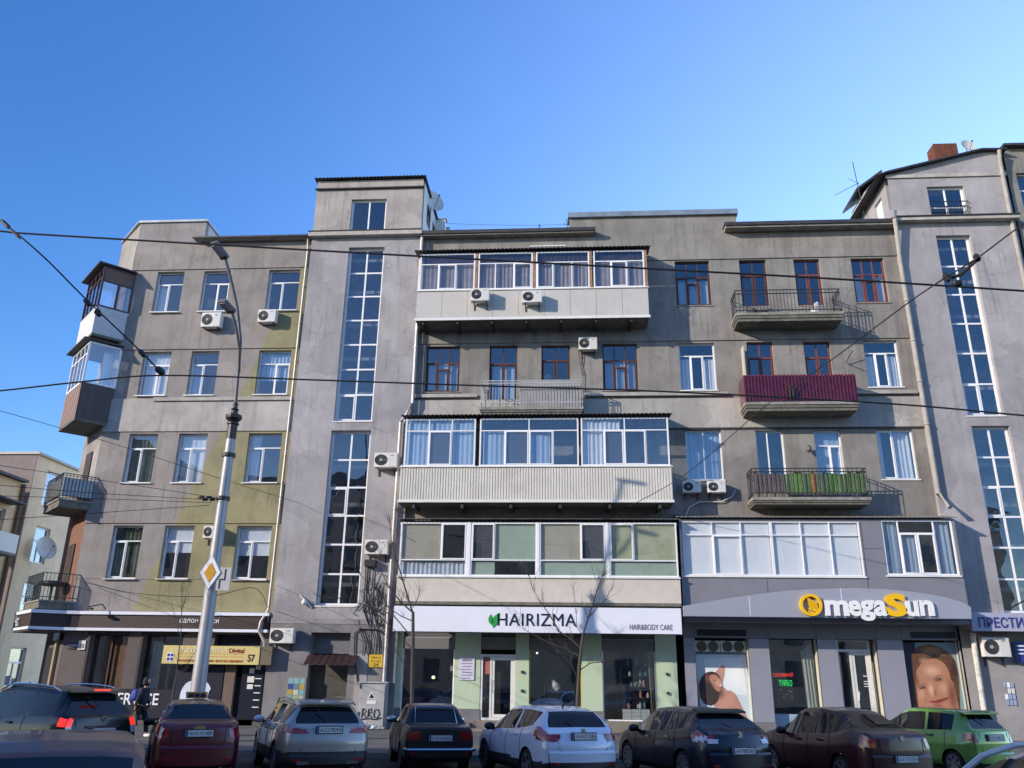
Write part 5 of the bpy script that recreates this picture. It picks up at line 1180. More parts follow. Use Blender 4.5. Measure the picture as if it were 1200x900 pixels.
FC = print_mat('print_face', (.44, .21, .15), [(841, 800, .22, .2, (.60, .34, .25)), (835, 806, .2, .25, (.22, .09, .07)), (846, 809, .15, .2, (.26, .11, .09))], Yp)
poly_print(P1, Yp-.012, [(833, 795), (837, 789), (842, 783.5), (846, 780), (848, 779.5), (849.5, 782), (849, 790), (847.5, 797), (846, 801), (842, 806), (836, 800)], SK)
poly_print(P1, Yp-.013, [(838, 800), (846, 804), (849, 806), (852, 809.5), (856, 809), (860, 811.5), (863, 816), (868, 826), (872, 834), (876, 842), (850, 845), (838, 838), (836, 815)], SK)
poly_print(P1, Yp-.018, [(819, 806), (819.5, 800), (822, 794), (825, 790), (828, 788), (832, 787), (836, 787), (840, 789), (843, 792), (846, 800), (845, 806), (843, 812), (842, 820), (838, 825), (832, 827), (826, 825), (821, 818)], HR)
poly_print(P1, Yp-.024, [(831, 793), (834, 790.5), (838, 790.5), (841.5, 793), (844, 796), (846.5, 799.5), (846, 802), (847.3, 804.5), (846, 808), (844, 811), (840, 810), (836, 806), (833, 800)], FC)
poly_print(P1, Yp-.029, [(843, 803.2), (845.6, 801.6), (845.2, 803.6), (844, 804.4)], white, 'printed_smile')
poly_print(P1, Yp-.029, [(836.5, 798), (838.6, 796.8), (839, 797.5), (837, 798.8)], HR, 'printed_eye')
# portrait poster in the right bay comes with the door bay below
# lit display window with illuminated lettering
a, b = gx['w']
wf = MB().box(a+.03, a+.09, 35.3, 35.36, .6, zj).box(b-.09, b-.03, 35.3, 35.36, .6, zj).build('display_window', blackm, OS)
MB().box(a+.085, b-.085, 35.32, 35.33, .9, zj).build('pane', G3, wf)
MB().box(a+.03, b-.03, 35.3, 35.36, .3, .9).build('frosted_panel', mat('frosted_blue', (.30, .42, .52), .3, var=.1), OS)
MB().box(a, b, 37.2, 37.25, .13, zj).build('back_wall', interior, OS)
MB().box(a-.5, b+.5, 35.61, 37.2, zj-.05, zj).build('ceiling', interior, OS)
for v in (a-.5, b+.5): MB().box(v, v+.05, 35.61, 37.2, .13, zj).build('side_wall', interior, OS)
led_r = mat('led_red', (.5, .02, .01), emit=(1, .05, .02), estr=.9); led_g = mat('led_green', (.02, .5, .1), emit=(.02, 1, .15), estr=.8)
def led(s, m, x0, y0, x1, y1, lab):
    p = at(x0, y1, 35.42); q = at(x1, y0, 35.42)
    t = thing('led_sign', lab, 'led sign', (p[0], 35.42, p[1])); MB().box(p[0]-.03, q[0]+.03, 35.43, 35.46, p[1]-.03, q[1]+.03).build('led_housing', ink, t)
    text(s, p[0], p[1], 35.415, q[0]-p[0], q[1]-p[1], m, t, ext=.008, bold=.02)
led('СОЛЯРИЙ', led_r, 906, 788, 929, 793, 'red glowing letters in the sun studio window')
led('ТУРБО', led_g, 913, 797, 928, 804, 'green glowing letters below the red ones in the sun studio window')
rp = thing('product_display', 'reddish product display with small packets behind the sun studio window', 'display', (px(920), 35.7, .9))
p = at(911, 822, 35.7); q = at(929, 806, 35.7); MB().box(p[0], q[0], 35.7, 35.8, p[1], q[1]).build('display_body', mat('dull_red', (.22, .03, .03), .6), rp)
for k in range(7): 
    xx = p[0]+.08+(q[0]-p[0]-.16)*RNG.random(); zz = p[1]+.1+(q[1]-p[1]-.2)*RNG.random(); MB().box(xx, xx+.07, 35.67, 35.695, zz, zz+.05).build('packet', white2, rp)
for q_, (xa, ya, xb, yb, lab) in enumerate(((924, 766, 943, 773, 'upper lit ceiling panel seen through the sun studio window'), (936, 780, 945, 812, 'tall pale lit doorway at the back of the sun studio'), (911, 824, 921, 826, 'thin lit strip low in the sun studio window'))):
    p = at(xa, yb, 36.4); q = at(xb, ya, 36.4); t = thing('light_panel', lab, 'light', (p[0], 36.4, p[1])); MB().box(p[0], q[0], 36.4, 36.44, p[1], q[1]).build('diffuser', mat('warm_panel', (.6, .45, .3), emit=(1, .72, .45), estr=.45), t)
t = thing('window_drape', 'long white drape hanging at the right side of the sun studio window', 'curtain', (b-.4, 35.5, .9)); mb = MB(); n = 14
for i in range(n+1):
    x = b-.55+.5*i/n; y = 35.45+.05*math.sin(i*1.7); mb.v += [(x+.08, y, .9), (x+.02*(n-i)/n, y, zj-.1-.35*(1-i/n))]
for i in range(n): mb.f.append((2*i, 2*i+2, 2*i+3, 2*i+1))
mb.build('drape_cloth', mat('drape_white', (.6, .64, .6), .9), t)
# door bay
a, b = gx['d']; dz = pz(764, 1005); 
f = MB().box(a+.04, a+.13, 35.2, 35.3, .5, zj).box(b-.28, b-.19, 35.2, 35.3, .5, zj).box(a+.13, b-.28, 35.201, 35.3, dz, dz+.1).box(a+.13, b-.28, 35.201, 35.3, zj-.06, zj)
xm = a+.13+.38; f.box(xm, xm+.09, 35.202, 35.298, .5, dz)
ff = f.build('door_frame', white2, OS)
MB().box(a+.12, b-.27, 35.24, 35.25, dz+.09, zj-.05).build('pane', G3, ff); MB().box(a+.12, xm+.01, 35.24, 35.25, .5, dz).build('pane', G3, ff)
lf = MB().box(xm+.1, xm+.2, 35.22, 35.28, .52, dz-.01).box(b-.39, b-.285, 35.22, 35.28, .52, dz-.01).box(xm+.2, b-.39, 35.221, 35.28, dz-.12, dz-.01).box(xm+.2, b-.39, 35.221, 35.28, .52, .66).build('door', white2, OS)
MB().box(xm+.19, b-.38, 35.24, 35.25, .65, dz-.11).build('pane', G3, lf)
MB().tube([(xm+.16, 35.2, 1.4), (xm+.16, 35.12, 1.42), (xm+.2, 35.12, 1.75), (xm+.16, 35.2, 1.8)], .022, 6).build('handle', white, lf)
text('OmegaSun', xm+.45, 2.28, 35.215, .4, .09, white, lf, ext=.004, bold=.02); 
for k in range(3): MB().box(xm+.45, xm+.45+.36-.05*k, 35.215, 35.219, 2.12-.09*k, 2.15-.09*k).build('print_line', white, lf)
MB().box(a-.2, b+.2, 36.8, 36.85, .13, zj).build('back_wall', interior_w, OS)
MB().box(a-.3, b+.3, 34.0, 34.9, .13, .36).box(a-.3, b+.3, 34.3, 35.3, .36, .5).build('entrance_steps', mat('tan_step', (.22, .19, .165)), OS)
# portrait poster in the right bay
a, b = gx['w2']; Yp = 35.1
P2 = thing('portrait_poster', 'large poster portrait of a smiling blonde woman, right bay of the sun studio', 'poster', (px(1090), Yp, .6))
MB().prism([at3(1058, 753, Yp), at3(1121, 753, Yp), at3(1133, 845, Yp), at3(1067, 845, Yp)], (0, .03, 0)).build('sheet', mat('print_teal_grey', (.22, .33, .36), .5, var=.1, scale=2), P2)
poly_print(P2, Yp-.006, [(1058, 753), (1072, 753), (1078, 845), (1067, 845)], mat('print_navy_dark', (.02, .025, .04), .5), 'printed_dark_edge')
HB = print_mat('print_brown_hair', (.12, .055, .03), [(1092, 762, .8, .28, (.34, .19, .10)), (1118, 785, .22, .6, (.05, .02, .015)), (1083, 775, .3, .2, (.42, .24, .13))], Yp, .45)
FB = print_mat('print_tan_skin', (.42, .20, .12), [(1092, 786, .5, .3, (.62, .38, .26)), (1079, 812, .22, .4, (.58, .30, .20)), (1091, 808, .16, .35, (.66, .40, .28)), (1106, 806, .3, .3, (.55, .30, .20)), (1116, 815, .28, .9, (.20, .07, .04)),
    (1081, 805.5, .24, .12, (.22, .09, .06)), (1099.5, 796, .26, .13, (.20, .08, .05)), (1075, 798, .1, .5, (.22, .09, .06)), (1099, 827, .3, .14, (.28, .10, .07)), (1096, 812, .1, .2, (.28, .11, .07))], Yp, .08)
poly_print(P2, Yp-.01, [(1069, 766), (1072, 761), (1076, 757.5), (1083, 755.5), (1090, 755), (1097, 756.5), (1103, 759), (1109, 763), (1115, 768), (1119, 774), (1121, 780), (1123, 790), (1124, 800), (1125, 830), (1071, 830)], HB, 'printed_hair')
poly_print(P2, Yp-.016, [(1073.5, 788), (1075, 782), (1078, 778), (1084, 774), (1090, 772), (1097, 772), (1103, 774.5), (1108, 779), (1111, 785), (1113, 790), (1114.5, 797), (1117, 800), (1119, 808), (1122, 820), (1126, 845), (1078, 845), (1076, 825), (1074, 806)], FB, 'printed_face')
poly_print(P2, Yp-.022, [(1071, 767), (1077, 761), (1084, 758), (1092, 758.5), (1100, 761), (1106, 765.5), (1109, 770), (1104, 770), (1097, 769.5), (1088, 772), (1079, 778), (1073, 786)], HB, 'printed_lock')
for (x_, y_, a_) in ((1080.7, 806, -.22), (1099.3, 796.2, -.20)):
    def q(dx, dy): return (x_+dx, y_+dy+a_*dx)
    poly_print(P2, Yp-.022, [q(-3.6, .5), q(-2, -.9), q(0, -1.4), q(2.2, -1.1), q(3.8, .3), q(1.8, 1.0), q(-1.6, 1.1)], mat('print_eye_dark', (.07, .04, .03), .5), 'printed_eye')
    poly_print(P2, Yp-.027, [q(-1.2, .6), q(-1.1, -.8), q(.9, -1.0), q(1.1, .6)], mat('print_iris', (.13, .17, .17), .5), 'printed_iris')
    poly_print(P2, Yp-.022, [q(-4.6, -2.6), q(-1, -4.6), q(3, -4.6), q(5.4, -3.0), q(3, -3.9), q(-1, -3.9)], mat('print_brow', (.17, .09, .05), .5), 'printed_brow')
poly_print(P2, Yp-.022, [(1087.6, 821.6), (1092, 821.4), (1097, 820.6), (1103, 818.8), (1108, 817.6), (1112, 816.4), (1109.5, 820), (1104.5, 822.6), (1098, 824.2), (1091.5, 823.4)], mat('print_lips', (.30, .06, .05), .5), 'printed_lips')
poly_print(P2, Yp-.027, [(1088.5, 821.8), (1097, 821.6), (1104, 820), (1111, 816.9), (1104, 820.8), (1097, 822.3)], mat('print_lip_line', (.12, .02, .02), .5), 'printed_lip_line')
# arched sign with raised letters
YS2 = 33.35
pts = []
bot = [(801, 722), (1138, 722)]
arc = [(1138, 711.5), (1128, 706), (1110, 700.5), (1090, 696.5), (1065, 693), (1035, 690.2), (1000, 689), (960, 690), (925, 692), (890, 696), (860, 700), (830, 705), (801, 710)]
PP = [at3(x_, y_, YS2) for x_, y_ in bot]+[at3(x_, y_, YS2) for x_, y_ in arc]
zb_ = PP[0][2]; PP[1] = (PP[1][0], YS2, zb_)
OG = thing('sun_studio_sign', 'arched silver-blue sign with white letters and a yellow sun disc and capital S', 'sign', ((PP[0][0]+PP[1][0])/2, YS2, zb_))
MB().prism(PP, (0, .28, 0)).build('board', silver, OG)
MB().box(PP[0][0]-.01, PP[1][0]+.01, YS2-.01, YS2+.3, zb_-.05, zb_-.003).build('lower_edge', ink, OG)
def om(s, x0, y0, x1, y1, m, bold=.035, e=.07):
    p = at(x0, y1, YS2-.1); q = at(x1, y0, YS2-.1); return text(s, p[0], p[1], YS2-.1, q[0]-p[0], q[1]-p[1], m, OG, ext=e, bold=bold)
def omx(s, x0, x1, y0, y1): om(s, x0, y0, x1, y1, white)
omx('m', 967.5, 994, 703.3, 721.4); omx('e', 995.5, 1008.5, 703.3, 722); omx('g', 1010, 1024, 703.3, 727.5); omx('a', 1025.5, 1038.5, 703.3, 722)
om('S', 1039.5, 695.5, 1061, 722.5, yellow, bold=.05, e=.09)
omx('u', 1063, 1076.5, 704, 722.3); omx('n', 1078, 1093.5, 703.3, 721.6)
c = at(950.3, 709, YS2-.1); R_ = .41
mb = MB(); n = 32; R2_ = .31
for k in range(n+1):
    a_ = 2*math.pi*k/n
    for rr, y_ in ((R_, YS2-.16), (R2_, YS2-.16), (R_, YS2-.005), (R2_, YS2-.005)): mb.v.append((c[0]+rr*math.cos(a_), y_, c[1]+rr*math.sin(a_)*1.0))
for k in range(n):
    b_0 = 4*k; mb.f += [(b_0, b_0+1, b_0+5, b_0+4), (b_0, b_0+4, b_0+6, b_0+2), (b_0+1, b_0+3, b_0+7, b_0+5)]
mb.build('disc_ring', yellow, OG)
for k in range(6):                                     # slanted rays inside the ring
    t0 = -.20+k*.085; 
    xa = c[0]-.06-.02*abs(k-3); za = c[1]+.28-k*.095; xb = c[0]+min(.3, .1+.06*k+.05); 
    L0 = (xa, za); L1 = (min(c[0]+.27, xa+.34), za-.2)
    if k > 3: L1 = (c[0]+.22-.1*(k-4), max(c[1]-.3, za-.12))
    MB().prism([(L0[0], YS2-.14, L0[1]), (L1[0], YS2-.14, L1[1]), (L1[0], YS2-.14, L1[1]-.062), (L0[0]-.01, YS2-.14, L0[1]-.062)], (0, .1, 0)).build('disc_ray', yellow, OG)
MB().box(px(984.5, 690, YS2), px(985.3, 690, YS2), YS2-.004, YS2-.001, pz(702, 985, YS2), pz(689.5, 985, YS2)).build('panel_joint', sign_w, OG)
MB().box(px(877.5, 700, YS2), px(878.2, 700, YS2), YS2-.004, YS2-.001, pz(721, 878, YS2), pz(699, 878, YS2)).build('panel_joint', sign_w, OG)
# peeling pipe to the right of the studio
pp = MB().tube([at3(1140, 742, 34.55), at3(1142, 760, 34.55), at3(1156, 850, 34.55)], .1, 8)
pp.build('downpipe', mat('peeling_white_paint', (.62, .60, .56), .7, var=.2, scale=6, dirt=.7, dirtcol=(.15, .16, .18)), OS, smooth=True)

# ================================================================== RIGHT-HAND SHOP AND BUILDING
YP = 33.95
x0 = at(1138.5, 728, YP)[0]; z0 = at(1165, 739.5, YP)[1]; z1 = at(1165, 718, YP)[1]
PS = thing('prestige_shop_sign', 'pale lilac sign board with navy Cyrillic capitals at the right edge', 'sign', (x0+2, YP, z0))
MB().box(x0, x0+4.2, YP, YP+.15, z0, z1).build('board', mat('pale_lilac_board', (.36, .38, .50), .5, var=.04), PS)
p = at(1148, 735.5, YP-.02); q = at(1198, 723.5, YP-.02)
text('ПРЕСТИ', p[0], p[1], YP-.02, q[0]-p[0], q[1]-p[1], navy, PS, bold=.015)
text('Ж', q[0]+.06, p[1], YP-.02, .42, q[1]-p[1], navy, PS, bold=.015)
MB().tube([at3(1180, 715, 34.0), at3(1200, 704, 33.6)], .03, 5).build('stay_rod', blackm, PS)
x0 = at(1187, 752, 34.6)[0]; z1 = at(1190, 752, 34.6)[1]; z0 = at(1190, 777, 34.6)[1]
bs = thing('blue_shop_plate', 'blue plate with white lines of print at the right edge', 'sign', (x0+.3, 34.6, z0))
MB().box(x0, x0+1.1, 34.6, 34.65, z0, z1).build('plate', mat('plate_blue', (.02, .04, .22), .4), bs)
for k in range(3): MB().box(x0+.1, x0+1, 34.59, 34.599, z1-.18-.14*k, z1-.13-.14*k).build('print_line', white, bs)
x0, z1 = at(1175, 799, 34.7); x1, z0 = at(1193, 827, 34.7)
bs = thing('paper_notices', 'cluster of tattered paper notices on the wall right of the green car', 'notices', ((x0+x1)/2, 34.7, z0))
for i in range(3):
    for j in range(4):
        if RNG.random() < .15: continue
        a = x0+(x1-x0)*i/3; b = z0+(z1-z0)*j/4; MB().box(a+.01, a+(x1-x0)/3-.02, 34.71, 34.722, b+.01, b+(z1-z0)/4-.02).build('paper', RNG.choice([white2, blind_w, mat('paper_blue', (.3, .36, .55), .8)]), bs)
MB().box(x0+2.1, x0+3.6, 34.55, 34.7, .13, 3.6).build('dark_window', mat('dark_display', (.03, .035, .06), .2), T2_)
# rightmost building
RX = fx(20.62, 34.9)
Rr = thing('right_apartment_building', 'dark grey apartment house cut by the right edge of the photo', 'apartment building', (25, 34.9, 0))
wq = (20.95, 22.6, fz(22.55, 34.9), fz(24.75, 34.9)); wr = (20.95, 22.6, 18.1, 20.3)
MB().holes(RX, 34, 0, fz(26.1, 34.9), 34.9, [wq, wr], .3).build('wall', mat('stucco_dark', (.23, .225, .21), .9, var=.2, scale=1, bump=.3, dirt=.4), Rr)
MB().box(RX-.05, 34, 34.6, 45, fz(26.1, 34.9), fz(26.1, 34.9)+.12).build('roof', darkroof, Rr)
MB().box(RX, 34, 36.2, 36.25, .1, 26).build('interior_wall', interior, Rr)
window(Rr, *wq, 35.06, ('r', [(.38, 'p'), (.62, ('c', [(1, 's'), (1, 'p')]))]), sill=.2); window(Rr, *wr, 35.06, T2, sill=.2)
downpipe(Rr, [at3(1171, 176, 34.5), at3(1172, 190, 34.6), at3(1176, 210, 34.7), at3(1186, 262, 34.7), at3(1203, 340, 34.7)], .09, mat('pipe_tan', (.36, .34, .31)))

# ================================================================== FAR BUILDING across the side street
def sidewindow(par, X, y0, y1, z0, z1):               # window on a wall facing +X
    fm = MB(); f = .09
    for a, b, c, d in ((y0, y0+f, z0, z1), (y1-f, y1, z0, z1), (y0+f, y1-f, z0, z0+f), (y0+f, y1-f, z1-f, z1), ((y0+y1)/2-.05, (y0+y1)/2+.05, z0+f, z1-.9), (y0+f, y1-f, z1-.9, z1-.8)):
        fm.box(X-.08, X, a, b, c, d)
    w = fm.build('window', white, par)
    MB().box(X-.05, X-.04, y0, y1, z0, z1).build('pane', G1, w)
    MB().box(X-.1, X-.09, y0, y1, z0, z1).build('curtain', mat('dim_curtain', (.2, .22, .25), .9, var=.2), w)
    return w
peach = mat('peach_render', (.90, .68, .44), .9, var=.08, scale=1, bump=.15, dirt=.2, streak=.2, dirtcol=(.4, .32, .26))  # warmed beyond its own cream to stand in for sunlight
F1 = thing('peach_side_building', 'nearer peach rendered house across the side street, with a drainpipe at its far corner', 'apartment building', (-38, 40, 0))
def xwall(par, X, y0, y1, z0, z1, hs, m, name='wall'):
    ys = sorted({y0, y1, *[h[0] for h in hs], *[h[1] for h in hs]}); zs = sorted({z0, z1, *[h[2] for h in hs], *[h[3] for h in hs]})
    mb = MB()
    for i in range(len(ys)-1):
        for j in range(len(zs)-1):
            cy = (ys[i]+ys[i+1])/2; cz = (zs[j]+zs[j+1])/2
            if any(h[0] < cy < h[1] and h[2] < cz < h[3] for h in hs): continue
            mb.poly([(X, ys[i], zs[j]), (X, ys[i+1], zs[j]), (X, ys[i+1], zs[j+1]), (X, ys[i], zs[j+1])])
    for a, b, c, d in hs:
        e = X-.25; mb.poly([(X, a, c), (X, a, d), (e, a, d), (e, a, c)]); mb.poly([(X, b, d), (X, b, c), (e, b, c), (e, b, d)]); mb.poly([(X, a, c), (e, a, c), (e, b, c), (X, b, c)]); mb.poly([(X, a, d), (X, b, d), (e, b, d), (e, a, d)])
    mb.build(name, m, par)
    for h in hs: sidewindow(par, X-.14, *h)
FX = -33.0
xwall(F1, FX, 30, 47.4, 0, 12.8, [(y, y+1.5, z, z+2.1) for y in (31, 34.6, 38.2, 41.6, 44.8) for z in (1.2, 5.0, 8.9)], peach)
MB().box(FX-12, FX+.35, 29.5, 47.3, 12.8, 12.95).build('eave', darkroof, F1)
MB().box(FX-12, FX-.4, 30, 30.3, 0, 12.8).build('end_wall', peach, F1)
MB().tube([(FX+.12, 47.25, 12.7), (FX+.12, 47.25, .2)], .12, 6).tube([(FX+.12, 47.75, 12.0), (FX+.12, 47.75, .2)], .08, 6).build('downpipe', mat('pipe_brown', (.16, .12, .10), .6), F1)
eb = MB().box(FX, FX+1.0, 43.7, 46.5, 8.3, 8.45).build('balcony', concrete, F1); MB().box(FX+.9, FX+1.0, 43.7, 46.5, 8.45, 9.5).build('balcony_front', white2, eb)
MB().box(FX, FX+1.0, 43.6, 46.6, 11.3, 11.4).build('balcony_hood', darkroof, F1)
F2 = thing('tall_side_building', 'taller peach rendered house further down the side street with shade put into the grey of its end wall', 'apartment building', (-40, 54, 0))
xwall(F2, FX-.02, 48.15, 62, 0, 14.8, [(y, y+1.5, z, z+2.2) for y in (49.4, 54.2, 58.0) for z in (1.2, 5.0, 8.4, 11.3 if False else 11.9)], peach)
MB().box(FX-12, FX-.021, 48.1, 48.4, 0, 14.8).build('end_wall', mat('shade_grey_render', (.24, .20, .20), .9, var=.1), F2)  # grey puts shade into the colour of this end wall
MB().box(FX-12, FX+.15, 48.0, 62, 14.8, 14.95).build('eave', mat('pale_coping', (.5, .48, .42), .7), F2)
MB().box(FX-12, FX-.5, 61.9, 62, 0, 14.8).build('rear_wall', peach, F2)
c_ = onX(52, 643, FX+.6); dish(c_[0], c_[1], c_[2], .72, math.radians(70), -.25, 'white satellite dish on the far peach house left of the corner balconies', st=-.3)
F3 = thing('distant_side_building', 'dark distant house closing the side street at the left edge', 'apartment building', (-28, 80, 0))
MB().box(-40, -24, 80, 90, 0, 11).build('wall', mat('dim_render', (.25, .24, .26), .9, var=.2), F3)
for i in range(5):
    for j in range(3): window(F3, -39+i*3, -37.4+i*3, 1.5+j*3.4, 3.4+j*3.4, 79.9, T2)

# ================================================================== AIR CONDITIONERS
def make_ac(label, cat='air conditioner'):
    t = thing('ac_unit', label, cat, (0, 0, 0), local=True, group='air conditioners on the facades')
    w, h, d = .86, .60, .32
    MB().box(-w/2, w/2, -d, 0, 0, h).build('casing', ac_w, t)
    MB().box(w*.12, w/2-.015, -d-.008, -d-.001, .02, h-.02).build('side_cover', mat('ac_cover', (.62, .62, .6), .4, var=.03), t)
    MB().disc((-w*.2, -d-.012, h*.5), .235, 'y', .012, 22).build('fan_grille', ac_d, t)
    MB().disc((-w*.2, -d-.02, h*.5), .06, 'y', .008, 12).build('fan_hub', mat('ac_hub', (.35, .35, .36), .4), t)
    g = MB()
    for k in range(4):
        r_ = .09+.04*k; g.tube([(-w*.2+r_*math.cos(a*math.pi/10), -d-.018, h*.5+r_*math.sin(a*math.pi/10)) for a in range(21)], .004, 3, cap=False)
    g.build('grille_rings', mat('ac_ring', (.15, .15, .155), .5), t, kind='stuff')
    MB().box(w*.2, w*.35, -d-.011, -d-.008, h*.78, h*.84).build('badge', mat('badge_grey', (.2, .2, .22)), t)
    for x_ in (-w*.35, w*.35): MB().box(x_-.02, x_+.02, -d, .12, -.035, -.003).box(x_-.02, x_+.02, .08, .12, -.3, -.036).build('bracket', mat('bracket_dark', (.06, .05, .045), .6), t)
    return t
acproto = make_ac('white outdoor unit on the corner block under the middle top-floor window')
def place_ac(px0, py0, px1, py1, Yf, label, first=False, rz=0.0, black=False, bracketdepth=.12):
    x0, z1 = at(px0, py0, Yf-.45); x1, z0 = at(px1, py1, Yf-.45)
    o = acproto if first else copy_tree(acproto)
    s_ = (x1-x0)/.86
    o.location = ((x0+x1)/2, Yf-.12, (z0+z1)/2-.3*s_); o.scale = (s_, 1, s_*min(1.15, max(.85, ((z1-z0)/.6)/s_))); o.rotation_euler = (0, 0, rz)
    o['label'] = label
    return o
place_ac(237, 367, 257, 383, 35, 'white outdoor unit on the corner block under the middle top-floor window', True)
place_ac(303, 363, 322, 377, 35, 'white outdoor unit on the corner block left of the olive painted strip, top floor')
place_ac(239, 616, 254, 632, 35, 'outdoor unit on the olive wall half hidden by the lamp post')
place_ac(439, 529.5, 465, 546, YT, 'upper of the two outdoor units on the left lilac tower')
place_ac(428, 631, 454, 648, YT, 'lower outdoor unit on the left lilac tower above the cable tangle')
place_ac(317, 735.5, 343, 751, YT, 'large white outdoor unit at shop level left of the dull metal door')
place_ac(552, 338, 573, 352, YF, 'left outdoor unit on the white panels of the topmost enclosed balcony')
place_ac(612, 340, 635, 353, YF, 'right outdoor unit on the white panels of the topmost enclosed balcony')
place_ac(678, 395, 700, 409, 35, 'outdoor unit under the topmost enclosed balcony, right of the grey railing')
place_ac(800, 563, 822, 576, 35, 'left one of the pair of outdoor units under the two-pane window beside the ribbed balcony')
place_ac(829, 563, 851, 576, 35, 'right one of the pair of outdoor units under the two-pane window beside the ribbed balcony')
place_ac(1151, 747, 1186, 770, 34.75, 'big white outdoor unit under the navy-lettered sign at the right edge')
fa = copy_tree(acproto); p = onX(88, 578, FX+.25); fa.location = p; fa.rotation_euler = (0, 0, math.pi/2); fa['label'] = 'outdoor unit on the far peach house seen below the open corner balcony'
# hanging cables from units and on the walls
wc = MB()
for pts in ([(678, 410), (680, 425), (683, 440), (683, 470), (684, 482)], [(683, 410), (681, 430), (684, 440)]): wc.tube([at3(a, b, 34.93) for a, b in pts], .014, 4)
wc.build('wall_cable', blackm, B)
MB().tube([at3(a, b, 34.9) for a, b in ((862, 574), (858, 582), (845, 588), (820, 588), (808, 594), (802, 608))], .022, 5).build('white_hose', white2, B)
for a0, dy in ((843, 525), (887, 505)):
    pass
for q, (a, b, c, d) in enumerate(((868, 388, 874, 378), (991, 425, 999, 411))):
    MB().tube([at3(a, b, 34.9), at3(c, d, 34.6)], .02, 4).tube([at3(a, b, 34.9), at3(a+22, b+9, 34.9)], .012, 4).build('wall_stay', blackm, B)
MB().ell(at3(948, 526, 34.75), (.12, .14, .17)).build('wall_lantern', mat('lantern_grey', (.1, .1, .11), .3), B, smooth=True)

# ================================================================== LAMP POST with overhead line fittings
PX, PY = -11.25, 26.0
LPm = mat('post_grey_paint', (.33, .34, .37), .5, metal=.3, var=.1, scale=2, dirt=.25)
lp = thing('street_lamp', 'tall grey steel lamp post with two curved arms beside the red taxi', 'street lamp', (PX, PY, .13))
MB().tube([(PX, PY, .13), (PX, PY, 3), (PX, PY, 6), (PX, PY, 9.4)], [.235, .205, .18, .15], 16).build('pole', LPm, lp, smooth=True)
MB().lathe([(.15, 0), (.155, .5), (.2, .52), (.2, .56), (.15, .6), (.26, .72), (.27, .78), (.26, .84), (.12, .9), (.1, 1.0), (.13, 1.05), (.07, 1.1), (.09, 1.25), (.05, 1.3)], (PX, PY, 9.4), 12).build('ornate_collar', blackm, lp)
LA = [Vector(at3(a, b, Yl)) for a, b, Yl in ((275, 478, 26), (279, 440, 25.9), (282, 400, 25.7), (278, 360, 25.5), (270, 325, 25.2), (264, 303, 25.0))]
LA[0] = Vector((PX, PY, 10.6))
MB().tube(LA, .055, 8).build('arm', mat('arm_dark', (.09, .09, .10), .5), lp, smooth=True)
LB2 = [LA[1]+Vector((.02, 0, .1)), Vector(at3(281, 410, 25.6)), Vector(at3(277, 385, 25.3)), Vector(at3(272, 366, 25.1))]
MB().tube(LB2, .05, 8).build('arm', mat('arm_dark', (.09, .09, .10), .5), lp, smooth=True)
for tip, dn, Ls in ((LA[-1], Vector((-.25, -.75, .35)), .95), (LB2[-1], Vector((-.25, -.8, .25)), .8)):
    d = dn.normalized(); s1 = d.cross(Vector((0, 0, 1))).normalized(); u1 = s1.cross(d)
    mb = MB().obox(tip-s1*.15-u1*.05, d, s1, u1, Ls*.75, .3, .13)
    h_ = mb.build('lamp_head', mat('lamp_head_dark', (.07, .07, .075), .5), lp)
    MB().obox(tip-s1*.12-u1*.08+d*.15, d, s1, u1, Ls*.5, .24, .03).build('lamp_glass', mat('lamp_glass', (.35, .36, .38), .15), h_)
for zz in (7.35, 5.0, 8.8): MB().tube([(PX, PY, zz), (PX, PY, zz+.12)], .215, 14).build('clamp_band', blackm, lp)
g = MB()
for k in range(4): g.tube([(PX-.2-.12*k, PY-.15, 7.35+.08*(k % 2)), (PX-.35-.12*k, PY-.2, 7.33+.08*(k % 2))], .045, 6)
g.tube([(PX, PY-.18, 7.38), (PX-.75, PY-.25, 7.38)], .022, 5); g.build('insulator_cluster', blackm, lp, kind='stuff')
c = Vector(at3(247, 671, 25.75)); s_ = .44
ds = thing('priority_road_sign', 'yellow diamond road sign edged white on the lamp post', 'road sign', tuple(c))
def dia(cc, s, sx, y): return [(cc.x, y, cc.z+s), (cc.x+s*sx, y, cc.z), (cc.x, y, cc.z-s), (cc.x-s*sx, y, cc.z)]
MB().prism(dia(c, .56, .62, 25.72), (0, .03, 0)).build('back_plate', mat('sign_grey_blue', (.35, .38, .45), .4), ds)
MB().prism(dia(c, .52, .62, 25.708), (0, .01, 0)).build('white_border', white, ds)
MB().prism(dia(c, .30, .62, 25.695), (0, .01, 0)).build('yellow_diamond', mat('sign_yellow', (.55, .28, .01), .4), ds)
x0, z1 = at(256, 665, 25.75); x1, z0 = at(268, 692, 25.75)
d2 = thing('route_plate', 'small pale plate with a bent black line right of the diamond road sign', 'road sign', (x0, 25.75, z0))
MB().box(x0, x1, 25.74, 25.77, z0, z1).build('plate', mat('plate_pale', (.45, .47, .50), .4), d2)
MB().box((x0+x1)/2+.02, (x0+x1)/2+.06, 25.73, 25.738, (z0+z1)/2, z1-.05).box(x0+.08, (x0+x1)/2+.06, 25.73, 25.738, (z0+z1)/2-.04, (z0+z1)/2).box(x0+.08, x0+.12, 25.73, 25.738, z0+.05, (z0+z1)/2-.04).build('route_line', ink, d2)

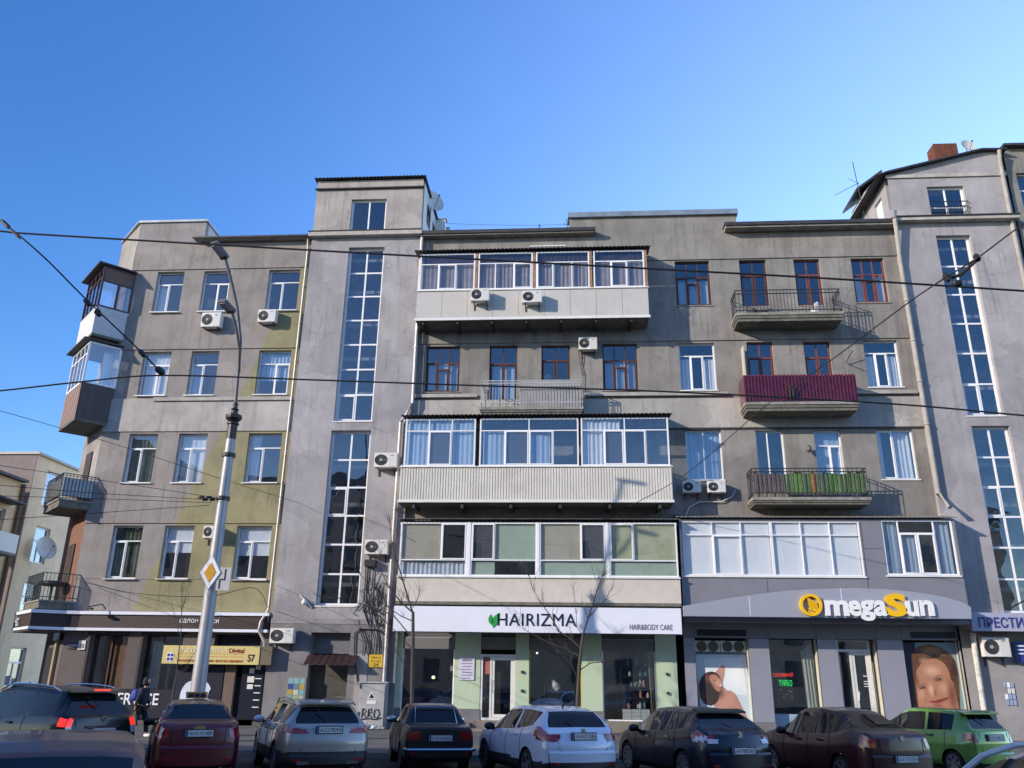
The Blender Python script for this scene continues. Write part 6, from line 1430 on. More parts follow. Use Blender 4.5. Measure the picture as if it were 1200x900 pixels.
# ================================================================== OVERHEAD WIRES
def wire(label, pts, r=.012, name='overhead_wire', sub=6, group=None):
    P = [Vector(at3(a, b, Yl)) for a, b, Yl in pts]; Q = []
    for i in range(len(P)-1):
        p0 = P[max(i-1, 0)]; p1 = P[i]; p2 = P[i+1]; p3 = P[min(i+2, len(P)-1)]
        for k in range(sub):
            t_ = k/sub; Q.append(.5*((2*p1)+(p2-p0)*t_+(2*p0-5*p1+4*p2-p3)*t_**2+(3*p1-p0-3*p2+p3)*t_**3))
    Q.append(P[-1])
    t = thing(name, label, 'wire', tuple(P[0])); MB().tube(Q, r, 5).build('cable', wire_m, t); return t
wire('thick black cable crossing the whole facade just under the eaves', [(-60, 268, 15), (0, 271, 15), (50, 275, 15), (360, 293, 15), (560, 304, 15), (780, 316, 15), (980, 327, 15), (1200, 341, 15), (1290, 347, 15)], .022)
wire('thinner black cable crossing the facade at the fourth-floor sills', [(-60, 463, 15), (0, 458, 15), (100, 447, 15), (190, 440, 15), (360, 445, 15), (560, 452, 15), (780, 459, 15), (1040, 473, 15), (1200, 487, 15), (1290, 494, 15)], .018)
ins = wire('sloping trolley span wire with insulators at the upper left', [(-60, 215, 12), (0, 258, 12), (50, 300, 12), (100, 350, 12.5), (165, 412, 13), (190, 438, 13)], .014)
def stick(par, a, b, c, d, Y, r, name='insulator'): MB().tube([at3(a, b, Y), at3(a+(c-a)*.2, b+(d-b)*.2, Y), at3(a+(c-a)*.8, b+(d-b)*.8, Y), at3(c, d, Y)], [r*.5, r, r, r*.5], 8).build(name, blackm, par)
stick(ins, 99, 351, 106, 358, 12.5, .045); stick(ins, 112, 364, 118, 370, 12.6, .05); stick(ins, 163, 410, 170, 418, 13, .045); stick(ins, 183, 431, 192, 438, 13, .06)
stick(ins, 2, 258, 12, 268, 12, .035); stick(ins, 12, 268, 24, 280, 12, .02)
MB().tube([at3(104, 358, 12.5), at3(112, 357, 12.4), at3(118, 366, 12.5)], .012, 4).build('loop', wire_m, ins)
sp = wire('sloping span wire from the right edge down to the middle house', [(1290, 205, 12), (1200, 262, 12), (1147, 301, 12.5), (1107, 326, 13), (1060, 358, 16), (974, 422, 20), (898, 475, 25), (800, 558, 31), (714, 605, 34.9)], .014)
stick(sp, 1106, 322, 1113, 330, 12.9, .05); stick(sp, 1142, 298, 1148, 306, 12.6, .05)
MB().tube([at3(1107, 320, 12.9), at3(1113, 326, 12.9), at3(1126, 322, 12.8), at3(1143, 306, 12.6), at3(1146, 300, 12.5)], .03, 6).build('section_bar', wire_m, sp)
stick(sp, 1116, 333, 1128, 331, 12.9, .06, 'clamp')
for i, (pts, lab) in enumerate((([(-40, 470, 20), (130, 519, 25), (262, 562, 26), (330, 583, 30), (352, 590, 34.7)], 'thin wire sloping across the corner block to the left tower'),
    ([(-40, 540, 22), (100, 560, 24), (252, 583, 25.8)], 'uppermost of the thin wires running left from the post clamp'), ([(-40, 565, 22), (100, 577, 24), (250, 586, 25.8)], 'second thin wire running left from the post clamp'),
    ([(-40, 580, 22), (100, 584, 24), (248, 589, 25.8)], 'third thin wire running left from the post clamp'), ([(-40, 612, 22), (100, 602, 24), (246, 592, 25.8)], 'lowest thin wire running left from the post clamp'),
    ([(92, 679, 34.6), (150, 694, 31), (240, 699, 26), (298, 689, 30), (314, 712, 34.6)], 'slack thin wire hanging over the shop band to the post'),
    ([(88, 678, 34.8), (180, 679, 32), (268, 679, 26.2), (316, 682, 34.6)], 'nearly level thin wire over the lowest corner block sills'),
    ([(413, 602, 34.6), (440, 612, 33), (462, 622, 33.6)], 'short wire from the left tower to the pale downpipe'),
    ([(525, 262, 40), (600, 264, 40), (668, 263, 40)], 'thin distant wire over the middle roof'))):
    wire(lab, pts, .009 if i != 5 else .012)

# ================================================================== STREET TREES (bare)
def branch_rec(mb, p, d, L, r, depth, rng, keep):
    q = p; pts = [tuple(p)]; rs = [r]; n = 4
    for k in range(n):
        d = (d+Vector((rng.uniform(-.16, .16), rng.uniform(-.16, .16), rng.uniform(-.05, .14)))).normalized(); q = q+d*(L/n); pts.append(tuple(q)); rs.append(r*(1-.55*(k+1)/n))
        if depth > 0 and rng.random() < .75:
            s_ = Vector((rng.uniform(-1, 1), rng.uniform(-1, 1), rng.uniform(.1, .8))).normalized()
            branch_rec(mb, q, (d*.9+s_*.8).normalized(), L*rng.uniform(.35, .6), rs[-1]*.6, depth-1, rng, keep)
    mb.tube(pts, rs, 5 if r > .02 else 3)
def guided_tree(label, Y, trunk, limbs, seed, r0=.075, twig=.55):
    rng = random.Random(seed); b = Vector(at3(trunk[0][0], trunk[0][1], Y)); b.z = .13
    t = thing('bare_street_tree', label, 'tree', tuple(b), group='young bare trees along the kerb')
    tp = [Vector(at3(a, c, Y)) for a, c in trunk[1:]]; P = [b]+tp
    MB().tube(P, [r0*(1-.45*i/len(P)) for i in range(len(P))], 8).build('trunk', bark, t, smooth=True)
    cr = MB()
    for pts, r in limbs:
        dy = rng.uniform(-.5, .5); Q = [Vector(at3(a, c, Y+dy*i/len(pts))) for i, (a, c) in enumerate(pts)]
        cr.tube(Q, [r*(1-.8*i/len(Q)) for i in range(len(Q))], 5)
        for i in range(1, len(Q)):
            for _ in range(4 if i < len(Q)-1 else 5):
                d = (Q[i]-Q[i-1]).normalized(); s_ = Vector((rng.uniform(-1, 1), rng.uniform(-1, 1), rng.uniform(-.1, .7))); branch_rec(cr, Q[i]-d*rng.uniform(0, .2), (d+s_*.9).normalized(), twig*rng.uniform(.4, 1.3), r*.32, 2 if rng.random() < .5 else 1, rng, None)
    cr.build('crown', bark, t, kind='stuff')
    return t
guided_tree('bare young tree behind the black boxy sedan, in front of the salon\'s left window', 28.5, [(483, 860), (483, 800), (484, 750), (484, 717)],
    [([(484, 719), (478, 700), (472, 680), (466, 660), (459, 635), (457, 612)], .035), ([(484, 718), (470, 706), (456, 688), (446, 668), (443, 650)], .03), ([(484, 728), (470, 722), (455, 712), (440, 690), (420, 672)], .02), ([(481, 745), (462, 722), (440, 712), (400, 702), (378, 700)], .022), ([(482, 760), (470, 745), (450, 728), (430, 718)], .018), ([(483, 790), (470, 772), (462, 760)], .014), ([(484, 712), (490, 700), (492, 690)], .015)], 11)
guided_tree('bare young tree in front of the salon\'s right pillars, behind the white hatchback', 28.5, [(676, 862), (677, 820), (679, 780), (683, 745)],
    [([(683, 745), (690, 722), (696, 704), (702, 686), (707, 672)], .035), ([(690, 722), (700, 712), (710, 702), (716, 690)], .016), ([(681, 760), (668, 748), (655, 740), (645, 722), (634, 706), (624, 690), (620, 674)], .028), ([(683, 745), (676, 735), (675, 715), (672, 690)], .015), ([(680, 785), (692, 777), (704, 776), (712, 780)], .02), ([(680, 770), (662, 760), (640, 752), (615, 738), (606, 722)], .016), ([(679, 800), (668, 775), (655, 765)], .014)], 23)
guided_tree('slender bare sapling left of the lamp post, before the pale emblem', 28.5, [(197, 862), (201, 825), (206, 796)],
    [([(206, 796), (209, 770), (212, 745), (213, 712), (213, 690)], .022), ([(206, 796), (216, 786), (222, 775), (230, 762)], .014), ([(205, 794), (198, 787), (188, 789), (177, 791)], .014), ([(212, 722), (216, 705), (219, 690), (221, 684)], .01), ([(210, 745), (205, 725), (203, 712)], .008)], 5, r0=.05, twig=.35)

# ================================================================== OPPOSITE SIDE OF THE STREET (invented behind the camera for pane reflections and car shade)
op = thing('added_opposite_building', 'brown brick apartment house invented across the street for pane reflections', 'apartment building', (0, -14, 0))
MB().box(-45, -6, -26, -14, 0, 20.5).build('wall', mat('opposite_brick', (.48, .33, .25), .9, var=.2, scale=1), op)
for i in range(9):
    for j in range(5): MB().box(-43+4.1*i, -41.4+4.1*i, -13.98, -13.9, 1.8+3.6*j, 3.9+3.6*j).build('window', G3 if False else mat('opposite_glass', (.05, .07, .1), .08), op)
t = thing('added_opposite_building', 'tall grey block added further left across the street, out of view, to shade the cars', 'apartment building', (-70, -16, 0))
MB().box(-110, -47, -32, -14.2, 0, 26.5).build('wall', mat('opposite_grey', (.28, .25, .23), .9, var=.2, scale=1), t)  # unseen block added to keep the sun off the cars, not the facade
for i in range(14):
    for j in range(7): MB().box(-108+4.3*i, -106.3+4.3*i, -14.18, -14.1, 1.8+3.5*j, 3.9+3.5*j).build('window', mat('opposite_glass', (.05, .07, .1), .08), t)
MB().prism([(-45.5, -13.6, 20.5), (-5.5, -13.6, 20.5), (-5.5, -20, 23), (-45.5, -20, 23)], (0, 0, .2)).build('roof', darkroof, op)
op2 = thing('added_opposite_building', 'ochre house invented across the street for pane reflections', 'apartment building', (20, -15, 0))
MB().box(-5.98, 42, -27, -15, 0, 17.5).build('wall', mat('opposite_ochre', (.55, .42, .32), .9, var=.2, scale=1), op2)
for i in range(10):
    for j in range(4): MB().box(0+4.1*i, 1.7+4.1*i, -14.98, -14.9, 1.8+3.7*j, 4+3.7*j).build('window', mat('opposite_glass', (.05, .07, .1)), op2)
MB().prism([(-2.5, -14.6, 17.5), (42.5, -14.6, 17.5), (42.5, -21, 20.5), (-2.5, -21, 20.5)], (0, 0, .2)).build('roof', darkroof, op2)
rg = random.Random(4)
for k in range(4):  # bare trees invented only to show in the panes
    bx = [-22, -5, 9, 24][k]
    t = thing('added_bare_tree', 'tall bare tree invented across the street for pane reflections, number %s from the left' % ['first', 'second', 'third', 'fourth'][k], 'tree', (bx, -9, 0)); mb = MB()
    MB().tube([(bx, -9, 0), (bx, -9, 4), (bx+.2, -9, 7)], [.28, .22, .15], 7).build('trunk', bark, t)
    for q in range(7): branch_rec(mb, Vector((bx, -9, 3.5+q*.5)), Vector((rg.uniform(-1, 1), rg.uniform(-.8, .8), 1.1)).normalized(), 5.5, .09, 2, rg, None)
    mb.build('crown', bark, t, kind='stuff')

# ================================================================== CARS
def lerpc(C, s):
    if s <= C[0][0]: return C[0][1]
    for (a, u), (b, v) in zip(C, C[1:]):
        if s <= b: return u+(v-u)*(s-a)/(b-a) if b > a else v
    return C[-1][1]
tyre_m = mat('tyre_rubber', (.018, .018, .018), .9, var=.2); under_m = mat('underbody_black', (.008, .008, .008), .9, var=0)
rim_m = mat('alloy_rim', (.32, .33, .35), .35, metal=.8, var=.1); steel_m = mat('steel_rim_dark', (.10, .10, .11), .5, metal=.5, var=.2)
carglass = mat('car_glass', (.008, .010, .012), .03, var=0, coat=0, spec=.45)
redl = mat('tail_light_red', (.30, .008, .01), .12, var=.1, coat=1); redlit = mat('tail_light_lit', (.6, .02, .02), .2, emit=(1, .04, .02), estr=.8); orangel = mat('tail_light_orange', (.55, .14, .02), .12, coat=1)
clearl = mat('lamp_clear', (.65, .60, .62), .1, coat=1); plate_m = mat('number_plate_white', (.62, .64, .66), .4, var=.05); chrome = mat('chrome', (.55, .56, .58), .15, metal=1, var=.05)
rubber_trim = mat('black_trim', (.02, .02, .022), .5, var=.1)
def car(label, rear, Yr, theta, sp, paint, name='parked_car', group='cars parked nose-in along the kerb', plate='', cat='car', rearpt=None):
    L, Wd = sp['L'], sp['W']; top, belt, hwc = sp['top'], sp['belt'], sp['hw']
    hr = sp.get('hr', .60); zs = sp.get('sill', .22); hd = math.radians(90+theta)
    dirv = Vector((math.cos(hd), math.sin(hd), 0))
    rx, _z = at(rear[0], rear[1], Yr) if rearpt is None else (rearpt[0], 0)
    cpos = Vector((rx, Yr, 0))+dirv*L/2
    t = thing(name, label, cat, tuple(cpos), hd, group, local=True)
    keys = {0, 1}
    for c in (top, belt, hwc): keys |= {a for a, _ in c}
    for a, b in sp['sidewin']+sp['topwin']: keys |= {a, b}
    ks = sorted(keys); st = []
    for a, b in zip(ks, ks[1:]):
        n = max(1, int(math.ceil((b-a)*L/.06))); st += [a+(b-a)*i/n for i in range(n)]
    st.append(1.0)
    NB = 14
    rows = []
    def section(s):
        hr = sp.get('hr', .60)*lerpc(sp.get('hrc', [(0, .80), (.08, .86), (.25, .97), (.4, 1), (.55, .99), (.75, .90)]), s); zt = lerpc(top, s); zb = min(lerpc(belt, s), zt-.012); hw = lerpc(hwc, s)*Wd/2; g = max(0, min(1, (zt-zb)/.34))
        low = zs+max(0, .10*(1-s/.06)) if s < .06 else (zs+max(0, .08*(s-.94)/.06) if s > .94 else zs)
        P = [(hw*.88, low), (hw*.965, low+.06)]
        for k in range(1, NB+1):
            u = k/NB; z = low+.06+(zb-low-.06)*u
            y = hw*(.985+.015*math.sin(min(1, u/.55)*math.pi/2)) if u < .55 else hw*(1-.075*((u-.55)/.45)**1.7)
            if abs(u-sp.get('crease', .72)) < .06: y += .008
            P.append((y, z))
        yb = P[-1][0]; hh = yb*.95*(1-g)+hr*g
        P.append((yb*.985, zb+.018*g+.002)); P.append((yb*.975*(1-g*1.0)+g*(hr+.045), zb+(zt-zb)*.82)); P.append((hh*.94, zb+(zt-zb)*.95)); P.append((hh*.6, zt-.006)); P.append((0.0, zt))
        return P, hw, g
    secs = [section(s) for s in st]; NR = len(secs[0][0])
    iBelt = NB+1; iGB = NB+2; iGT = NB+3; iRE = NB+4
    wc = [(-L/2+sp['wr']*L), (-L/2+sp['wf']*L)]; wr_ = sp.get('wheel', .31); ra = wr_+.055
    parts = {}
    def add(cat_, pts):
        mb = parts.setdefault(cat_, MB()); mb.poly(pts)
    vid = {}
    def V3(i, j, sd):
        P = secs[i][0][j]; s = st[i]; x = -L/2+s*L; y = P[0]; z = P[1]
        # plan rounding of tail and nose with height
        if s < .12: x += sp.get('rake', 0.0)*max(0, z-.75)*(1-s/.12)
        for w in wc:
            dx = x-w; dz = z-wr_
            d = math.hypot(dx, dz)
            if d < ra and j <= iBelt:
                if d < 1e-4: dx, dz, d = 0, 1, 1
                x = w+dx*ra/d; z = wr_+dz*ra/d
        return (x, sd*y, z)
    def inside(i, j):
        P = secs[i][0][j]; x = -L/2+st[i]*L
        return j <= iBelt and any(math.hypot(x-w, P[1]-wr_) < ra for w in wc)
    for i in range(len(st)-1):
        sm = (st[i]+st[i+1])/2
        for j in range(NR-1):
            if all(inside(a, b) for a in (i, i+1) for b in (j, j+1)): continue
            zc = (secs[i][0][j][1]+secs[i][0][j+1][1])/2
            c = 'body'
            if j == iGB:
                for q, (a, b) in enumerate(sp['sidewin']):
                    if a <= sm <= b: c = 'side_window|%d' % q
            if j >= iRE:
                for q, (a, b) in enumerate(sp['topwin']):
                    if a <= sm <= b: c = ['rear_window', 'windscreen'][q]
            if c == 'body' and zc < sp.get('bumpz', 0): c = 'lower_trim'
            for sd in (1, -1):
                q4 = [V3(i, j, sd), V3(i+1, j, sd), V3(i+1, j+1, sd), V3(i, j+1, sd)]
                if sd == -1: q4 = q4[::-1]
                add(c+('L' if sd == 1 else 'R') if 'side' in c else c, q4[::-1])
                if j <= iBelt:
                    for nm, pr in sp['lights'].items():
                        if pr(-L/2+sm*L+L/2, secs[i][0][j][0], zc, 'side'): add(nm+('|L' if sd == 1 else '|R'), [(p[0]-.006, p[1]+sd*.012, p[2]) for p in q4[::-1]])
    # rear and front caps
    for end in (0, -1):
        P = secs[end][0]; xs = -L/2 if end == 0 else L/2; bul = sp.get('bulge', .09)*(-1 if end == 0 else 1)
        NC = 28
        def C3(j, k):
            u = -1+2*k/NC; y = P[j][0]*u; z = P[j][1]; f = (1-abs(u)**2.2)
            x = xs+bul*f
            if end == 0:
                x += sp.get('rake', 0)*max(0, z-.75)
                if z < sp.get('bumpline', .55): x -= .035
            return (x, y, z)
        for j in range(NR-1):
            for k in range(NC):
                q4 = [C3(j, k), C3(j, k+1), C3(j+1, k+1), C3(j+1, k)]
                if end == 0: q4 = q4[::-1]
                zc = (P[j][1]+P[j+1][1])/2
                if P[j][0] < 1e-6 and P[j+1][0] < 1e-6: continue
                add('lower_trim' if zc < sp.get('bumpz', 0) else 'body', q4)
                if end == 0:
                    yc = abs((C3(j, k)[1]+C3(j, k+1)[1])/2)
                    for nm, pr in sp['lights'].items():
                        if pr(0, yc, zc, 'cap'): add(nm+('|L' if (C3(j, k)[1]+C3(j, k+1)[1]) > 0 else '|R'), [(p[0]-.012, p[1], p[2]) for p in q4])
    # floor
    MB().box(-L/2+.12, L/2-.12, -Wd/2*.84, Wd/2*.84, zs-.02, zs+.25).build('underbody', under_m, t)
    lm = {'tail_light': redl, 'tail_light_clear': clearl, 'tail_light_orange': orangel, 'tail_light_lit': redlit}
    for c, mb in parts.items():
        c = c.split('|')[0]
        m = paint if c == 'body' else carglass if 'win' in c else (sp.get('trimm') or rubber_trim) if c == 'lower_trim' else lm[c]
        ob = mb.build(c, m, t, smooth=False)
        import bmesh
        bm = bmesh.new(); bm.from_mesh(ob.data); bmesh.ops.remove_doubles(bm, verts=bm.verts, dist=.0015); bmesh.ops.recalc_face_normals(bm, faces=bm.faces)
        bm.to_mesh(ob.data); bm.free()
        ob.data.polygons.foreach_set('use_smooth', [True]*len(ob.data.polygons))
        try: ob.data.set_sharp_from_angle(angle=math.radians(32))
        except Exception: pass
    # wheels
    wproto = None
    for w in wc:
        for sd in (1, -1):
            if wproto is None:
                mb = MB(); n = 22; prof = [(wr_-.10, -.09), (wr_-.02, -.10), (wr_, -.07), (wr_, .07), (wr_-.02, .10), (wr_-.10, .09)]
                for r_, y_ in prof:
                    for k in range(n): a = 2*math.pi*k/n; mb.v.append((r_*math.cos(a), y_, r_*math.sin(a)))
                for i in range(len(prof)-1):
                    for k in range(n): k2 = (k+1) % n; mb.f.append((i*n+k, i*n+k2, (i+1)*n+k2, (i+1)*n+k))
                wh = mb.build('wheel', tyre_m, t, smooth=True)
                rm = MB(); R_ = wr_-.09
                rm.disc((0, .03, 0), R_*.3, 'y', .06, 14)
                ns = sp.get('spokes', 5)
                for k in range(ns):
                    a = 2*math.pi*k/ns; c_, s_ = math.cos(a), math.sin(a)
                    rm.prism([(c_*.03-s_*.035, .055, s_*.03+c_*.035), (c_*R_-s_*.05, .07, s_*R_+c_*.05), (c_*R_+s_*.05, .07, s_*R_-c_*.05), (c_*.03+s_*.035, .055, s_*.03-c_*.035)], (0, .025, 0))
                for k in range(n): a = 2*math.pi*k/n; a2 = 2*math.pi*(k+1)/n; rm.prism([(math.cos(a)*R_*.93, .05, math.sin(a)*R_*.93), (math.cos(a)*R_*1.05, .05, math.sin(a)*R_*1.05), (math.cos(a2)*R_*1.05, .05, math.sin(a2)*R_*1.05), (math.cos(a2)*R_*.93, .05, math.sin(a2)*R_*.93)], (0, .05, 0))
                rm.build('rim', sp.get('rimm', rim_m), wh)
                MB().disc((0, .0, 0), R_, 'y', .03, 20).build('brake_disc', under_m, wh)
                wproto = wh; o = wh
            else: o = copy_tree(wproto, t)
            o.location = (w, sd*(Wd/2-.115), wr_); o.rotation_euler = (0, 0, 0 if sd == 1 else math.pi)
    # plate
    pz_ = sp['platez']; xr = -L/2-sp.get('bulge', .09)-.012+sp.get('rake', 0)*max(0, pz_-.75)-(.035 if pz_ < sp.get('bumpline', .55)+.04 else 0)
    MB().box(xr-.02, xr+.03, -.28, .28, pz_-.075, pz_+.075).build('plate_holder', rubber_trim, t)
    pb = MB().box(xr-.028, xr-.021, -.26, .26, pz_-.058, pz_+.058).build('number_plate', plate_m, t)
    if plate:
        tt_ = text(plate, 0, 0, 0, .44, .075, ink, None, ext=0)
        # plate text faces -x: turn (x, z) -> (-y, z)
        for v in tt_.data.vertices: v.co = Vector((0, -v.co.x, v.co.z))
        tt_.parent = pb; tt_.location = (xr-.031, .20, pz_-.037)
    MB().box(xr-.03, xr-.0285, .215, .255, pz_-.055, pz_+.055).build('plate_strip', mat('plate_blue', (.02, .04, .22)), pb)
    if sp.get('emblem'): 
        ez = sp['emblem']; xe = -L/2-sp.get('bulge', .09)+sp.get('rake', 0)*max(0, ez-.75)
        if sp.get('emblem_kind') == 'lion': MB().prism([(xe-.02, .06, ez-.07), (xe-.02, -.05, ez-.07), (xe-.02, -.06, ez+.0), (xe-.02, -.02, ez+.07), (xe-.02, .05, ez+.06), (xe-.02, .02, ez)], (.02, 0, 0)).build('emblem', chrome, t)
        elif sp.get('emblem_kind') == 'bow': MB().box(xe-.02, xe+.02, -.11, .11, ez-.022, ez+.022).box(xe-.025, xe+.02, -.04, .04, ez-.04, ez+.04).build('emblem', mat('emblem_gold', (.55, .45, .2), .3, metal=.8), t)
        else: MB().disc((xe-.02, 0, ez), .055, 'x', .025, 14).build('emblem', chrome, t)
    bz = sp.get('bumpline', .55) or .6; hw0 = lerpc(hwc, 0)*Wd/2; sq = []
    def rp(y, z): return (-L/2-sp.get('bulge', .09)*(1-abs(y/hw0)**2.2)+sp.get('rake', 0)*max(0, z-.75)-(.035 if z < sp.get('bumpline', .55) else 0)-.002, y, z)
    yb_ = hw0*.74; zt_ = lerpc(belt, 0)-.02
    for pts in ([rp(-yb_, zt_), rp(-yb_*.98, bz+.08), rp(-yb_*.9, bz+.03), rp(-yb_*.5, bz+.015), rp(0, bz+.01), rp(yb_*.5, bz+.015), rp(yb_*.9, bz+.03), rp(yb_*.98, bz+.08), rp(yb_, zt_)],):
        MB().tube(pts, .007, 4).build('boot_seam', under_m, t)
    if sp['platez'] > .66:
        MB().box(rp(0, .5)[0]-.01, rp(0, .5)[0]+.05, -.32, .32, sp['platez']-.10, sp['platez']+.10).build('plate_recess', rubber_trim, t) if False else None
    MB().tube([(-L/2-.05, -Wd*.28, .25), (-L/2-sp.get('bulge', .09)-.02, -Wd*.28, .25)], .03, 8).build('exhaust', steel_m, t)
    for sd in (1, -1):
        q_ = rp(sd*hw0*.8, .42); MB().box(q_[0]-.012, q_[0]+.02, q_[1]-.07, q_[1]+.07, .40, .44).build('reflector', redl, t)
    if sp.get('rake', 0) > .12:
        MB().tube([(-L/2+.04*L+.0, .02, lerpc(top, .04)+.03), (-L/2+.07*L, .22, lerpc(top, .07)+.03)], .012, 5).build('rear_wiper', rubber_trim, t)
    if sp.get('strip'):
        z0, z1, yw, mm = sp['strip']; xe = -L/2-sp.get('bulge', .09)*.8+sp.get('rake', 0)*max(0, z0-.75)
        MB().box(xe-.03, xe+.05, -yw, yw, z0, z1).build('trim_strip', mm, t)
    # mirrors, handles, seams
    sm_ = sp['mirror']; i0 = min(range(len(st)), key=lambda i: abs(st[i]-sm_)); P = secs[i0][0]
    for sd in (1, -1):
        MB().ell((-L/2+sm_*L, sd*(P[iBelt][0]+.12), P[iBelt][1]+.07), (.09, .13, .085), 10, 7).build('mirror', sp.get('mirrorm', paint), t, smooth=True)
        MB().box(-L/2+sm_*L-.03, -L/2+sm_*L+.03, sd*(P[iBelt][0]-.05), sd*(P[iBelt][0]+.05), P[iBelt][1]-.01, P[iBelt][1]+.04).build('mirror_arm', rubber_trim, t)
    for sh_ in sp.get('handles', ()):
        i0 = min(range(len(st)), key=lambda i: abs(st[i]-sh_)); P = secs[i0][0]; y_, z_ = P[iBelt-2]
        for sd in (1, -1): MB().box(-L/2+sh_*L-.09, -L/2+sh_*L+.09, sd*(y_-.01), sd*(y_+.035), z_-.015, z_+.02).build('door_handle', sp.get('handlem', paint), t)
    for ss in sp.get('seams', ()):
        i0 = min(range(len(st)), key=lambda i: abs(st[i]-ss)); 
        for sd in (1, -1): MB().tube([Vector(V3(i0, j, sd))+Vector((0, sd*.001, 0)) for j in range(2, iGB)], .007, 4).build('door_seam', under_m, t)
    if sp.get('rails'):
        a, b = sp['rails']
        for sd in (1, -1):
            Q = []
            for k in range(9):
                s = a+(b-a)*k/8; zt = lerpc(top, s); Q.append((-L/2+s*L, sd*(hr-.0), zt-.03+(.065 if 0 < k < 8 else 0)))
            MB().tube(Q, .018, 6).build('roof_rail', chrome, t)
    if sp.get('spoiler'):
        s0, zz = sp['spoiler']; MB().prism([(-L/2+s0*L, -.58, zz), (-L/2+s0*L+.25, -.58, zz+.05), (-L/2+s0*L+.25, .58, zz+.05), (-L/2+s0*L, .58, zz)], (0, 0, .035)).build('spoiler', sp.get('spoilerm', paint), t)
    if sp.get('antenna'): MB().tube([(-L/2+sp['antenna']*L, 0, lerpc(top, sp['antenna'])), (-L/2+sp['antenna']*L-.1, 0, lerpc(top, sp['antenna'])+.09)], [.03, .01], 6).build('roof_antenna', rubber_trim, t)
    return t
hwA = [(0, .82), (.01, .87), (.03, .92), (.06, .96), (.12, .99), (.2, 1), (.80, 1), (.88, .97), (.93, .92), (.97, .83), (.99, .73), (1, .62)]
def LT(**k): return k
focus = dict(L=4.36, W=1.82, hr=.58, wheel=.32, wr=.195, wf=.80, hw=hwA, sill=.20, rake=.30, platez=.93, bumpline=.62, bumpz=.44, bulge=.14, crease=.8,
    top=[(0, .97), (.012, 1.0), (.03, 1.08), (.06, 1.21), (.095, 1.33), (.13, 1.40), (.18, 1.44), (.26, 1.475), (.36, 1.49), (.46, 1.485), (.54, 1.455), (.60, 1.40), (.68, 1.24), (.76, 1.06), (.80, 1.0), (.86, .95), (.92, .87), (.96, .78), (.985, .68), (1, .58)],
    belt=[(0, .96), (.03, 1.04), (.06, 1.09), (.14, 1.10), (.2, 1.06), (.35, .99), (.55, .94), (.75, .90), (.8, .93), (.92, .81), (1, .56)],
    sidewin=[(.15, .365), (.385, .755)], topwin=[(.032, .125), (.61, .755)], mirror=.68, handles=(.34, .55), seams=(.27, .47, .70), mirrorm=rubber_trim, emblem=1.02, spoiler=None, antenna=.22,
    lights=dict(tail_light=lambda x, y, z, w: (w == 'cap' and y > .50+.55*max(0, .96-z) and .84 < z < 1.10) or (w == 'side' and x < .50-1.2*abs(z-.99) and .84 < z < 1.12)))
paint_w = mat('paint_white', (.62, .68, .80), .25, var=.02, coat=1, dirt=.06, dirtcol=(.4, .4, .4))
car('white five-door hatchback with red kite-shaped tail lights, parked before the salon', (682, 861), 18.6, 25, focus, paint_w, plate='AX4715BI')
wagon = dict(focus, L=4.94, W=1.88, hr=.64, wheel=.35, wr=.20, wf=.80, sill=.24, rake=.28, platez=.98, bumpline=.5, bumpz=.56, bulge=.10, rails=(.12, .62), spokes=6,
    top=[(0, 1.02), (.015, 1.08), (.09, 1.42), (.12, 1.47), (.22, 1.51), (.42, 1.53), (.55, 1.51), (.61, 1.44), (.74, 1.08), (.78, 1.04), (.92, .92), (.98, .76), (1, .66)],
    belt=[(0, 1.0), (.04, 1.07), (.3, 1.04), (.55, 1.0), (.74, .97), (.8, .98), (.92, .86), (1, .62)],
    sidewin=[(.10, .25), (.265, .43), (.45, .72)], topwin=[(.018, .088), (.62, .735)], mirror=.67, handles=(.36, .52), seams=(.28, .445, .68), mirrorm=paint_w, emblem=None, spoiler=(.078, 1.455),
    lights=dict(tail_light=lambda x, y, z, w: (w == 'cap' and (y > .60 and .92 < z < 1.10 or y > .45 and .92 < z < .99)) or (w == 'side' and x < .36 and .92 < z < 1.10)),
    strip=(.34, .40, .62, chrome))
paint_s = mat('paint_silver_beige', (.36, .335, .30), .35, metal=.35, var=.03, coat=1)
car('silver-beige estate car with roof rails, parked between the red taxi and the black sedan', (385, 862), 18.2, 27, wagon, paint_s, plate='AX2780HI')
sedan = dict(L=4.31, W=1.71, hr=.55, wheel=.30, wr=.20, wf=.79, hw=hwA, sill=.20, rake=.12, platez=.90, bumpline=.64, bumpz=.0, bulge=.09, spokes=7, rimm=steel_m,
    top=[(0, 1.0), (.01, 1.05), (.04, 1.10), (.13, 1.13), (.24, 1.42), (.30, 1.47), (.42, 1.50), (.54, 1.48), (.60, 1.42), (.74, 1.02), (.77, .99), (.92, .86), (.98, .7), (1, .6)],
    belt=[(0, .98), (.04, 1.06), (.13, 1.08), (.3, .98), (.55, .93), (.75, .91), (.8, .93), (.92, .82), (1, .58)],
    sidewin=[(.215, .38), (.40, .715)], topwin=[(.135, .245), (.61, .735)], mirror=.665, handles=(.35, .54), seams=(.27, .46, .68), emblem=1.0, emblem_kind='bow', bumpl=0,
    lights=dict(tail_light=lambda x, y, z, w: (w == 'cap' and y > .58 and .80 < z < 1.04) or (w == 'side' and x < .20 and .80 < z < 1.04), tail_light_clear=lambda x, y, z, w: False))
paint_r = mat('paint_dark_red', (.10, .008, .014), .35, var=.05, coat=.4)
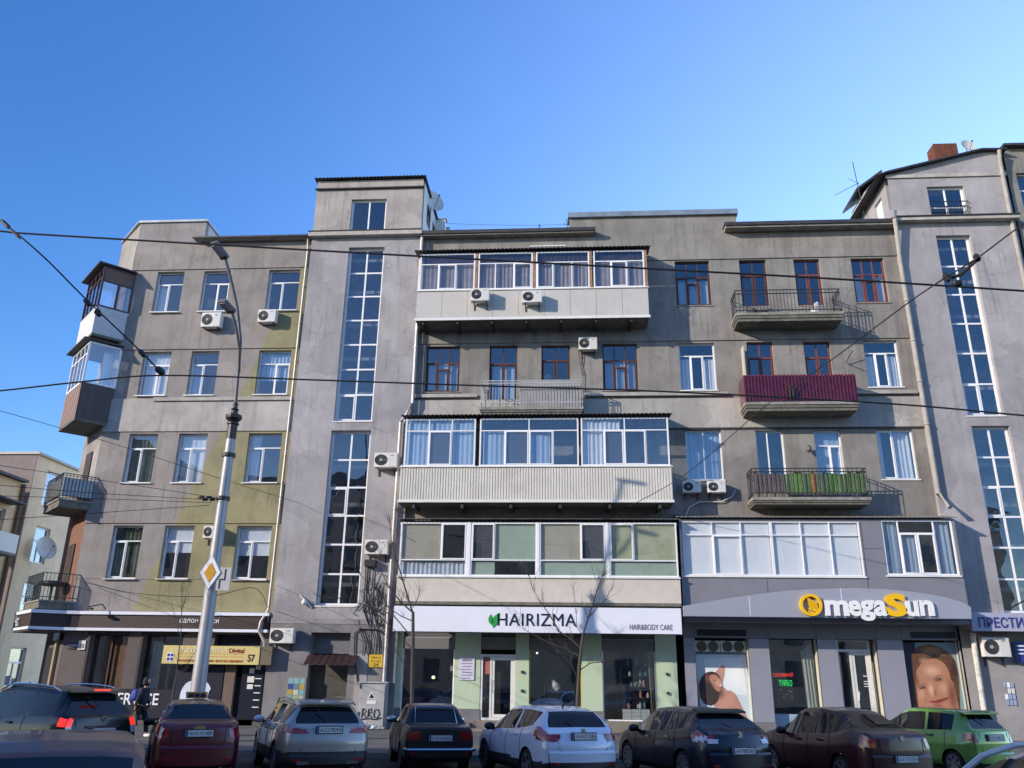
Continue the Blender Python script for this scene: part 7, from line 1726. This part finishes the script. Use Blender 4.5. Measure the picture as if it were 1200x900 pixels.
taxi = car('dark red sedan taxi with an orange roof light, behind the lamp post', (233, 863), 17.7, 27, sedan, paint_r, plate='AH3101BB', mirrorm=rubber_trim) if False else car('dark red sedan taxi with an orange roof light, behind the lamp post', (233, 863), 17.7, 27, dict(sedan, mirrorm=rubber_trim), paint_r, plate='AH3101BB')
tl = MB().prism([(.0, -.24, 1.5), (.16, -.24, 1.5), (.13, -.22, 1.64), (.03, -.22, 1.64)], (0, .46, 0))
tl.build('taxi_light', mat('taxi_orange', (.45, .24, .05), .4), taxi); 
g = MB()
for k in range(3): g.box(-.01, .0, -.18+.13*k, -.08+.13*k, 1.53, 1.61)
g.build('taxi_light_print', ink, taxi)
lada = dict(L=4.13, W=1.62, hr=.57, wheel=.29, wr=.22, wf=.79, hw=[(0, .90), (.02, .95), (.1, .98), (.2, 1), (.8, 1), (.93, .97), (1, .92)], sill=.24, rake=.0, platez=.74, bumpline=.0, bumpz=0, bulge=.03, crease=.86, spokes=9, rimm=steel_m,
    top=[(0, .93), (.008, .97), (.05, .985), (.20, 1.0), (.285, 1.33), (.32, 1.39), (.42, 1.43), (.54, 1.42), (.585, 1.37), (.685, 1.03), (.70, 1.0), (.9, .94), (.985, .90), (1, .82)],
    belt=[(0, .91), (.02, .95), (.2, .97), (.5, .96), (.7, .95), (.9, .90), (1, .80)],
    sidewin=[(.27, .43), (.45, .67)], topwin=[(.21, .288), (.59, .68)], mirror=.63, handles=(.38, .57), seams=(.28, .44, .66), handlem=chrome, mirrorm=chrome, emblem=None,
    lights=dict(tail_light=lambda x, y, z, w: w == 'cap' and y > .47 and .68 < z < .86))
paint_k = mat('paint_black_faded', (.016, .012, .015), .4, var=.2, coat=.25)
ld = car('old boxy black sedan with chrome bumper, parked before the salon window', (516, 866), 20.2, 17, lada, paint_k, plate='310-66XA')
MB().tube([(-2.02, -.80, .50), (-2.12, -.72, .50), (-2.14, 0, .50), (-2.12, .72, .50), (-2.02, .80, .50)], [.04]*5, 8).build('bumper', chrome, ld, smooth=True)
MB().tube([(-1.30, -.50, 1.0), (-1.30, .50, 1.0), (-.93, .46, 1.36), (-.93, -.46, 1.36), (-1.30, -.50, 1.0)], .014, 5).build('window_trim', chrome, ld)
c4 = dict(focus, L=4.33, W=1.79, hr=.57, wr=.19, wf=.80, rake=.35, platez=.70, bumpline=.62, bumpz=.30, spokes=8, crease=.8,
    top=[(0, 1.0), (.02, 1.06), (.05, 1.12), (.17, 1.40), (.23, 1.45), (.33, 1.48), (.45, 1.49), (.56, 1.46), (.63, 1.38), (.78, 1.02), (.82, .97), (.92, .85), (.98, .70), (1, .6)],
    sidewin=[(.17, .36), (.38, .75)], topwin=[(.052, .165), (.64, .775)], spoiler=(.13, 1.39), spoilerm=rubber_trim, emblem=1.0, emblem_kind='lion', antenna=None, handlem=chrome,
    lights=dict(tail_light=lambda x, y, z, w: (w == 'cap' and y > .58 and .92 < z < 1.04) or (w == 'side' and x < .40 and .94 < z < 1.06), tail_light_clear=lambda x, y, z, w: (w == 'cap' and y > .52 and .84 < z < .92) or (w == 'side' and x < .34 and .86 < z < .94)), strip=(.34, .36, .6, chrome))
paint_b = mat('paint_midnight_blue', (.006, .010, .022), .3, var=.03, coat=.35)
car('midnight blue hatchback with a black roof spoiler, parked under the woman-with-raised-arm poster', (866, 871), 18.9, 22, c4, paint_b, plate='AE7880AE')
logan = dict(sedan, L=4.25, W=1.74, wr=.20, wf=.80, rake=.08, platez=.60, bumpline=.66, rimm=rim_m, spokes=6, emblem=.98, emblem_kind='disc',
    top=[(0, 1.0), (.01, 1.05), (.04, 1.09), (.14, 1.12), (.25, 1.41), (.31, 1.48), (.42, 1.53), (.54, 1.51), (.61, 1.44), (.74, 1.04), (.77, 1.01), (.92, .88), (.98, .72), (1, .62)], mirrorm=rubber_trim,
    lights=dict(tail_light=lambda x, y, z, w: (w == 'cap' and y > .60 and .90 < z < 1.03) or (w == 'side' and x < .20 and .90 < z < 1.03), tail_light_orange=lambda x, y, z, w: (w == 'cap' and y > .60 and .79 < z < .90) or (w == 'side' and x < .20 and .79 < z < .90)))
paint_m = mat('paint_maroon', (.045, .006, .012), .35, var=.04, coat=.35)
car('maroon sedan with orange-red tail lights, parked before the sun studio door', (1056, 883), 19.0, 20, logan, paint_m, plate='AX1751EH')
matiz = dict(focus, L=3.50, W=1.50, hr=.50, wheel=.27, wr=.17, wf=.82, rake=.14, platez=.86, bumpline=.5, bumpz=0, bulge=.07, spokes=6, handlem=rubber_trim, crease=.6,
    top=[(0, 1.0), (.015, 1.04), (.09, 1.38), (.13, 1.43), (.25, 1.47), (.42, 1.49), (.55, 1.48), (.63, 1.40), (.83, 1.0), (.86, .96), (.94, .85), (.98, .72), (1, .6)],
    belt=[(0, .98), (.04, 1.0), (.3, .97), (.55, .94), (.8, .91), (.86, .90), (.94, .8), (1, .58)],
    sidewin=[(.16, .37), (.395, .80)], topwin=[(.018, .088), (.64, .82)], mirror=.74, handles=(.34, .58), seams=(.22, .385, .74), emblem=None, spoiler=(.06, 1.37), antenna=None,
    lights=dict(tail_light=lambda x, y, z, w: (w == 'cap' and y > .54 and .78 < z < .93) or (w == 'side' and x < .26 and .78 < z < .93)))
paint_g = mat('paint_leaf_green', (.16, .34, .07), .3, metal=.2, var=.04, coat=1)
car('small leaf-green five-door hatchback under the portrait poster', (1163, 859), 22.3, 26, matiz, paint_g, plate='AX7180CA')
suv = dict(focus, L=4.75, W=1.92, hr=.66, wheel=.37, wr=.20, wf=.80, sill=.30, rake=.16, platez=.88, bumpline=.6, bumpz=.42, bulge=.08, spokes=5, rails=(.12, .6),
    top=[(0, 1.15), (.015, 1.2), (.085, 1.60), (.12, 1.67), (.3, 1.73), (.45, 1.74), (.57, 1.70), (.63, 1.62), (.76, 1.22), (.8, 1.17), (.93, 1.05), (.98, .9), (1, .8)],
    belt=[(0, 1.12), (.04, 1.16), (.3, 1.14), (.55, 1.1), (.76, 1.08), (.8, 1.10), (.93, 1.0), (1, .76)],
    sidewin=[(.12, .27), (.29, .46), (.48, .73)], topwin=[(.018, .083), (.64, .755)], mirror=.69, handles=(.38, .55), seams=(.28, .47, .70), emblem=1.12, emblem_kind='disc', spoiler=(.06, 1.62), antenna=None,
    lights=dict(tail_light_lit=lambda x, y, z, w: (w == 'cap' and y > .66 and 1.0 < z < 1.2) or (w == 'side' and x < .16 and 1.0 < z < 1.25), tail_light_clear=lambda x, y, z, w: (w == 'cap' and y > .66 and .86 < z < 1.0)), strip=(.95, .99, .38, chrome))
paint_o = mat('paint_black_green', (.006, .008, .007), .35, var=.05, coat=.25)
sv = car('black off-roader with its brake lights lit, at the left edge', (118, 858), 18.0, 62, suv, paint_o, name='passing_car', group=None, plate='AX7288KX')
MB().box(-2.22, -2.18, -.18, .18, 1.655, 1.69).build('brake_light', redlit, sv)
# nearest cars, only their roofs in view
near = dict(focus, L=4.5, W=1.84, hr=.62, topwin=[(.045, .16), (.64, .77)], top=[(0, .97), (.015, 1.0), (.045, 1.06), (.16, 1.36), (.2, 1.42), (.3, 1.455), (.42, 1.47), (.55, 1.45), (.62, 1.38), (.77, 1.0), (.80, .97), (.92, .84), (.98, .70), (1, .60)], rails=None, spoiler=None, antenna=None, emblem=None)
paint_br = mat('paint_brown', (.11, .045, .035), .42, var=.06, coat=.25, dirt=.2, dirtcol=(.14, .10, .08))
nb_ = car('brown car in the lower left corner with only its roof and front glass in view', None, 9.3, -150, dict(near, hr=.68, top=[(0, 1.0), (.015, 1.06), (.08, 1.38), (.12, 1.44), (.25, 1.49), (.42, 1.50), (.56, 1.48), (.62, 1.41), (.77, 1.0), (.80, .97), (.92, .84), (.98, .70), (1, .60)], topwin=[(.018, .075), (.63, .765)]), paint_br, name='near_car', group=None, rearpt=(-5.5, 9.3))
paint_d = mat('paint_dark_maroon', (.05, .015, .02), .3, var=.05, coat=1)
nr = car('dark maroon car in the lower right corner with a pale tube for the sky reflected on its roof edge', None, 8.5, -80, near, paint_d, name='near_car', group=None, rearpt=(3.6, 8.5))
MB().tube([(-2.05, .62, 1.16), (-1.75, .60, 1.36), (-1.4, .60, 1.46), (-.6, .60, 1.52), (.4, .60, 1.50)], .03, 6).build('roof_rail', white2, nr)  # pale tube stands for sky reflected along the roof edge
# distant silver car behind the off-roader
car('distant silver car with roof bars seen over the off-roader', None, 40.0, 10, dict(wagon, spoiler=None), paint_s, name='distant_car', group=None, rearpt=(at(24, 800, 40)[0], 40), plate='')

# ================================================================== PEDESTRIAN
def skin_mesh(name, joints, edges, m, parent, sub=2):
    me = bpy.data.meshes.new(name); me.from_pydata([j[:3] for j in joints], edges, []); me.update()
    o = bpy.data.objects.new(name, me); COL.objects.link(o)
    o.modifiers.new('skin', 'SKIN'); sv_ = me.skin_vertices[0].data
    for i, j in enumerate(joints): r = j[3]; sv_[i].radius = r if isinstance(r, tuple) else (r, r); sv_[i].use_root = (i == 0)
    sb = o.modifiers.new('sub', 'SUBSURF'); sb.levels = sub; sb.render_levels = sub
    dg = bpy.context.evaluated_depsgraph_get(); nm = bpy.data.meshes.new_from_object(o.evaluated_get(dg)); bpy.data.objects.remove(o)
    nm.materials.clear(); nm.materials.append(m); nm.polygons.foreach_set('use_smooth', [True]*len(nm.polygons))
    ob = bpy.data.objects.new(name, nm); COL.objects.link(ob); ob.parent = parent; return ob
pz0 = Vector((-13.62, 27.4, .135))
PE = thing('person', 'person in dark clothes and hood with a blue backpack and white trainers, striding right', 'person', tuple(pz0), math.radians(-8), None, local=True)
skinm = mat('skin', (.38, .22, .16), .6, var=.05); cloth = mat('dark_jacket', (.012, .016, .03), .85, var=.2, scale=12); trs = mat('dark_trousers', (.008, .009, .012), .9, var=.2, scale=12)
# x is the walking direction
J = [(0, 0, .95, .12), (.01, 0, 1.15, .11), (.03, 0, 1.35, .12), (.05, 0, 1.47, .05), (.07, 0, 1.55, .055), (.09, 0, 1.66, .085), (.10, 0, 1.73, .06),
     (.03, .17, 1.40, .055), (-.02, .22, 1.15, .045), (.12, .22, .95, .035), (.19, .20, .88, .03),
     (.03, -.17, 1.40, .055), (.02, -.23, 1.13, .045), (-.06, -.22, .90, .035), (-.07, -.21, .80, .03),
     (.0, .09, .88, .09), (.17, .09, .50, .06), (.24, .09, .10, .04), (.36, .09, .04, .035),
     (0, -.09, .88, .09), (-.08, -.09, .50, .06), (-.30, -.09, .14, .04), (-.20, -.09, .05, .035)]
Eg = [(0, 1), (1, 2), (2, 3), (3, 4), (4, 5), (5, 6), (2, 7), (7, 8), (8, 9), (9, 10), (2, 11), (11, 12), (12, 13), (13, 14), (0, 15), (15, 16), (16, 17), (17, 18), (0, 19), (19, 20), (20, 21), (21, 22)]
skin_mesh('body', J, Eg, skinm, PE)
Jj = [(0, 0, .90, (.19, .17)), (.01, 0, 1.12, (.18, .16)), (.03, 0, 1.36, (.17, .15)), (.05, 0, 1.46, .09), (.03, .18, 1.40, .085), (-.02, .24, 1.15, .07), (.12, .23, .96, .055), (.03, -.18, 1.40, .085), (.02, -.25, 1.13, .07), (-.06, -.23, .91, .055)]
skin_mesh('jacket', Jj, [(0, 1), (1, 2), (2, 3), (2, 4), (4, 5), (5, 6), (2, 7), (7, 8), (8, 9)], cloth, PE)
skin_mesh('hood', [(.03, 0, 1.50, .11), (.045, 0, 1.62, .125), (.06, 0, 1.72, .115), (.06, 0, 1.80, .07)], [(0, 1), (1, 2), (2, 3)], cloth, PE)
MB().ell((.155, 0, 1.66), (.05, .065, .085), 10, 8).ell((.21, 0, 1.655), (.02, .015, .02), 6, 5).build('face', skinm, PE, smooth=True)
for sd in (1, -1): MB().ell((.197, sd*.028, 1.68), (.008, .011, .007), 6, 4).build('eye', ink, PE)
MB().ell((.196, 0, 1.615), (.008, .022, .006), 6, 4).build('mouth', mat('lips', (.25, .08, .07)), PE)
skin_mesh('trousers', [(0, 0, .95, (.16, .15)), (.0, .09, .86, .115), (.17, .09, .50, .08), (.24, .09, .13, .07), (0, -.09, .86, .115), (-.08, -.09, .50, .08), (-.30, -.09, .17, .07)], [(0, 1), (1, 2), (2, 3), (0, 4), (4, 5), (5, 6)], trs, PE)
for cx, cy, cz, an in ((.30, .09, .06, 0), (-.25, -.09, .08, -.5)):
    mb = MB().ell((0, 0, 0), (.15, .055, .055), 12, 7); c_, s_ = math.cos(an), math.sin(an)
    mb.v = [(cx+x*c_-z*s_*-1, cy+y, max(.0, cz+z*c_+x*s_)) for x, y, z in mb.v]; mb.build('shoe', white, PE, smooth=True)
for hx_, hy, hz in ((.19, .20, .88), (-.07, -.21, .80)):
    hj = [(hx_, hy, hz, .034), (hx_+.01, hy, hz-.06, .036)]; he = [(0, 1)]
    for k, (dx, L_) in enumerate(((.028, .07), (.01, .08), (-.01, .075), (-.028, .06))):
        b = len(hj); hj += [(hx_+.01+dx, hy, hz-.09, .010), (hx_+.015+dx, hy-.008, hz-.09-L_*.5, .009), (hx_+.008+dx, hy-.02, hz-.09-L_, .008)]; he += [(1, b), (b, b+1), (b+1, b+2)]
    b = len(hj); hj += [(hx_+.045, hy, hz-.05, .011), (hx_+.055, hy-.01, hz-.085, .009)]; he += [(0, b), (b, b+1)]
    skin_mesh('hand', hj, he, skinm, PE, 1)
bp = thing('backpack', 'blue backpack on the back of the walking person', 'backpack', (pz0.x-.25, pz0.y, pz0.z+1.05), math.radians(-8), None, local=True)
skin_mesh('pack_body', [(.0, 0, .0, (.10, .14)), (-.02, 0, .18, (.12, .16)), (0, 0, .38, (.09, .12))], [(0, 1), (1, 2)], mat('pack_blue', (.02, .06, .35), .7, var=.15, scale=10), bp)
MB().box(-.15, -.06, -.09, .09, .0, .16).build('pocket', mat('pack_blue_dark', (.015, .035, .20), .7), bp)
bg_ = thing('shopping_bag', 'dark bag hanging from the walking person\'s hand', 'bag', (pz0.x-.12, pz0.y-.22, pz0.z+.35), 0, None, local=True)
MB().prism([(-.16, -.05, 0), (.16, -.05, 0), (.12, -.03, .32), (-.12, -.03, .32)], (0, .1, 0)).build('bag_body', mat('bag_blue_black', (.02, .03, .05), .6), bg_)
MB().tube([(-.06, 0, .31), (0, 0, .43), (.06, 0, .31)], .008, 5).build('bag_handle', blackm, bg_)
# ragged bottles get labels of their own by colour and shelf
bt = sorted([o for o in bpy.data.objects if o.get('category') == 'bottle'], key=lambda o: (round(o.location.z, 1), o.location.x))
shelf_names = ['bottom', 'second lowest', 'middle', 'second highest', 'top']; byz = {}
for o in bt: byz.setdefault(round(o.location.z, 1), []).append(o)
ordn = ['first', 'second', 'third', 'fourth', 'fifth', 'sixth', 'seventh', 'eighth', 'ninth', 'tenth']
for i, z in enumerate(sorted(byz)):
    for k, o in enumerate(byz[z]): o['label'] = '%s bottle from the left on the %s shelf in the right salon window' % (ordn[min(k, 9)], shelf_names[min(i, 4)])
